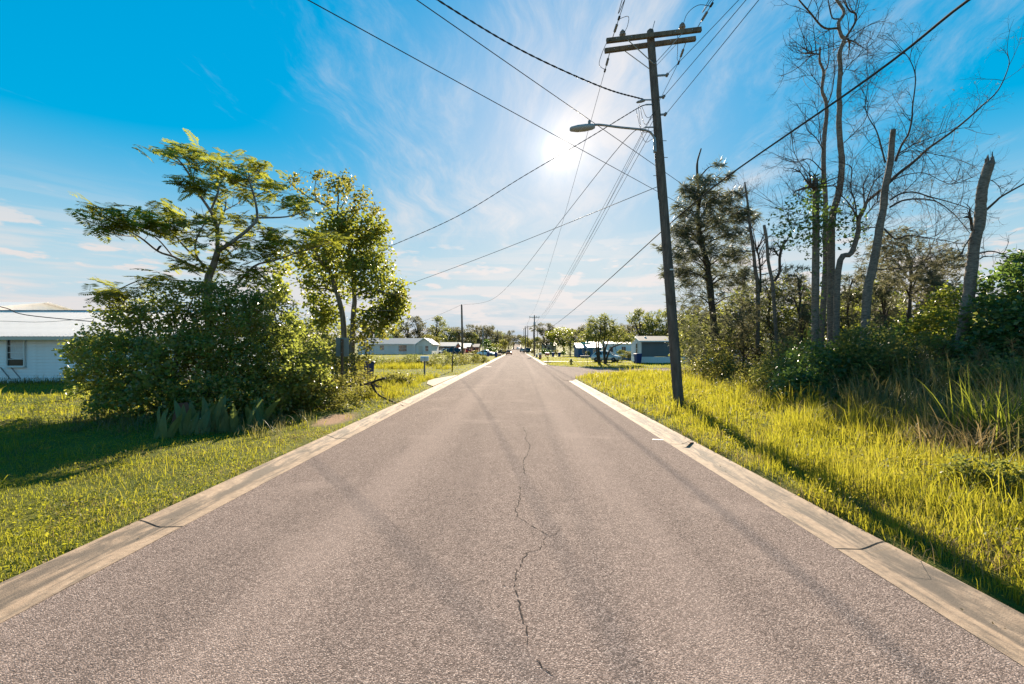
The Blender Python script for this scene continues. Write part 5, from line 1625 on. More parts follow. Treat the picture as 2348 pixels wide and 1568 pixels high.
# ------------------------------------------------------------------ houses
def mcol(name, col, **kw):
    if name not in M: M[name] = plain(name, col, **kw)
    return M[name]


def window(parent, x0, x1, z0, z1, y, rows=2, cols=1, frame='white_paint', depth=.05, glass='glass_dark', fw=.05):
    """window on a wall facing -Y in the parent's space"""
    mb = MB()
    mb.box(x0 - fw, x0, y - depth, y, z0 - fw, z1 + fw); mb.box(x1, x1 + fw, y - depth, y, z0 - fw, z1 + fw)
    mb.box(x0, x1, y - depth, y, z1, z1 + fw); mb.box(x0, x1, y - depth, y, z0 - fw, z0)
    for i in range(1, rows):
        z = z0 + (z1 - z0) * i / rows; mb.box(x0, x1, y - depth * .8, y - depth * .2, z - fw * .3, z + fw * .3)
    for i in range(1, cols):
        x = x0 + (x1 - x0) * i / cols; mb.box(x - fw * .3, x + fw * .3, y - depth * .85, y - depth * .25, z0, z1)
    f = mb.build('window', M[frame], parent)
    mb = MB(); mb.box(x0 - .002, x1 + .002, y - depth * .18, y - depth * .05, z0 - .002, z1 + .002); mb.build('pane', M[glass], f)
    mb = MB(); mb.box(x0 - fw - .03, x1 + fw + .03, y - depth - .05, y - .002, z0 - fw - .05, z0 - fw - .002); mb.build('sill', M[frame], f)
    return f


def gable_roof(parent, x0, x1, y0, y1, ze, zr, mat, oh=.4, th=.10, axis='x', trim='white_paint', panels=0, hip=0.0):
    """pitched roof; axis = direction of the ridge"""
    if axis == 'x':
        ym = (y0 + y1) / 2; sl = (zr - ze) / (ym - y0)
        a = [(x0 - oh, y0 - oh, ze - oh * sl), (x1 + oh, y0 - oh, ze - oh * sl), (x1 + oh - hip, ym, zr), (x0 - oh + hip, ym, zr)]
        b = [(x1 + oh, y1 + oh, ze - oh * sl), (x0 - oh, y1 + oh, ze - oh * sl), (x0 - oh + hip, ym, zr), (x1 + oh - hip, ym, zr)]
        g = [[(x0, y0, ze), (x0, y1, ze), (x0, ym, zr - .02)], [(x1, y0, ze), (x1, y1, ze), (x1, ym, zr - .02)]]
    else:
        xm = (x0 + x1) / 2; sl = (zr - ze) / (xm - x0)
        a = [(x0 - oh, y0 - oh, ze - oh * sl), (xm, y0 - oh, zr), (xm, y1 + oh, zr), (x0 - oh, y1 + oh, ze - oh * sl)]
        b = [(x1 + oh, y1 + oh, ze - oh * sl), (xm, y1 + oh, zr), (xm, y0 - oh, zr), (x1 + oh, y0 - oh, ze - oh * sl)]
        g = [[(x0, y0, ze), (x1, y0, ze), (xm, y0, zr - .02)], [(x0, y1, ze), (x1, y1, ze), (xm, y1, zr - .02)]]
    mb = MB()
    for q in (a, b):
        vs = q + [(x, y, z + th) for x, y, z in q]
        mb.add(vs, [(3, 2, 1, 0), (4, 5, 6, 7), (0, 1, 5, 4), (1, 2, 6, 5), (2, 3, 7, 6), (3, 0, 4, 7)])
    if hip:
        for sgn, xe in ((-1, x0 - oh), (1, x1 + oh)):
            ym = (y0 + y1) / 2
            mb.add([(xe, y0 - oh, ze - oh * sl + th), (xe, y1 + oh, ze - oh * sl + th), (xe - sgn * hip, ym, zr + th)], [(0, 1, 2)])
    r = mb.build('roof', M[mat], parent)
    return r, g, sl


def house(name, label, x0, x1, y0, y1, zb, ze, zr, wall, roof, windows=(), door=None, axis='x', oh=.35, group=None, hip=0, cat='house', skirt=None):
    root = empty(name, ((x0 + x1) / 2, y0, zb), label=label, cat=cat, group=group)
    cx = (x0 + x1) / 2; X0, X1, D, H, R = x0 - cx, x1 - cx, y1 - y0, ze - zb, zr - zb
    mb = MB(); mb.box(X0, X1, 0, D, -.4, H)
    r, g, sl = gable_roof(root, X0, X1, 0, D, H, R, roof, oh, .09, axis, hip=hip)
    if not hip:
        for t in g: mb.add(t, [(0, 1, 2)])
    mb.build('wall', M[wall], root)
    mb = MB()
    if axis == 'x':
        mb.box(X0 - oh, X1 + oh, -oh - .03, -oh - .002, H - oh * sl - .06, H - oh * sl + .10)
    else:
        for s in (-1, 1):
            mb.bar((s * -(X1 + oh), -oh - .03, H - oh * sl + .03), (0, -oh - .03, R + .03), .05, .17)
    mb.build('fascia', M['white_paint'], root)
    for (wx0, wx1, wz0, wz1, rows, cols) in windows:
        window(root, wx0 - cx, wx1 - cx, wz0 - zb, wz1 - zb, -.003, rows, cols)
    if door:
        dx0, dx1, dz1, dm = door
        mb = MB(); mb.box(dx0 - cx, dx1 - cx, -.06, -.003, .05, dz1 - zb); d = mb.build('door', M[dm], root)
        mb = MB(); mb.lathe([(.03, -.09), (.03, -.06)], (dx1 - cx - .12, 0, 1.0), 8, 'y'); mb.build('handle', M['steel'], d)
    return root


# white clapboard house on the left
def build_white_house():
    Y = 25.0; x0, x1 = -46.0, -18.5; zb = gz(-26, 25) - .02
    root = empty('white_house', (-28, Y, zb), label='long white clapboard house with pale metal roof at the left edge', cat='house')
    X0, X1 = x0 + 28, x1 + 28; H = 2.80 - zb; D = 14.0
    mb = MB(); mb.box(X0, X1, .05, D, -.4, H); w = mb.build('wall', M['white_siding'], root)
    n = 17; ph = (H + .25) / n
    me = MB().loft([[(x, .05, 0), (x, -.030, 0), (x, .030, ph), (x, .05, ph)] for x in (X0 - .01, X1 + .01)], caps=True).mesh('siding_board', M['white_siding'])
    for i in range(n): put_mesh('siding_board', me, w, (0, random.uniform(-.002, .002), -.25 + i * ph))
    # roof of ribbed sheets, front and back
    ym = D / 2; zr = 4.66 - zb; oh = .5; sl = (zr - H) / ym
    rb = MB()
    rb.add([(X0 - .3, -oh, H - oh * sl - .04), (X1 + .3, -oh, H - oh * sl - .04), (X1 + .3, ym, zr - .04), (X0 - .3, ym, zr - .04), (X0 - .3, D + oh, H - oh * sl - .04), (X1 + .3, D + oh, H - oh * sl - .04)], [(0, 1, 2, 3), (3, 2, 5, 4)])
    roof = rb.build('roof', M['roof_metal'], root)
    pw = .92; L = math.hypot(ym + oh, (ym + oh) * sl)
    prof = []
    for k in range(4):
        b = k * pw / 4
        prof += [(b, 0), (b + .012, .028), (b + .036, .028), (b + .048, 0)]
    prof.append((pw, 0))
    def sheet(s):
        V = []; Fs = []
        for i, (x, h) in enumerate(prof):
            V += [(x, -oh if s > 0 else D + oh, H - oh * sl + h - .012), (x, ym, zr + h - .012)]
        for i in range(len(prof) - 1): Fs.append((2 * i, 2 * i + 2, 2 * i + 3, 2 * i + 1))
        return MB().add(V, Fs).mesh('roof_sheet', M['roof_metal'])
    for s in (1, -1):
        me = sheet(s)
        for i in range(int((X1 - X0 + .6) / pw)): put_mesh('roof_sheet', me, roof, (X0 - .3 + i * pw, 0, random.uniform(-.004, .004)))
    mb = MB(); mb.box(X0 - .3, X1 + .3, ym - .16, ym + .16, zr - .02, zr + .04); mb.build('ridge_cap', M['steel'], roof)
    mb = MB(); mb.box(X0 - .3, X1 + .3, -oh - .03, -oh - .004, H - oh * sl - .20, H - oh * sl - .03); mb.build('fascia', M['trim_cream'], root)
    mb = MB(); mb.box(X0 - .3, X1 + .3, -oh - .002, .04, H - oh * sl - .20, H - oh * sl - .17); mb.build('soffit', M['white_paint'], root)
    for (a, b) in ((18, 60), (180, 220)):
        xa, xb = P(a, 0, Y)[0] + 28, P(b, 0, Y)[0] + 28
        f = window(root, xa + .05, xb - .05, 1.06 - zb, 2.50 - zb, -.028, 4, 1, 'white_paint', .08)
        if a == 18:
            V = []; Fs = []
            for i in range(25):
                t = i / 24; x = xa + .2 + (xb - xa - .26) * t
                y = -.052 + .006 * math.sin(t * 40)
                V += [(x, y, 2.5 - zb), (x, y, 1.48 - zb - .06 * math.sin(t * 3.1))]
            for i in range(24): Fs.append((2 * i, 2 * i + 1, 2 * i + 3, 2 * i + 2))
            MB().add(V, Fs).build('curtain', M['curtain'], f)
    # fold-out frame below the window
    fr = empty('awning_frame', (-28, Y - .02, zb), label='thin grey fold out frame hanging below the white house window', cat='frame')
    mb = MB()
    pts = [P(1, 842, Y - .06), P(24, 870, Y - .35), P(47, 868, Y - .35), P(25, 842, Y - .06)]
    pts = [p - np.array([-28, Y - .02, zb]) for p in pts]
    for i, nm in ((0, 'strut'), (1, 'crossbar'), (2, 'strut')):
        MB().bar(pts[i], pts[i + 1], .05, .03).build(nm, M['steel'], fr)
    # taller wing behind
    house('back_wing', 'taller gabled wing with pale metal roof behind the white house', -70, -40.7, 33.0, 45.0, zb, 4.75, 5.9, 'white_siding', 'roof_metal', oh=.5, cat='house')


build_white_house()

mcol('wall_blue_grey', (.66, .64, .61), rough=.8, var=.10, scale=1.2, dirt=(.30, .31, .30), dirt_amt=.5, streak=True)
mcol('shingle_grey', (.40, .38, .37), rough=.9, var=.14, scale=5)
mcol('wall_brown', (.27, .22, .185), rough=.8, var=.15, scale=1.5)
mcol('wall_red', (.42, .17, .11), rough=.85, var=.2, scale=3)
mcol('wall_cream', (.55, .50, .43), rough=.8, var=.1, scale=1.5)
mcol('wall_slate', (.16, .165, .17), rough=.6, var=.08, scale=1.2)
mcol('wall_navy', (.03, .12, .24), rough=.6, var=.12, scale=1.5)
mcol('wall_sky', (.58, .70, .76), rough=.6, var=.08, scale=1.2)
mcol('skirt_white', (.82, .85, .86), rough=.6, var=.06, scale=2)
mcol('roof_shingle_brown', (.25, .215, .195), rough=.9, var=.15, scale=5)
mcol('roof_white', (.72, .70, .69), rough=.45, var=.06, scale=1.5)
mcol('door_red', (.30, .10, .07), rough=.6)

zf = .58
h = house('grey_house', 'low pale blue grey house with grey shingle roof beyond the left field', -36.8, -21.2, 105, 113, zf, 3.1, 4.4, 'wall_blue_grey', 'shingle_grey',
          [(P(838, 0, 105)[0], P(850, 0, 105)[0], 1.55, 2.75, 2, 2), (P(871, 0, 105)[0], P(880, 0, 105)[0], 1.7, 2.7, 2, 1), (P(914, 0, 105)[0], P(932, 0, 105)[0], 1.35, 2.75, 2, 2)], None)
mb = MB(); mb.box(P(952, 0, 105)[0] + 29, P(953.5, 0, 105)[0] + 29, -1.6, -1.45, -.2, 2.3); mb.build('porch_post', M['white_paint'], h)
house('porch_wing', 'gabled porch wing with cream front at the right end of the grey house', -22.9, -19.4, 103.2, 112, zf, 3.05, 4.35, 'wall_blue_grey', 'shingle_grey', [(-20.9, -20.2, 1.4, 2.6, 2, 1)], (-22.4, -21.5, 2.6, 'wall_cream'), 'y', .3, cat='porch')
house('brown_house', 'brown house with a grey roof behind the parked cars on the left', P(991, 0, 128)[0], P(1048, 0, 128)[0], 128, 137, zf, 2.7, 3.75, 'wall_brown', 'shingle_grey', [(P(1009, 0, 128)[0], P(1013, 0, 128)[0], 1.3, 2.1, 1, 1), (P(1024, 0, 128)[0], P(1029, 0, 128)[0], 1.4, 2.1, 1, 1)], None)
house('red_house', 'red brick gable house right of the brown house', P(1046, 0, 127)[0], P(1057, 0, 127)[0], 126, 138, zf, 2.6, 3.6, 'wall_red', 'shingle_grey', [], None, 'y')
house('tan_house', 'low house with pale roof behind the left wooden pole', P(1058, 0, 150)[0], P(1076, 0, 150)[0], 150, 158, zf, 2.6, 3.7, 'wall_red', 'roof_white', [(P(1064, 0, 150)[0], P(1068, 0, 150)[0], 1.2, 2.1, 1, 1)])
house('tan_house', 'small brick house with brown roof left of the hedge', P(1079, 0, 160)[0], P(1096, 0, 160)[0], 160, 168, zf, 2.6, 3.6, 'wall_red', 'roof_shingle_brown', [(P(1085, 0, 160)[0], P(1090, 0, 160)[0], 1.1, 2.2, 1, 1)])


def build_mobile_home():
    y0, y1 = 58.0, 63.0; x0, x1 = 15.74, 29.5; zb = gz(16, 58)
    root = empty('mobile_home', (x0, y0, zb), label='dark grey mobile home with white skirting beyond the side street', cat='mobile home')
    H = 2.95 - zb; W = x1 - x0; D = y1 - y0; sk = .80
    mb = MB(); mb.box(.03, W - .03, .03, D - .03, sk, H); w = mb.build('wall', M['wall_slate'], root)
    n = 11; ph = (H - sk - .02) / n
    me = MB().loft([[(x, .03, 0), (x, .0, .004), (x, .022, ph), (x, .03, ph)] for x in (.08, W)], caps=True).mesh('siding_board', M['wall_slate'])
    for i in range(n): put_mesh('siding_board', me, w, (0, 0, sk + .01 + i * ph))
    me = MB().loft([[(.03, y, 0), (0, y, .004), (.022, y, ph), (.03, y, ph)] for y in (.08, D)], caps=True).mesh('siding_board', mcol('end_siding', (.58, .63, .66), rough=.6, var=.06))
    for i in range(n): put_mesh('siding_board', me, w, (0, 0, sk + .01 + i * ph))
    mb = MB(); mb.add([(.02, .03, H), (.02, D - .03, H), (.02, D / 2, H + .62)], [(0, 2, 1)]); mb.build('gable', M['end_siding'], root)
    for a, b in (((-.015, .09, -.015, .09), 'corner_trim'),):
        mb = MB(); mb.box(*a, sk, H); mb.build(b, M['white_paint'], root)
    # skirting sheets
    me = MB().add([(0, 0, -.3), (.02, -.012, -.3), (.10, -.012, -.3), (.12, 0, -.3), (.30, 0, -.3), (0, 0, sk - .02), (.02, -.012, sk - .02), (.10, -.012, sk - .02), (.12, 0, sk - .02), (.30, 0, sk - .02)], [(0, 1, 6, 5), (1, 2, 7, 6), (2, 3, 8, 7), (3, 4, 9, 8)]).mesh('skirt_panel', M['skirt_white'])
    s = empty('skirting', parent=root)
    for i in range(int(W / .3)): put_mesh('skirt_panel', me, s, (i * .3, .01, 0))
    for i in range(int(D / .3)): put_mesh('skirt_panel', me, s, (.005, D - i * .3, 0), (0, 0, -math.pi / 2))
    r, g, sl = gable_roof(root, 0, W, 0, D, H, H + .62, 'roof_shingle_brown', .28, .09)
    mb = MB(); mb.box(-.28, W + .28, -.31, -.285, H - .28 * sl - .06, H - .28 * sl + .11); mb.build('fascia', M['white_paint'], root)
    for a, b in (((-.29, -.28, H - .28 * sl + .02), (-.29, D / 2, H + .67)), ((-.29, D + .28, H - .28 * sl + .02), (-.29, D / 2, H + .67))):
        MB().bar(a, b, .04, .16).build('barge_board', M['white_paint'], root)
    for i in (1.0, 4.6, 8.5):
        MB().lathe([(.14, 0), (.16, .06), (.12, .16), (.03, .2)], (i, 1.6, H + .42), 10).build('roof_vent', M['white_paint'], r)
    # end window
    mb = MB()
    for z in (1.28, 2.06):
        pass
    f = MB().box(-.06, -.004, 1.45, 1.55, 1.2 - zb, 2.75 - zb).box(-.06, -.004, 2.35, 2.45, 1.2 - zb, 2.75 - zb).box(-.06, -.004, 1.55, 2.35, 2.66 - zb, 2.75 - zb).box(-.06, -.004, 1.55, 2.35, 1.2 - zb, 1.29 - zb).box(-.05, -.01, 1.55, 2.35, 1.95 - zb, 2.0 - zb).build('window', M['white_paint'], root)
    MB().box(-.03, -.008, 1.55, 2.35, 1.29 - zb, 2.66 - zb).build('pane', M['glass_dark'], f)
    window(root, 6.6, 7.5, 1.3 - zb, 2.7 - zb, -.005, 2, 1)
    window(root, 11.2, 12.1, 1.3 - zb, 2.7 - zb, -.005, 2, 1)


build_mobile_home()
house('blue_house', 'small dark blue house with pale metal roof behind the corner tree', P(1325, 0, 98)[0], P(1348, 0, 98)[0], 98, 105, gz(14, 98), 2.2, 3.1, 'wall_navy', 'roof_white', [(P(1335, 0, 98)[0], P(1338, 0, 98)[0], 1.0, 1.75, 1, 1)])
house('blue_house', 'larger dark blue gabled house right of the small blue one', P(1349, 0, 94)[0], P(1379, 0, 94)[0], 94, 103, gz(16, 94), 2.25, 3.35, 'wall_navy', 'roof_white', [(P(1360, 0, 94)[0], P(1366, 0, 94)[0], 1.0, 1.8, 1, 1)])
house('pale_trailer', 'pale sky blue trailer home left of the grey mobile home', P(1390, 0, 76)[0], P(1450, 0, 76)[0], 76, 80, gz(17, 76), 2.75, 3.05, 'wall_sky', 'roof_white', [(P(1425, 0, 76)[0], P(1434, 0, 76)[0], 1.4, 2.3, 1, 2), (P(1397, 0, 76)[0], P(1405, 0, 76)[0], 1.4, 2.3, 1, 1)], cat='trailer home', oh=.15)
MB().box(0, 5.4, 0, .12, 0, .75).build('blue_screen_fence', M['wall_navy'], None, (P(1420, 0, 72)[0], 72, gz(18, 72)), label='low blue solid fence between the silver car and the mobile home', cat='fence')
house('far_house', 'pale distant house behind the dark shrubs on the right', P(1245, 0, 170)[0], P(1275, 0, 170)[0], 170, 178, .2, 3.2, 4.6, 'wall_cream', 'roof_white', [(P(1255, 0, 170)[0], P(1260, 0, 170)[0], 1.4, 2.5, 1, 1)])
house('garden_shed', 'small weathered shed seen through the right wood', P(1768, 0, 52)[0], P(1812, 0, 52)[0], 52, 55, gz(30, 52), 2.5, 3.2, 'wall_brown', 'roof_white', [(P(1780, 0, 52)[0], P(1795, 0, 52)[0], 1.2, 1.9, 1, 2)], cat='shed')


# ------------------------------------------------------------------ cars
def car(label, loc, rz, paint, L=4.5, W=1.8, H=1.45, style='sedan', sc=1.0):
    root = empty('parked_car' if 'orange' not in label else 'oncoming_car', loc, rz, label=label, cat='car', group='cars along the street')
    root.scale = (sc, sc, sc)
    hl = L / 2; hw = W / 2
    belt = .62 * H; nose = .50 * H
    S = {'sedan': [(-hl, .30, .46, .86), (-hl + .12, .22, .60 * H, .94), (-hl * .62, .2, belt, 1.0), (0, .2, belt, 1.0), (hl * .42, .2, belt * .98, 1.0), (hl * .72, .2, .56 * H, .98), (hl - .15, .22, nose, .92), (hl, .32, .42, .78)],
         'hatch': [(-hl, .30, .55, .88), (-hl + .10, .22, .60 * H, .95), (-hl * .62, .2, belt, 1.0), (0, .2, belt, 1.0), (hl * .45, .2, belt * .97, 1.0), (hl * .75, .2, .55 * H, .97), (hl - .15, .22, nose * .96, .90), (hl, .32, .42, .76)],
         'suv': [(-hl, .35, .60, .90), (-hl + .08, .28, .62 * H, .96), (-hl * .6, .26, belt, 1.0), (0, .26, belt, 1.0), (hl * .45, .26, belt * .98, 1.0), (hl * .75, .26, .58 * H, .98), (hl - .12, .28, .54 * H, .94), (hl, .36, .5, .84)]}[style]
    mb = MB(); rings = []
    for x, zb, zt, w in S:
        y = hw * w
        rings.append([(x, -y * .92, zb), (x, -y, zb + .12), (x, -y, zt - .14), (x, -y * .90, zt - .02), (x, -y * .6, zt + .02), (x, y * .6, zt + .02), (x, y * .90, zt - .02), (x, y, zt - .14), (x, y, zb + .12), (x, y * .92, zb)])
    mb.loft(rings, caps=True, smooth=True); body = mb.build('body', paint, root)
    C = {'sedan': (-hl * .80, -hl * .36, hl * .10, hl * .50), 'hatch': (-hl * .92, -hl * .62, hl * .12, hl * .62), 'suv': (-hl * .95, -hl * .80, hl * .14, hl * .50)}[style]
    b0, t0, t1, b1 = C; y0, y1 = hw * .90, hw * .70; zt = H
    mb = MB(); rr = []
    for f, (xa, xb) in ((0, (b0, b1)), (.55, (b0 + (t0 - b0) * .6, b1 + (t1 - b1) * .6)), (.9, (t0 - .06, t1 + .10)), (1, (t0 + .05, t1 - .08))):
        z = belt - .04 + (zt - belt + .04) * f; y = y0 + (y1 - y0) * f - (.08 if f == 1 else 0)
        rr.append([(xa, -y, z), (xb, -y, z), (xb, y, z), (xa, y, z)])
    mb.loft(rr, caps=True, smooth=False); cab = mb.build('cabin', paint, root)
    def lerp(f, i):
        a, b = rr[0], rr[2]
        return np.array(a[i]) + (np.array(b[i]) - np.array(a[i])) * f
    # glazing, a little proud of the cabin
    for nm, (i, j), n in (('windscreen', (1, 2), (1, 0, .5)), ('rear_window', (3, 0), (-1, 0, .5)), ('side_window', (0, 1), (0, -1, .2)), ('side_window', (2, 3), (0, 1, .2))):
        n = np.array(n) * .012
        q = [lerp(.14, i) * .94 + lerp(.14, j) * .06, lerp(.14, j) * .94 + lerp(.14, i) * .06, lerp(.88, j) * .92 + lerp(.88, i) * .08, lerp(.88, i) * .92 + lerp(.88, j) * .08]
        if nm == 'side_window':
            for a, b in ((.02, .48), (.53, .98)):
                qq = [q[0] + (q[1] - q[0]) * a, q[0] + (q[1] - q[0]) * b, q[3] + (q[2] - q[3]) * b, q[3] + (q[2] - q[3]) * a]
                MB().add([p + n * 2 for p in qq], [(0, 1, 2, 3)]).build(nm, M['glass_dark'], cab)
        else:
            MB().add([p + n * 2 for p in q], [(0, 1, 2, 3)]).build(nm, M['glass_dark'], cab)
    wr = .32 if style != 'suv' else .36
    ty = MB().lathe([(wr * .55, -.10), (wr * .95, -.10), (wr, -.06), (wr, .06), (wr * .95, .10), (wr * .55, .10)], (0, 0, 0), 20, 'y').mesh('tyre', M['rubber'])
    rim = MB().lathe([(wr * .62, -.06), (wr * .62, -.105), (wr * .45, -.085), (wr * .15, -.11), (.01, -.11)], (0, 0, 0), 14, 'y').mesh('rim', M['steel'])
    for x in (-hl * .60, hl * .62):
        for s in (-1, 1):
            wh = empty('wheel', (x, s * (hw - .08), wr), 0 if s < 0 else math.pi, parent=root)
            put_mesh('tyre', ty, wh); put_mesh('rim', rim, wh)
            MB().lathe([(wr * 1.14, -.012), (wr * 1.14, .10)], (x, s * (hw - .075), wr + .01), 18, 'y').build('wheel_arch', M['rubber'], root)
    for s in (-1, 1):
        MB().box(hl - .16, hl - .03, s * hw * .78 - .17, s * hw * .78 + .13, nose - .20, nose - .05, .03).build('headlight', mcol('lamp_clear', (.75, .76, .78), rough=.15, spec=.8), root)
        MB().box(-hl + .0, -hl + .10, s * hw * .78 - .12, s * hw * .78 + .12, .62, .82, .03).build('tail_light', mcol('lamp_red', (.35, .02, .02), rough=.25), root)
        MB().box(b1 - .35, b1 - .18, s * (hw + .02) - .08, s * (hw + .02) + .08, belt, belt + .13, .03).build('mirror', paint, root)
    MB().box(hl - .10, hl - .015, -hw * .5, hw * .5, .48, .62).build('grille', M['black_iron'], root)
    MB().box(hl - .06, hl + .02, -hw * .75, hw * .75, .30, .44, .03).build('bumper', paint, root)
    MB().box(hl - .005, hl + .03, -.16, .16, .36, .46).build('number_plate', M['white_paint'], root)
    return root


def paint(name, col, rough=.25, metal=.3):
    if name not in M:
        m = plain(name, col, rough, .03, 2, metal, 0, .6); M[name] = m
    return M[name]


P1 = lambda x, Y: P(x, 0, Y)[0]
car('silver hatchback parked behind the corner tree', (P1(1390, 61.5), 61.5, gz(12, 61.5) + .02), -.5, paint('paint_silver', (.60, .62, .63)), 4.1, 1.75, 1.55, 'hatch', .95)
car('white sedan parked on the left side driveway beside the blue bins', (P1(1115, 116), 116, gz(-8, 116) + .02), -.25, paint('paint_white', (.78, .82, .84), .3, .1), 4.8, 1.85, 1.45, 'sedan', 1.0)
car('oncoming orange red car on the left lane', (P1(1166.5, 140), 140, .02), -math.pi / 2, paint('paint_orange', (.9, .26, .08), .3, 0), 4.4, 1.85, 1.6, 'suv')
car('white car parked behind the dark one at the brown house', (P1(1019, 114), 114, .6), .2 + math.pi, paint('paint_white', (.78, .82, .84)), 4.6, 1.8, 1.45, 'sedan')
car('dark blue car parked in front of the brown house', (P1(1037, 111), 111, .6), -.15 + math.pi, paint('paint_navy', (.03, .05, .09), .2, .3), 4.7, 1.85, 1.55, 'suv')
car('red car parked beyond the left wooden pole', (P1(1072, 140), 140, .6), .1, paint('paint_red', (.40, .05, .04), .3, .2), 4.6, 1.8, 1.35, 'sedan')
car('dark car at the left roadside behind the orange car', (P1(1152, 152), 152, .2), -1.2, paint('paint_navy', (.03, .05, .09)), 4.6, 1.8, 1.45, 'sedan')
car('dark van parked nearest on the right verge by the far poles', (P1(1209.5, 176), 176, .3), -1.3, paint('paint_black', (.03, .03, .03), .3, .2), 5.0, 2.0, 2.0, 'suv')
car('white topped pickup behind the dark van', (P1(1200.5, 190), 190, .4), -1.2, paint('paint_grey', (.45, .45, .46)), 5.0, 1.9, 1.8, 'suv')
car('tiny pale car far up the road', (P1(1187.5, 300), 300, gz(.4, 300) + .6), -1.5, paint('paint_white', (.78, .82, .84)), 4.6, 1.8, 1.5, 'sedan')


# ------------------------------------------------------------------ bins, mailboxes, hydrant, signs
def cart(label, x, Y, rz=0.0, lid='blue_plastic', body='blue_plastic', s=1.0, lid_open=False):
    z = gz(x, Y)
    root = empty('wheeled_bin', (x, Y, z), rz, label=label, cat='bin', group='wheeled bins along the street'); root.scale = (s, s, s)
    mb = MB(); rings = []
    for zz, w, d in [(.03, .24, .26), (.10, .26, .29), (.90, .32, .38), (.96, .34, .40), (.985, .34, .40)]:
        rings.append([(-w, -d + .05, zz), (-w + .05, -d, zz), (w - .05, -d, zz), (w, -d + .05, zz), (w, d - .05, zz), (w - .05, d, zz), (-w + .05, d, zz), (-w, d - .05, zz)])
    mb.loft(rings); mb.build('body', M[body], root)
    mb = MB(); rings = []
    for zz, w, d in [(.99, .36, .42), (1.02, .36, .42), (1.07, .30, .34)]:
        rings.append([(-w, -d + .06, zz), (-w + .06, -d, zz), (w - .06, -d, zz), (w, -d + .06, zz), (w, d, zz), (-w, d, zz)])
    mb.loft(rings); mb.build('lid', M[lid], root)
    MB().tube([(-.26, .44, .95), (-.26, .50, .99), (.26, .50, .99), (.26, .44, .95)], .018, 6).build('handle', M[body], root)
    for sx in (-1, 1):
        MB().lathe([(.05, -.03), (.12, -.03), (.12, .03), (.05, .03)], (sx * .27, .30, .12), 14, 'x').build('wheel', M['rubber'], root)
    return root


p = G(846, 871); cart('blue bin with a black rim standing in the grass by the fallen branch', P1(846, 29), 29, .3, 'black_iron', s=1.0)
cart('dark blue bin on the road edge in front of the white sedan', P1(1137, 103), 103, 0, s=1.05)
cart('blue bin half hidden in front of the white sedan door', P1(1119, 106), 106, .4, s=.95)
cart('left blue bin with a pale lid by the dark shrubs across the side street', P1(1267.5, 104), 104, 0, 'white_paint', s=.95)
cart('right blue bin with a red lid by the dark shrubs across the side street', P1(1282, 104), 104, 0, 'red_plastic', s=.95)
cart('blue bin beside the white skirting of the mobile home', P1(1462, 56.6), 56.6, .2, s=1.15)
cart('blue bin leaning at the wall of the small blue house', P1(1328, 96), 96, 0, s=.7)


def mailbox(label, x, Y, h, rz, post='grey_wood', box='white_paint', L=.50, w=.19, pw=.10, brick=False, y_brace=False):
    z = gz(x, Y)
    root = empty('mailbox', (x, Y, z), rz, label=label, cat='mailbox', group='mailboxes along the street')
    bz = h - w * 1.25
    if brick: MB().box(-.24, .24, -.24, .24, -.1, bz, .02).build('post', M[post], root)
    else: MB().box(-pw / 2, pw / 2, -pw / 2, pw / 2, -.3, bz).build('post', M[post], root)
    if y_brace:
        MB().bar((0, -.02, bz - .55), (-.36, -.02, bz - .03), .07, .07).build('brace', M[post], root)
        MB().box(-.42, .18, -.08, .08, bz - .05, bz - .002).build('shelf', M[post], root)
    o = -.12 if y_brace else 0
    mb = MB(); sec = [(-w / 2, 0), (w / 2, 0), (w / 2, w * .7)] + [(w / 2 * math.cos(a), w * .7 + w * .55 * math.sin(a)) for a in np.linspace(.25, math.pi - .25, 7)] + [(-w / 2, w * .7)]
    mb.loft([[(xx + o, y, zz + bz) for y, zz in sec] for xx in (-L / 2, L / 2)], caps=True)
    b = mb.build('box', M[box], root)
    MB().loft([[(xx + o, y * .93, zz * .95 + bz + .004) for y, zz in sec] for xx in (L / 2, L / 2 + .014)], caps=True).build('door', M[box], b)
    MB().box(.02 + o, .045 + o, -w / 2 - .012, -w / 2 - .003, bz + .08, bz + .26).build('flag', M['red_plastic'] if box != 'white_paint' else M['steel'], b)
    return root


mailbox('weathered white mailbox on a grey wooden post in the left grass', P1(973, 31.6), 31.6, 1.36, .15, L=.56, w=.28, pw=.12)
mailbox('dark mailbox on a braced wooden post at the far street corner', P1(1256, 63), 63, 1.40, 0, 'rust_post', 'red_plastic', .55, .26, .10, y_brace=True)
mailbox('stout brick pillar mailbox on the right verge across the side street', P1(1238, 84), 84, 1.15, 0, 'wall_red', 'trim_cream', .5, .3, brick=True)
mailbox('black mailbox at the left road edge near the orange car', P1(1151, 128), 128, 1.2, 1.57, 'rust_post', 'black_iron', .55, .28)
mailbox('small tan mailbox beside the first far pole', P1(1230, 100), 100, .75, 0, 'wall_brown', 'trim_cream', .4, .3, brick=True)


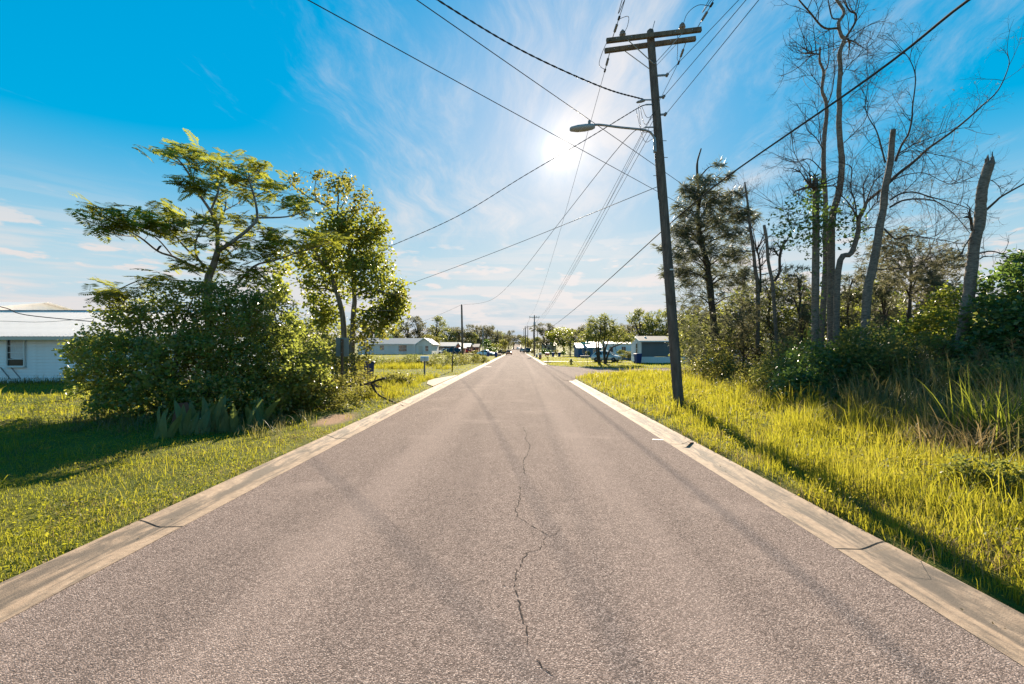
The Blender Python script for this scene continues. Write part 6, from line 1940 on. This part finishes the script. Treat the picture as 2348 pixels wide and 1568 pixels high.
def hydrant(x, Y):
    root = empty('fire_hydrant', (x, Y, gz(x, Y)), label='weathered tan fire hydrant on the lawn across the side street', cat='hydrant')
    m = mcol('hydrant_paint', (.26, .17, .08), rough=.6, var=.25)
    MB().lathe([(.17, -.05), (.17, .03), (.11, .05), (.105, .42), (.13, .44), (.13, .48)], n=14).build('barrel', m, root)
    MB().lathe([(.14, .48), (.13, .54), (.09, .62), (.03, .66), (.03, .70)], n=14).build('bonnet', m, root)
    for s in (-1, 1): MB().lathe([(.05, 0), (.06, s * .10), (.07, s * .11), (.07, s * .15)], (0 + s * .08, 0, .36), 10, 'x').build('nozzle', m, root)
    MB().lathe([(.07, 0), (.08, -.10), (.09, -.11), (.09, -.15)], (0, -.08, .30), 10, 'y').build('pumper_nozzle', m, root)


hydrant(P1(1309, 53), 53)


def street_sign(x, Y):
    root = empty('street_name_sign', (x, Y, gz(x, Y)), label='teal street name sign on a thin post at the far corner', cat='street sign')
    teal = mcol('sign_teal', (.06, .42, .40), rough=.4, var=.06)
    MB().tube([(0, 0, -.2), (0, 0, 2.5)], .03, 8).build('post', M['steel'], root)
    MB().box(-.75, .36, -.012, .012, 2.36, 2.60, .01).build('sign_blade', teal, root)
    o = MB().box(-.55, .55, -.01, .01, 2.62, 2.84, .01).build('sign_blade', teal, root); o.rotation_euler = (0, 0, 1.25)
    MB().box(.12, .20, -.018, -.013, 2.40, 2.56).build('printed_mark', M['wall_navy'], root)
    MB().box(-.04, .04, -.04, .04, 2.48, 2.62).build('bracket', M['steel'], root)


street_sign(P1(1346, 53.5), 53.5)


def back_sign(x, Y):
    z = gz(x, Y)
    root = empty('road_sign', (x, Y, z), .05, label='blank grey back of a rectangular road sign beside the broadleaf trunks', cat='road sign')
    w, h0, h1 = 15 * Y / F, P(0, 817, Y)[2] - z, P(0, 774, Y)[2] - z
    MB().box(-w, w, .03, .036, h0, h1, .0).build('panel', M['sign_back'], root)
    MB().loft([[(a, b, zz) for a, b in ((-.05, 0), (-.03, -.035), (.03, -.035), (.05, 0), (.03, .028), (-.03, .028))] for zz in (-.3, h1 - .05)]).build('post', M['rust_post'], root)
    for t in (.2, .8): MB().lathe([(.015, -.05), (.015, -.035)], (0, 0, h0 + (h1 - h0) * t), 8, 'y').build('bolt', M['steel'], root)


back_sign(P1(784, 15.6), 15.6)


def leaning_post(x, Y):
    root = empty('old_post', (x, Y, gz(x, Y)), label='black leaning post with a bent arm at its top in the left field', cat='post')
    MB().tube([(0, 0, -.2), (.05, 0, 1.0), (.14, 0, 2.05)], [.05, .045, .04], 8).build('shaft', M['black_iron'], root)
    MB().bar((.14, 0, 2.0), (-.65, 0, 2.02), .05, .05).build('arm', M['black_iron'], root)
    MB().bar((.14, 0, 1.75), (.62, .1, 1.25), .04, .04).build('brace', M['steel'], root)
    MB().box(-.62, -.2, -.06, .06, 1.9, 1.98).build('bracket', M['black_iron'], root)


leaning_post(P1(1036, 37), 37)
# low brick planter across the side street
o = empty('garden_planter', (P1(1340, 86), 86, gz(13, 86)), label='low brown planter with a pale rim on the far lawn', cat='planter')
MB().loft([[(x * s, y * s, z) for x, y in ((-.75, -.35), (.75, -.35), (.75, .35), (-.75, .35))] for z, s in ((0, .9), (.42, 1.0))]).build('box', M['wall_brown'], o)
MB().box(-.82, .82, -.42, .42, .425, .52, .02).build('rim', mcol('rim_pink', (.52, .40, .36), rough=.7), o)


# ------------------------------------------------------------------ fallen branch, snake plants, bits under the bush
def fallen_branch():
    r = np.random.default_rng(77); Y = 17.0
    p0 = P(*C2(1000, 1235), Y)
    root = empty('fallen_branch', (p0[0], Y, gz(p0[0], Y)), label='broken dead branch jutting out of the left shrubs towards the kerb', cat='branch')
    off = np.array(root.location)
    for pts, a, b, d in [([(960, 1245), (1200, 1205), (1340, 1180), (1440, 1140), (1545, 1110)], .07, .035, -.4), ([(1370, 1190), (1430, 1290), (1500, 1350), (1700, 1440), (1830, 1490)], .045, .014, -1.2),
                         ([(1400, 1190), (1450, 1210), (1510, 1222)], .04, .012, .2), ([(1390, 1180), (1410, 1130), (1440, 1080)], .035, .01, .1), ([(1410, 1200), (1450, 1228), (1475, 1232)], .03, .008, -.2), ([(1480, 1135), (1520, 1120), (1540, 1100)], .03, .012, .2)]:
        w = path3([C2(*q) for q in pts], Y, np.linspace(0, d, len(pts))); pp = smooth_path(w, 5)
        tb = TB(); tb.tube(pp, np.linspace(a, b, len(pp)) * (1 + r.normal(0, .08, len(pp))), 7)
        for q in range(6 if d < -1 else 2):
            twig(tb, pp[r.integers(len(pp) // 2, len(pp))], unit(r.normal(0, 1, 3) * [1, 1, .3]), .7, .008, 1, r, .6, 3, 0)
        tb.build('limb', 'bark_dark', root, off)


fallen_branch()


def snake_leaf(seed, w, curl):
    n = 8; V = []; Fs = []
    for i in range(n + 1):
        t = i / n; ww = w * (math.sin(math.pi * (0.16 + .84 * t) ** .9) ** .7 if i < n else 0.02)
        y = curl * t * t
        V += [(-ww, y - .02 * math.sin(t * 9 + seed), t), (0, y + ww * .35, t), (ww, y + .02 * math.sin(t * 8), t)]
    for i in range(n):
        for j in range(2):
            a = 3 * i + j; Fs.append((a, a + 1, a + 4, a + 3))
    return MB().add(V, Fs).mesh('leaf', M['snake'])


SN = [snake_leaf(i, .09 + .015 * (i % 3), .1 + .08 * i) for i in range(5)]
rs = random.Random(4)
for i, (x, y, h, n, lb) in enumerate([(690, 950, .62, 4, 'rightmost'), (650, 962, .62, 5, 'second from the right'), (590, 984, .86, 6, 'tallest and broadest leaved'), (555, 996, .72, 4, 'narrow upright'), (520, 1002, .72, 4, 'pointed leaved'),
                                      (475, 1006, .95, 7, 'bushy shaded'), (440, 1010, .8, 5, 'shaded drooping'), (375, 1018, .7, 5, 'leftmost of the row, in deep shade'), (720, 945, .5, 4, 'small far right')]):
    gx, gy = G(x, y)
    root = root_at('snake_plant', gx, gy, lb + ' snake plant at the foot of the huge bush', 'plant', 'snake plants along the bush')
    for k in range(n):
        a = rs.uniform(-1.2, 1.2) + (math.pi if k % 3 == 2 else 0)
        o = put_mesh('leaf', SN[(i + k) % 5], root, (rs.uniform(-.16, .16), rs.uniform(-.1, .1), -.02), (rs.uniform(-.28, .28), rs.uniform(-.42, .42), a), (h * rs.uniform(.8, 1.1), h * .9, h * rs.uniform(.7, 1.05)))
gx, gy = G(422, 1000)
MB().loft([[(-.30, 0, -.05), (.34, -.06, -.05), (.40, -.05, .05), (.05, .03, .62), (-.16, .03, .60)], [(-.30, .05, -.05), (.34, -.01, -.05), (.40, .0, .05), (.05, .08, .62), (-.16, .08, .60)]]).build('broken_board', M['brown_board'], None, (gx, gy, gz(gx, gy)), .3, label='broken reddish brown board leaning under the bush', cat='board')
px = P(441, 968, 10.4)
MB().loft([[(rr * math.cos(a), y, rr * math.sin(a)) for a in np.linspace(0, 2 * np.pi, 14, endpoint=False)] for rr, y in ((.036, .45), (.055, .02), (.06, 0), (.042, 0), (.042, .4))], caps=False, smooth=True).build('drain_pipe', M['pvc'], None, tuple(px), .15, label='open white pipe end poking out beside the brown board', cat='pipe')
# dark tufts in the shade below the bush
q = scatter(-11.5, -5.2, 9.2, 12.2, lambda y: 7, lambda x, y: (y > 9.6 + .35 * (-6 - x) * .4), 161)
r_ = np.random.default_rng(162)
V_, T_ = arch_blades(q[:, 0], q[:, 1], 14, r_.uniform(.25, .55, len(q)), .009, r_, .9, 5, .9)
obj_np('shade_grass', V_, T_, M['tall_blade'], kind='stuff', label='long shaded grass under the huge bush', cat='grass')
# dead grass and runners lying over the right kerb
r_ = np.random.default_rng(163); tb = TB()
for (x, y, n, s) in [(1590, 1000, 8, .14), (1430, 930, 10, .2), (1400, 905, 14, .3)]:
    gx, gy = G(x, y)
    for i in range(n):
        a = np.array([gx + r_.normal(0, s), gy + r_.normal(0, s * 1.3), 0]); a[2] = .012 + (.09 if a[0] > 3.66 else max(0, (a[0] - 3.5)) * .5) + r_.uniform(0, .03)
        d = unit(np.array([r_.normal(-.4, .8), r_.normal(-.2, 1), r_.normal(.06, .08)])); L = r_.uniform(.12, .38)
        m = a + d * L * .5 + [0, 0, .03]
        tb.tube([a, m, a + d * L + [0, 0, -.01]], [.0028, .0028, .0015], 3, cap=False)
tb.build('dead_runners', 'dry_grass', kind='stuff', label='dead grass runners spilling over the right kerb', cat='dead grass')
r_ = np.random.default_rng(165); k_ = 5
gx, gy = G(2062, 1258)
V_, T_ = arch_blades(gx + .22 + r_.normal(0, .07, k_), gy + r_.normal(0, .16, k_), 26, np.full(k_, .20), .004, r_, 1.6, 4, 1.3)
obj_np('dead_tuft', V_, T_, M['dry_grass'], kind='stuff', label='withered grass tuft spilling over the right kerb', cat='dead grass')
gx, gy = G(1577, 1022)
MB().add([(-.14, 0, .01), (-.03, -.05, .045), (.10, -.02, .05), (.16, .03, .015), (.02, .06, .02)], [(0, 1, 4), (1, 2, 4), (2, 3, 4), (0, 4, 3, 2, 1)]).build('fallen_leaf', M['brown_board'], None, (gx, gy, .03), 0, label='curled reddish dead leaf lying on the right kerb', cat='leaf')

# shrubs and weeds in the left field
for i, (x, Y, h, w, mt, lb) in enumerate([(868, 50, .9, 1.6, 'leaf_mid', 'leftmost low shrub in the left field strip'), (907, 49, .8, 1.3, 'leaf_weed', 'second low weedy shrub in the left field strip'), (945, 48, 1.25, 1.2, 'leaf_mid', 'rounded green shrub just left of the white mailbox'), (976, 49, .9, 1.2, 'leaf_weed', 'yellowish shrub behind the white mailbox'),
                                          (1015, 52, 1.7, 1.7, 'leaf_mid', 'largest dark green shrub in the left field strip'), (1046, 54, 1.5, 1.3, 'leaf_weed', 'brownish shrub at the foot of the left wooden pole'), (1078, 58, 1.4, 1.5, 'leaf_weed', 'yellow green shrub right of the left wooden pole'), (1100, 62, 1.0, 1.2, 'leaf_weed', 'low shrub nearest the road in the left field strip'), (905, 24, .55, .9, 'leaf_weed', 'grassy weed clump beside the driveway apron')]):
    X = P1(x, Y); z = gz(X, Y)
    shrub('field_shrub', [((X, Y, z + h * .5), (w * .8, .7, h * .5), 50), ((X - w * .5, Y, z + h * .35), (w * .5, .6, h * .4), 26), ((X + w * .5, Y + .3, z + h * .35), (w * .5, .6, h * .4), 26)], 8, .10, .13, mt, lb, 'shrub', 'shrubs in the left field', 170 + i, 5)
q = scatter(-26, -6.2, 40, 62, lambda y: 7, lambda x, y: y < 44 - .5 * (x + 6) + 14 * 0 + 4 * np.sin(x), 181)
r_ = np.random.default_rng(182)
V_, T_ = arch_blades(q[:, 0], q[:, 1], 9, r_.uniform(.3, .75, len(q)), .02, r_, .5, 4, .5)
obj_np('field_grass', V_, T_, M['rough_blade'], kind='stuff', label='band of tall yellowing grass across the left field', cat='grass')
q = scatter(-9.5, -4.6, 17, 31, lambda y: 14, lambda x, y: ~in_left_apron(x, y) & (pave_d(x, y) > .2) & (patch(x, y, 1.1, 2) > .45), 183)
V_, T_ = arch_blades(q[:, 0], q[:, 1], 10, r_.uniform(.25, .55, len(q)), .010, r_, .7, 4, .6)
obj_np('roadside_grass', V_, T_, M['rough_blade'], kind='stuff', label='tufts of taller grass along the left kerb beyond the bush', cat='grass')
q = scatter(-34, -15, 23.6, 24.8, lambda y: 9, lambda x, y: x > -60, 184)
V_, T_ = arch_blades(q[:, 0], q[:, 1], 8, r_.uniform(.2, .6, len(q)), .012, r_, .6, 4, .6)
obj_np('wall_grass', V_, T_, M['tall_blade'], kind='stuff', label='uncut grass along the foot of the white house', cat='grass')


# ------------------------------------------------------------------ background trees
def proto_tree(kind, seed, mat, n_leaf=1.0):
    """meshes for a tree ten metres tall"""
    r = np.random.default_rng(seed); tb = TB(); L = []
    if kind == 'oak':
        forks = 7; zt = 2.2
        for i in range(forks):
            a = i * 2 * np.pi / forks + r.normal(0, .3); rad = r.uniform(1.5, 4.2); z = r.uniform(5.5, 9.2)
            tip = np.array([math.cos(a) * rad, math.sin(a) * rad, z]); L.append((tip, (r.uniform(1.3, 2.2), r.uniform(1.3, 2.2), r.uniform(.8, 1.4)), 46))
            tb.tube(smooth_path([[0, 0, zt], (tip * [.5, .5, .6] + [0, 0, 1.5]), tip], 4), np.linspace(.18, .05, 9), 5)
        L += [((0, 0, 7.6), (2.2, 2.2, 1.6), 60), ((0, 0, 5.2), (3.6, 3.2, 1.5), 90), ((1.5, -1, 4), (2.4, 2, 1.2), 50), ((-1.8, -1, 4), (2.4, 2, 1.2), 50)]
        tb.tube([[0, 0, -.4], [.1, 0, 1.2], [0, 0, zt]], [.42, .33, .28], 8); s = .36
    elif kind == 'airy':
        for i in range(12):
            a = r.uniform(0, 2 * np.pi); rad = r.uniform(.6, 3.4); z = 4 + 6 * (i / 11) ** .8
            tip = np.array([math.cos(a) * rad, math.sin(a) * rad, min(z, 9.6)]); L.append((tip, (r.uniform(.7, 1.3), r.uniform(.7, 1.3), r.uniform(.4, .8)), 17))
            pp = smooth_path([[0, 0, 2.0 + i * .25], (tip * [.5, .5, .7] + [0, 0, .9]), tip], 4)
            tb.tube(pp, np.linspace(.14, .03, 9), 4)
            for q in range(3): twig(tb, pp[6], unit(r.normal(0, 1, 3) + [0, 0, .4]), 1.4, .03, 1, r, kids=3)
        L += [((0, 0, 4.2), (3.0, 2.8, 1.4), 80), ((0, 0, 2.6), (3.4, 3, 1.3), 80)]
        tb.tube([[0, 0, -.4], [.15, 0, 2], [-.1, .1, 5], [.1, 0, 7.6]], [.36, .28, .2, .08], 7); s = .32
    elif kind == 'round':
        for i in range(11):
            d = unit(r.normal(0, 1, 3)); c = np.array([0, 0, 5.6]) + d * [2.8, 2.8, 2.7]
            L.append((c, (1.6, 1.6, 1.3), 52))
        L.append(((0, 0, 5.4), (3.4, 3.4, 3.4), 150))
        tb.tube([[0, 0, -.4], [.1, 0, 2], [0, 0, 5]], [.34, .26, .12], 7); s = .34
    c = clumped([(l[0], l[1], int(l[2] * n_leaf)) for l in L], 7, .22, r)
    c = c[c[:, 2] > .3]
    V, T = leaves(c, s * r.uniform(.6, 1.4, len(c)), r, .34, droop=.2)
    tv, tt = tb.arrays()
    return mesh_np('trunk', tv, tt, M['bark_dark'], True), mesh_np('crown', V, T, M[mat])


PT = {k: proto_tree(*v) for k, v in dict(oak_a=('oak', 301, 'leaf_mid'), oak_b=('oak', 302, 'leaf_grey'), airy_a=('airy', 303, 'leaf_grey'), airy_b=('airy', 304, 'leaf_mid'), round_a=('round', 305, 'leaf_mid'), round_b=('round', 306, 'leaf_dark'), round_c=('round', 307, 'leaf_weed')).items()}
PT['oak_c'] = proto_tree('oak', 308, 'leaf_broad')


def far_tree(x, ytop, Y, kind, label, wide_=1.0, name='background_tree', group='background trees along the street'):
    X = P1(x, Y); z0 = gz(X, Y); top = P(x, ytop, Y)[2]
    h = max(1.5, top - z0) / (10.0 if 'airy' not in kind else 9.9)
    root = empty(name, (X, Y, z0), random.uniform(0, 6.28), label=label, cat='tree' if h > .32 else 'bush', group=group)
    sc = (h * wide_, h * wide_, h)
    t, c = PT[kind]
    put_mesh('trunk', t, root, scale=sc); put_mesh('crown', c, root, scale=sc, kind='stuff')
    return root


ordn = ['first', 'second', 'third', 'fourth', 'fifth', 'sixth', 'seventh', 'eighth', 'ninth', 'tenth', 'eleventh', 'twelfth', 'thirteenth', 'fourteenth', 'fifteenth', 'sixteenth', 'seventeenth', 'eighteenth', 'nineteenth', 'twentieth']
LT = [(800, 742, 135, 'oak_a', 1), (845, 735, 138, 'oak_b', 1), (880, 748, 128, 'round_b', .9), (905, 742, 150, 'oak_a', 1), (935, 738, 148, 'airy_a', 1.2), (960, 726, 150, 'airy_a', 1.1), (985, 762, 125, 'round_c', 1.2), (1000, 727, 156, 'airy_b', 1.1), (1024, 748, 165, 'oak_a', 1.1),
      (1053, 750, 170, 'oak_b', 1.1), (1076, 758, 172, 'round_a', 1.1), (1094, 746, 182, 'airy_a', 1.0), (1111, 747, 188, 'oak_b', .8), (1118, 775, 158, 'round_b', 1.0), (1131, 758, 195, 'oak_b', .9), (1143, 757, 205, 'oak_a', .8), (1152, 774, 178, 'round_c', .9), (1165, 759, 235, 'airy_a', .9), (1158, 768, 215, 'oak_b', 1.0), (1177, 768, 330, 'oak_b', 1.2)]
for i, (x, y, Y, k, w) in enumerate(LT):
    far_tree(x, y, Y, k, ordn[i] + ' tree from the left in the row behind the left houses', w)
RT = [(1196, 768, 340, 'oak_b', 1.0, 'small distant tree just right of the road end'), (1206, 772, 290, 'oak_a', 1.0, 'distant tree behind the far crossarm poles'), (1216, 776, 250, 'round_c', 1.0, 'yellow green tree right of the far poles'), (1236, 770, 190, 'round_a', 1.0, 'green tree right of the transformer pole'),
      (1250, 752, 170, 'oak_b', .9, 'wispy grey oak left of the round green tree'), (1266, 742, 172, 'airy_a', 1.2, 'tallest wispy tree behind the dark shrubs'), (1292, 751, 160, 'oak_c', 1.5, 'broad rounded bright green tree'), (1322, 752, 165, 'oak_b', 1.1, 'grey tree right of the rounded green one'), (1340, 744, 150, 'airy_a', 1.1, 'faint wispy tree behind the blue houses'),
      (1307, 767, 110, 'airy_b', 1.1, 'small yellowish tree left of the small blue house'), (1365, 762, 120, 'oak_a', 1.1, 'tree directly behind the larger blue house'), (1400, 757, 110, 'round_a', 1.2, 'round tree behind the pale trailer'), (1425, 748, 104, 'oak_a', 1.0, 'olive tree left behind the mobile home'),
      (1447, 740, 98, 'oak_b', .9, 'grey oak above the left end of the mobile home'), (1468, 712, 92, 'airy_b', .9, 'dark wispy tall tree behind the mobile home'), (1496, 707, 90, 'oak_a', .8, 'tallest oak behind the mobile home roof'), (1528, 716, 86, 'airy_b', .9, 'dark tree behind the mobile home next to the near pole'), (1560, 722, 80, 'oak_a', .8, 'tree right of the near pole behind the mobile home'),
      (1600, 735, 76, 'oak_b', .9, 'grey tree behind the casuarina'), (1660, 745, 74, 'oak_a', 1.0, 'olive tree deep behind the casuarina'), (1740, 742, 70, 'oak_b', 1.0, 'grey tree deep behind the slender snag'), (1830, 735, 66, 'oak_a', 1.0, 'olive tree deep behind the forked snag'), (1940, 730, 62, 'round_a', 1.0, 'green tree deep behind the tallest bare tree'), (2060, 728, 58, 'oak_a', 1.0, 'olive tree deep behind the leaning bare tree'), (2180, 730, 52, 'oak_b', 1.0, 'grey tree deep behind the banded trunk'),
      (2300, 725, 48, 'oak_a', 1.0, 'olive tree deep behind the glossy leafy tree')]
for (x, y, Y, k, w, lb) in RT: far_tree(x, y, Y, k, lb, w)
for (x, y, Y, k, w, lb) in [(1129, 793, 145, 'round_b', 1.5, 'clipped round hedge bush behind the white sedan'), (1136, 787, 155, 'oak_c', 1.2, 'taller green bush behind the clipped hedge'), (1155, 800, 150, 'round_c', 1.3, 'low bush behind the orange car'), (1090, 806, 118, 'round_c', 1.6, 'brown low hedge beside the white sedan'),
                            (1250, 797, 112, 'round_b', 1.2, 'tall dark shrub left of the two lidded bins'), (1262, 801, 109, 'round_b', .9, 'dark shrub just left of the pale lidded bin'), (1291, 806, 104, 'round_b', 1.3, 'low dark shrub right of the red lidded bin'), (1240, 803, 116, 'round_c', 1.2, 'yellow green shrub behind the brick mailbox'), (1276, 800, 118, 'round_c', 1.2, 'flowering shrub between the two lidded bins'),
                            (1347, 808, 92, 'round_c', 1.0, 'small bush behind the low planter'), (1222, 800, 140, 'round_c', 1.3, 'roadside bush behind the transformer pole'), (1440, 802, 70, 'round_c', 1.2, 'shrub at the left end of the mobile home'), (1424, 800, 68, 'round_a', 1.0, 'shrub behind the silver hatchback')]:
    far_tree(x, y, Y, k, lb, w, 'garden_bush', 'garden bushes along the street')


def corner_tree():
    Y = 55.0; r = np.random.default_rng(401)
    X = P1(1383, Y); root = root_at('corner_tree', X, Y, 'multi stemmed dark tree on the corner lawn in front of the silver car', 'tree'); off = np.array(root.location)
    def K(cx, cy): return (1950 + .2768 * cx) / 1.636, (1150 + .2768 * cy) / 1.636
    for pts in [[(1075, 775), (1050, 680), (1035, 560), (1030, 400), (1000, 300)], [(1080, 775), (1070, 650), (1060, 500), (1090, 350), (1080, 240)], [(1150, 775), (1140, 640), (1135, 520), (1150, 380), (1140, 230)], [(1155, 775), (1190, 650), (1240, 560), (1350, 510), (1450, 460)], [(1150, 775), (1150, 600), (1200, 450), (1250, 330)]]:
        w = path3([K(*q) for q in pts], Y, np.linspace(0, r.normal(0, .8), len(pts))); w[0][2] = off[2] - .1
        pp = smooth_path(w, 4); tb = TB(); tb.tube(pp, np.linspace(.15, .04, len(pp)), 7)
        for q in range(5): twig(tb, pp[r.integers(8, len(pp))], unit(r.normal(0, 1, 3) + [0, 0, .4]), 1.2, .03, 1, r, kids=3)
        tb.build('trunk', 'bark_dark', root, off)
    L = [lobe(*K(x, y), Y, a * .169, b * .169, n, None, r.normal(0, .6)) for x, y, a, b, n in [(1000, 250, 110, 90, 60), (1130, 190, 80, 70, 36), (1060, 350, 150, 80, 70), (1220, 270, 110, 80, 56), (950, 370, 110, 70, 50), (1180, 400, 150, 60, 60), (1320, 330, 90, 80, 46), (870, 430, 80, 50, 30), (1400, 420, 110, 60, 50), (1480, 430, 70, 50, 26), (970, 450, 90, 40, 26), (1300, 450, 120, 40, 30), (1130, 150, 25, 40, 8), (980, 180, 40, 40, 12)]]
    c = clumped(L, 11, .18, r)
    V, T = leaves(c, .24 * r.uniform(.6, 1.3, len(c)), r, .2, droop=.1)
    obj_np('crown', V - off, T, M['leaf_mid'], root, kind='stuff')


corner_tree()


def palm(x, ytop, Y, label, seed):
    r = np.random.default_rng(seed); X = P1(x, Y); z0 = gz(X, Y); h = P(x, ytop, Y)[2] - z0
    root = empty('palm_tree', (X, Y, z0), label=label, cat='palm', group='palms beyond the transformer pole')
    tb = TB(); tb.tube([[0, 0, -.3], [.2, 0, h * .5], [0, 0, h]], [.2, .15, .14], 7); tb.build('trunk', 'bark_dark', root)
    V = []; Fs = []
    for i in range(26):
        a = r.uniform(0, 2 * np.pi); el = r.uniform(-.9, .9); d = np.array([math.cos(a) * math.cos(el), math.sin(a) * math.cos(el), math.sin(el)])
        s = unit(np.cross(d, [0, 0, 1.])); L = r.uniform(1.5, 2.3); p0 = np.array([0, 0, h])
        for q in range(7):
            t = .35 + q * .1; ang = (q - 3) * .25
            dd = unit(d + s * ang); p = p0 + d * L * .5; e = p0 + d * L * .45 + dd * L * .6 + [0, 0, -.35 * L * (.5 + abs(ang) * .3)]
            k = len(V); V += [p, (p + e) / 2 + [0, 0, .08], e, (p + e) / 2 + s * .07]; Fs += [(k, k + 1, k + 2), (k, k + 2, k + 3)]
        k = len(V); V += [p0, p0 + s * .05, p0 + d * L * .55]; Fs.append((k, k + 1, k + 2))
    obj_np('crown', np.array(V), np.array(Fs), M['palm_leaf'], root, kind='stuff')


palm(1222, 752, 195, 'left and shaggier of the two palms beyond the transformer pole', 411)
palm(1231, 748, 205, 'right palm beyond the transformer pole', 412)
# distant woods that close the horizon
r_ = np.random.default_rng(421); L_ = []
for i in range(260):
    x = r_.uniform(-1100, 1100); y = r_.uniform(420, 900) if abs(x) > 40 else r_.uniform(760, 1000)
    if abs(x) < 12: x += 24 * np.sign(x + .01)
    z = gz(x, y); hh = r_.uniform(7, 13)
    L_.append(((x, y, z + hh * .5), (r_.uniform(8, 16), 6, hh * .5), 34))
c_ = clumped(L_, 5, .9, r_); V_, T_ = leaves(c_, 1.8 * r_.uniform(.6, 1.4, len(c_)), r_, .4)
obj_np('far_woods', V_, T_, M['leaf_grey'], kind='stuff', label='distant woods along the horizon', cat='woods')
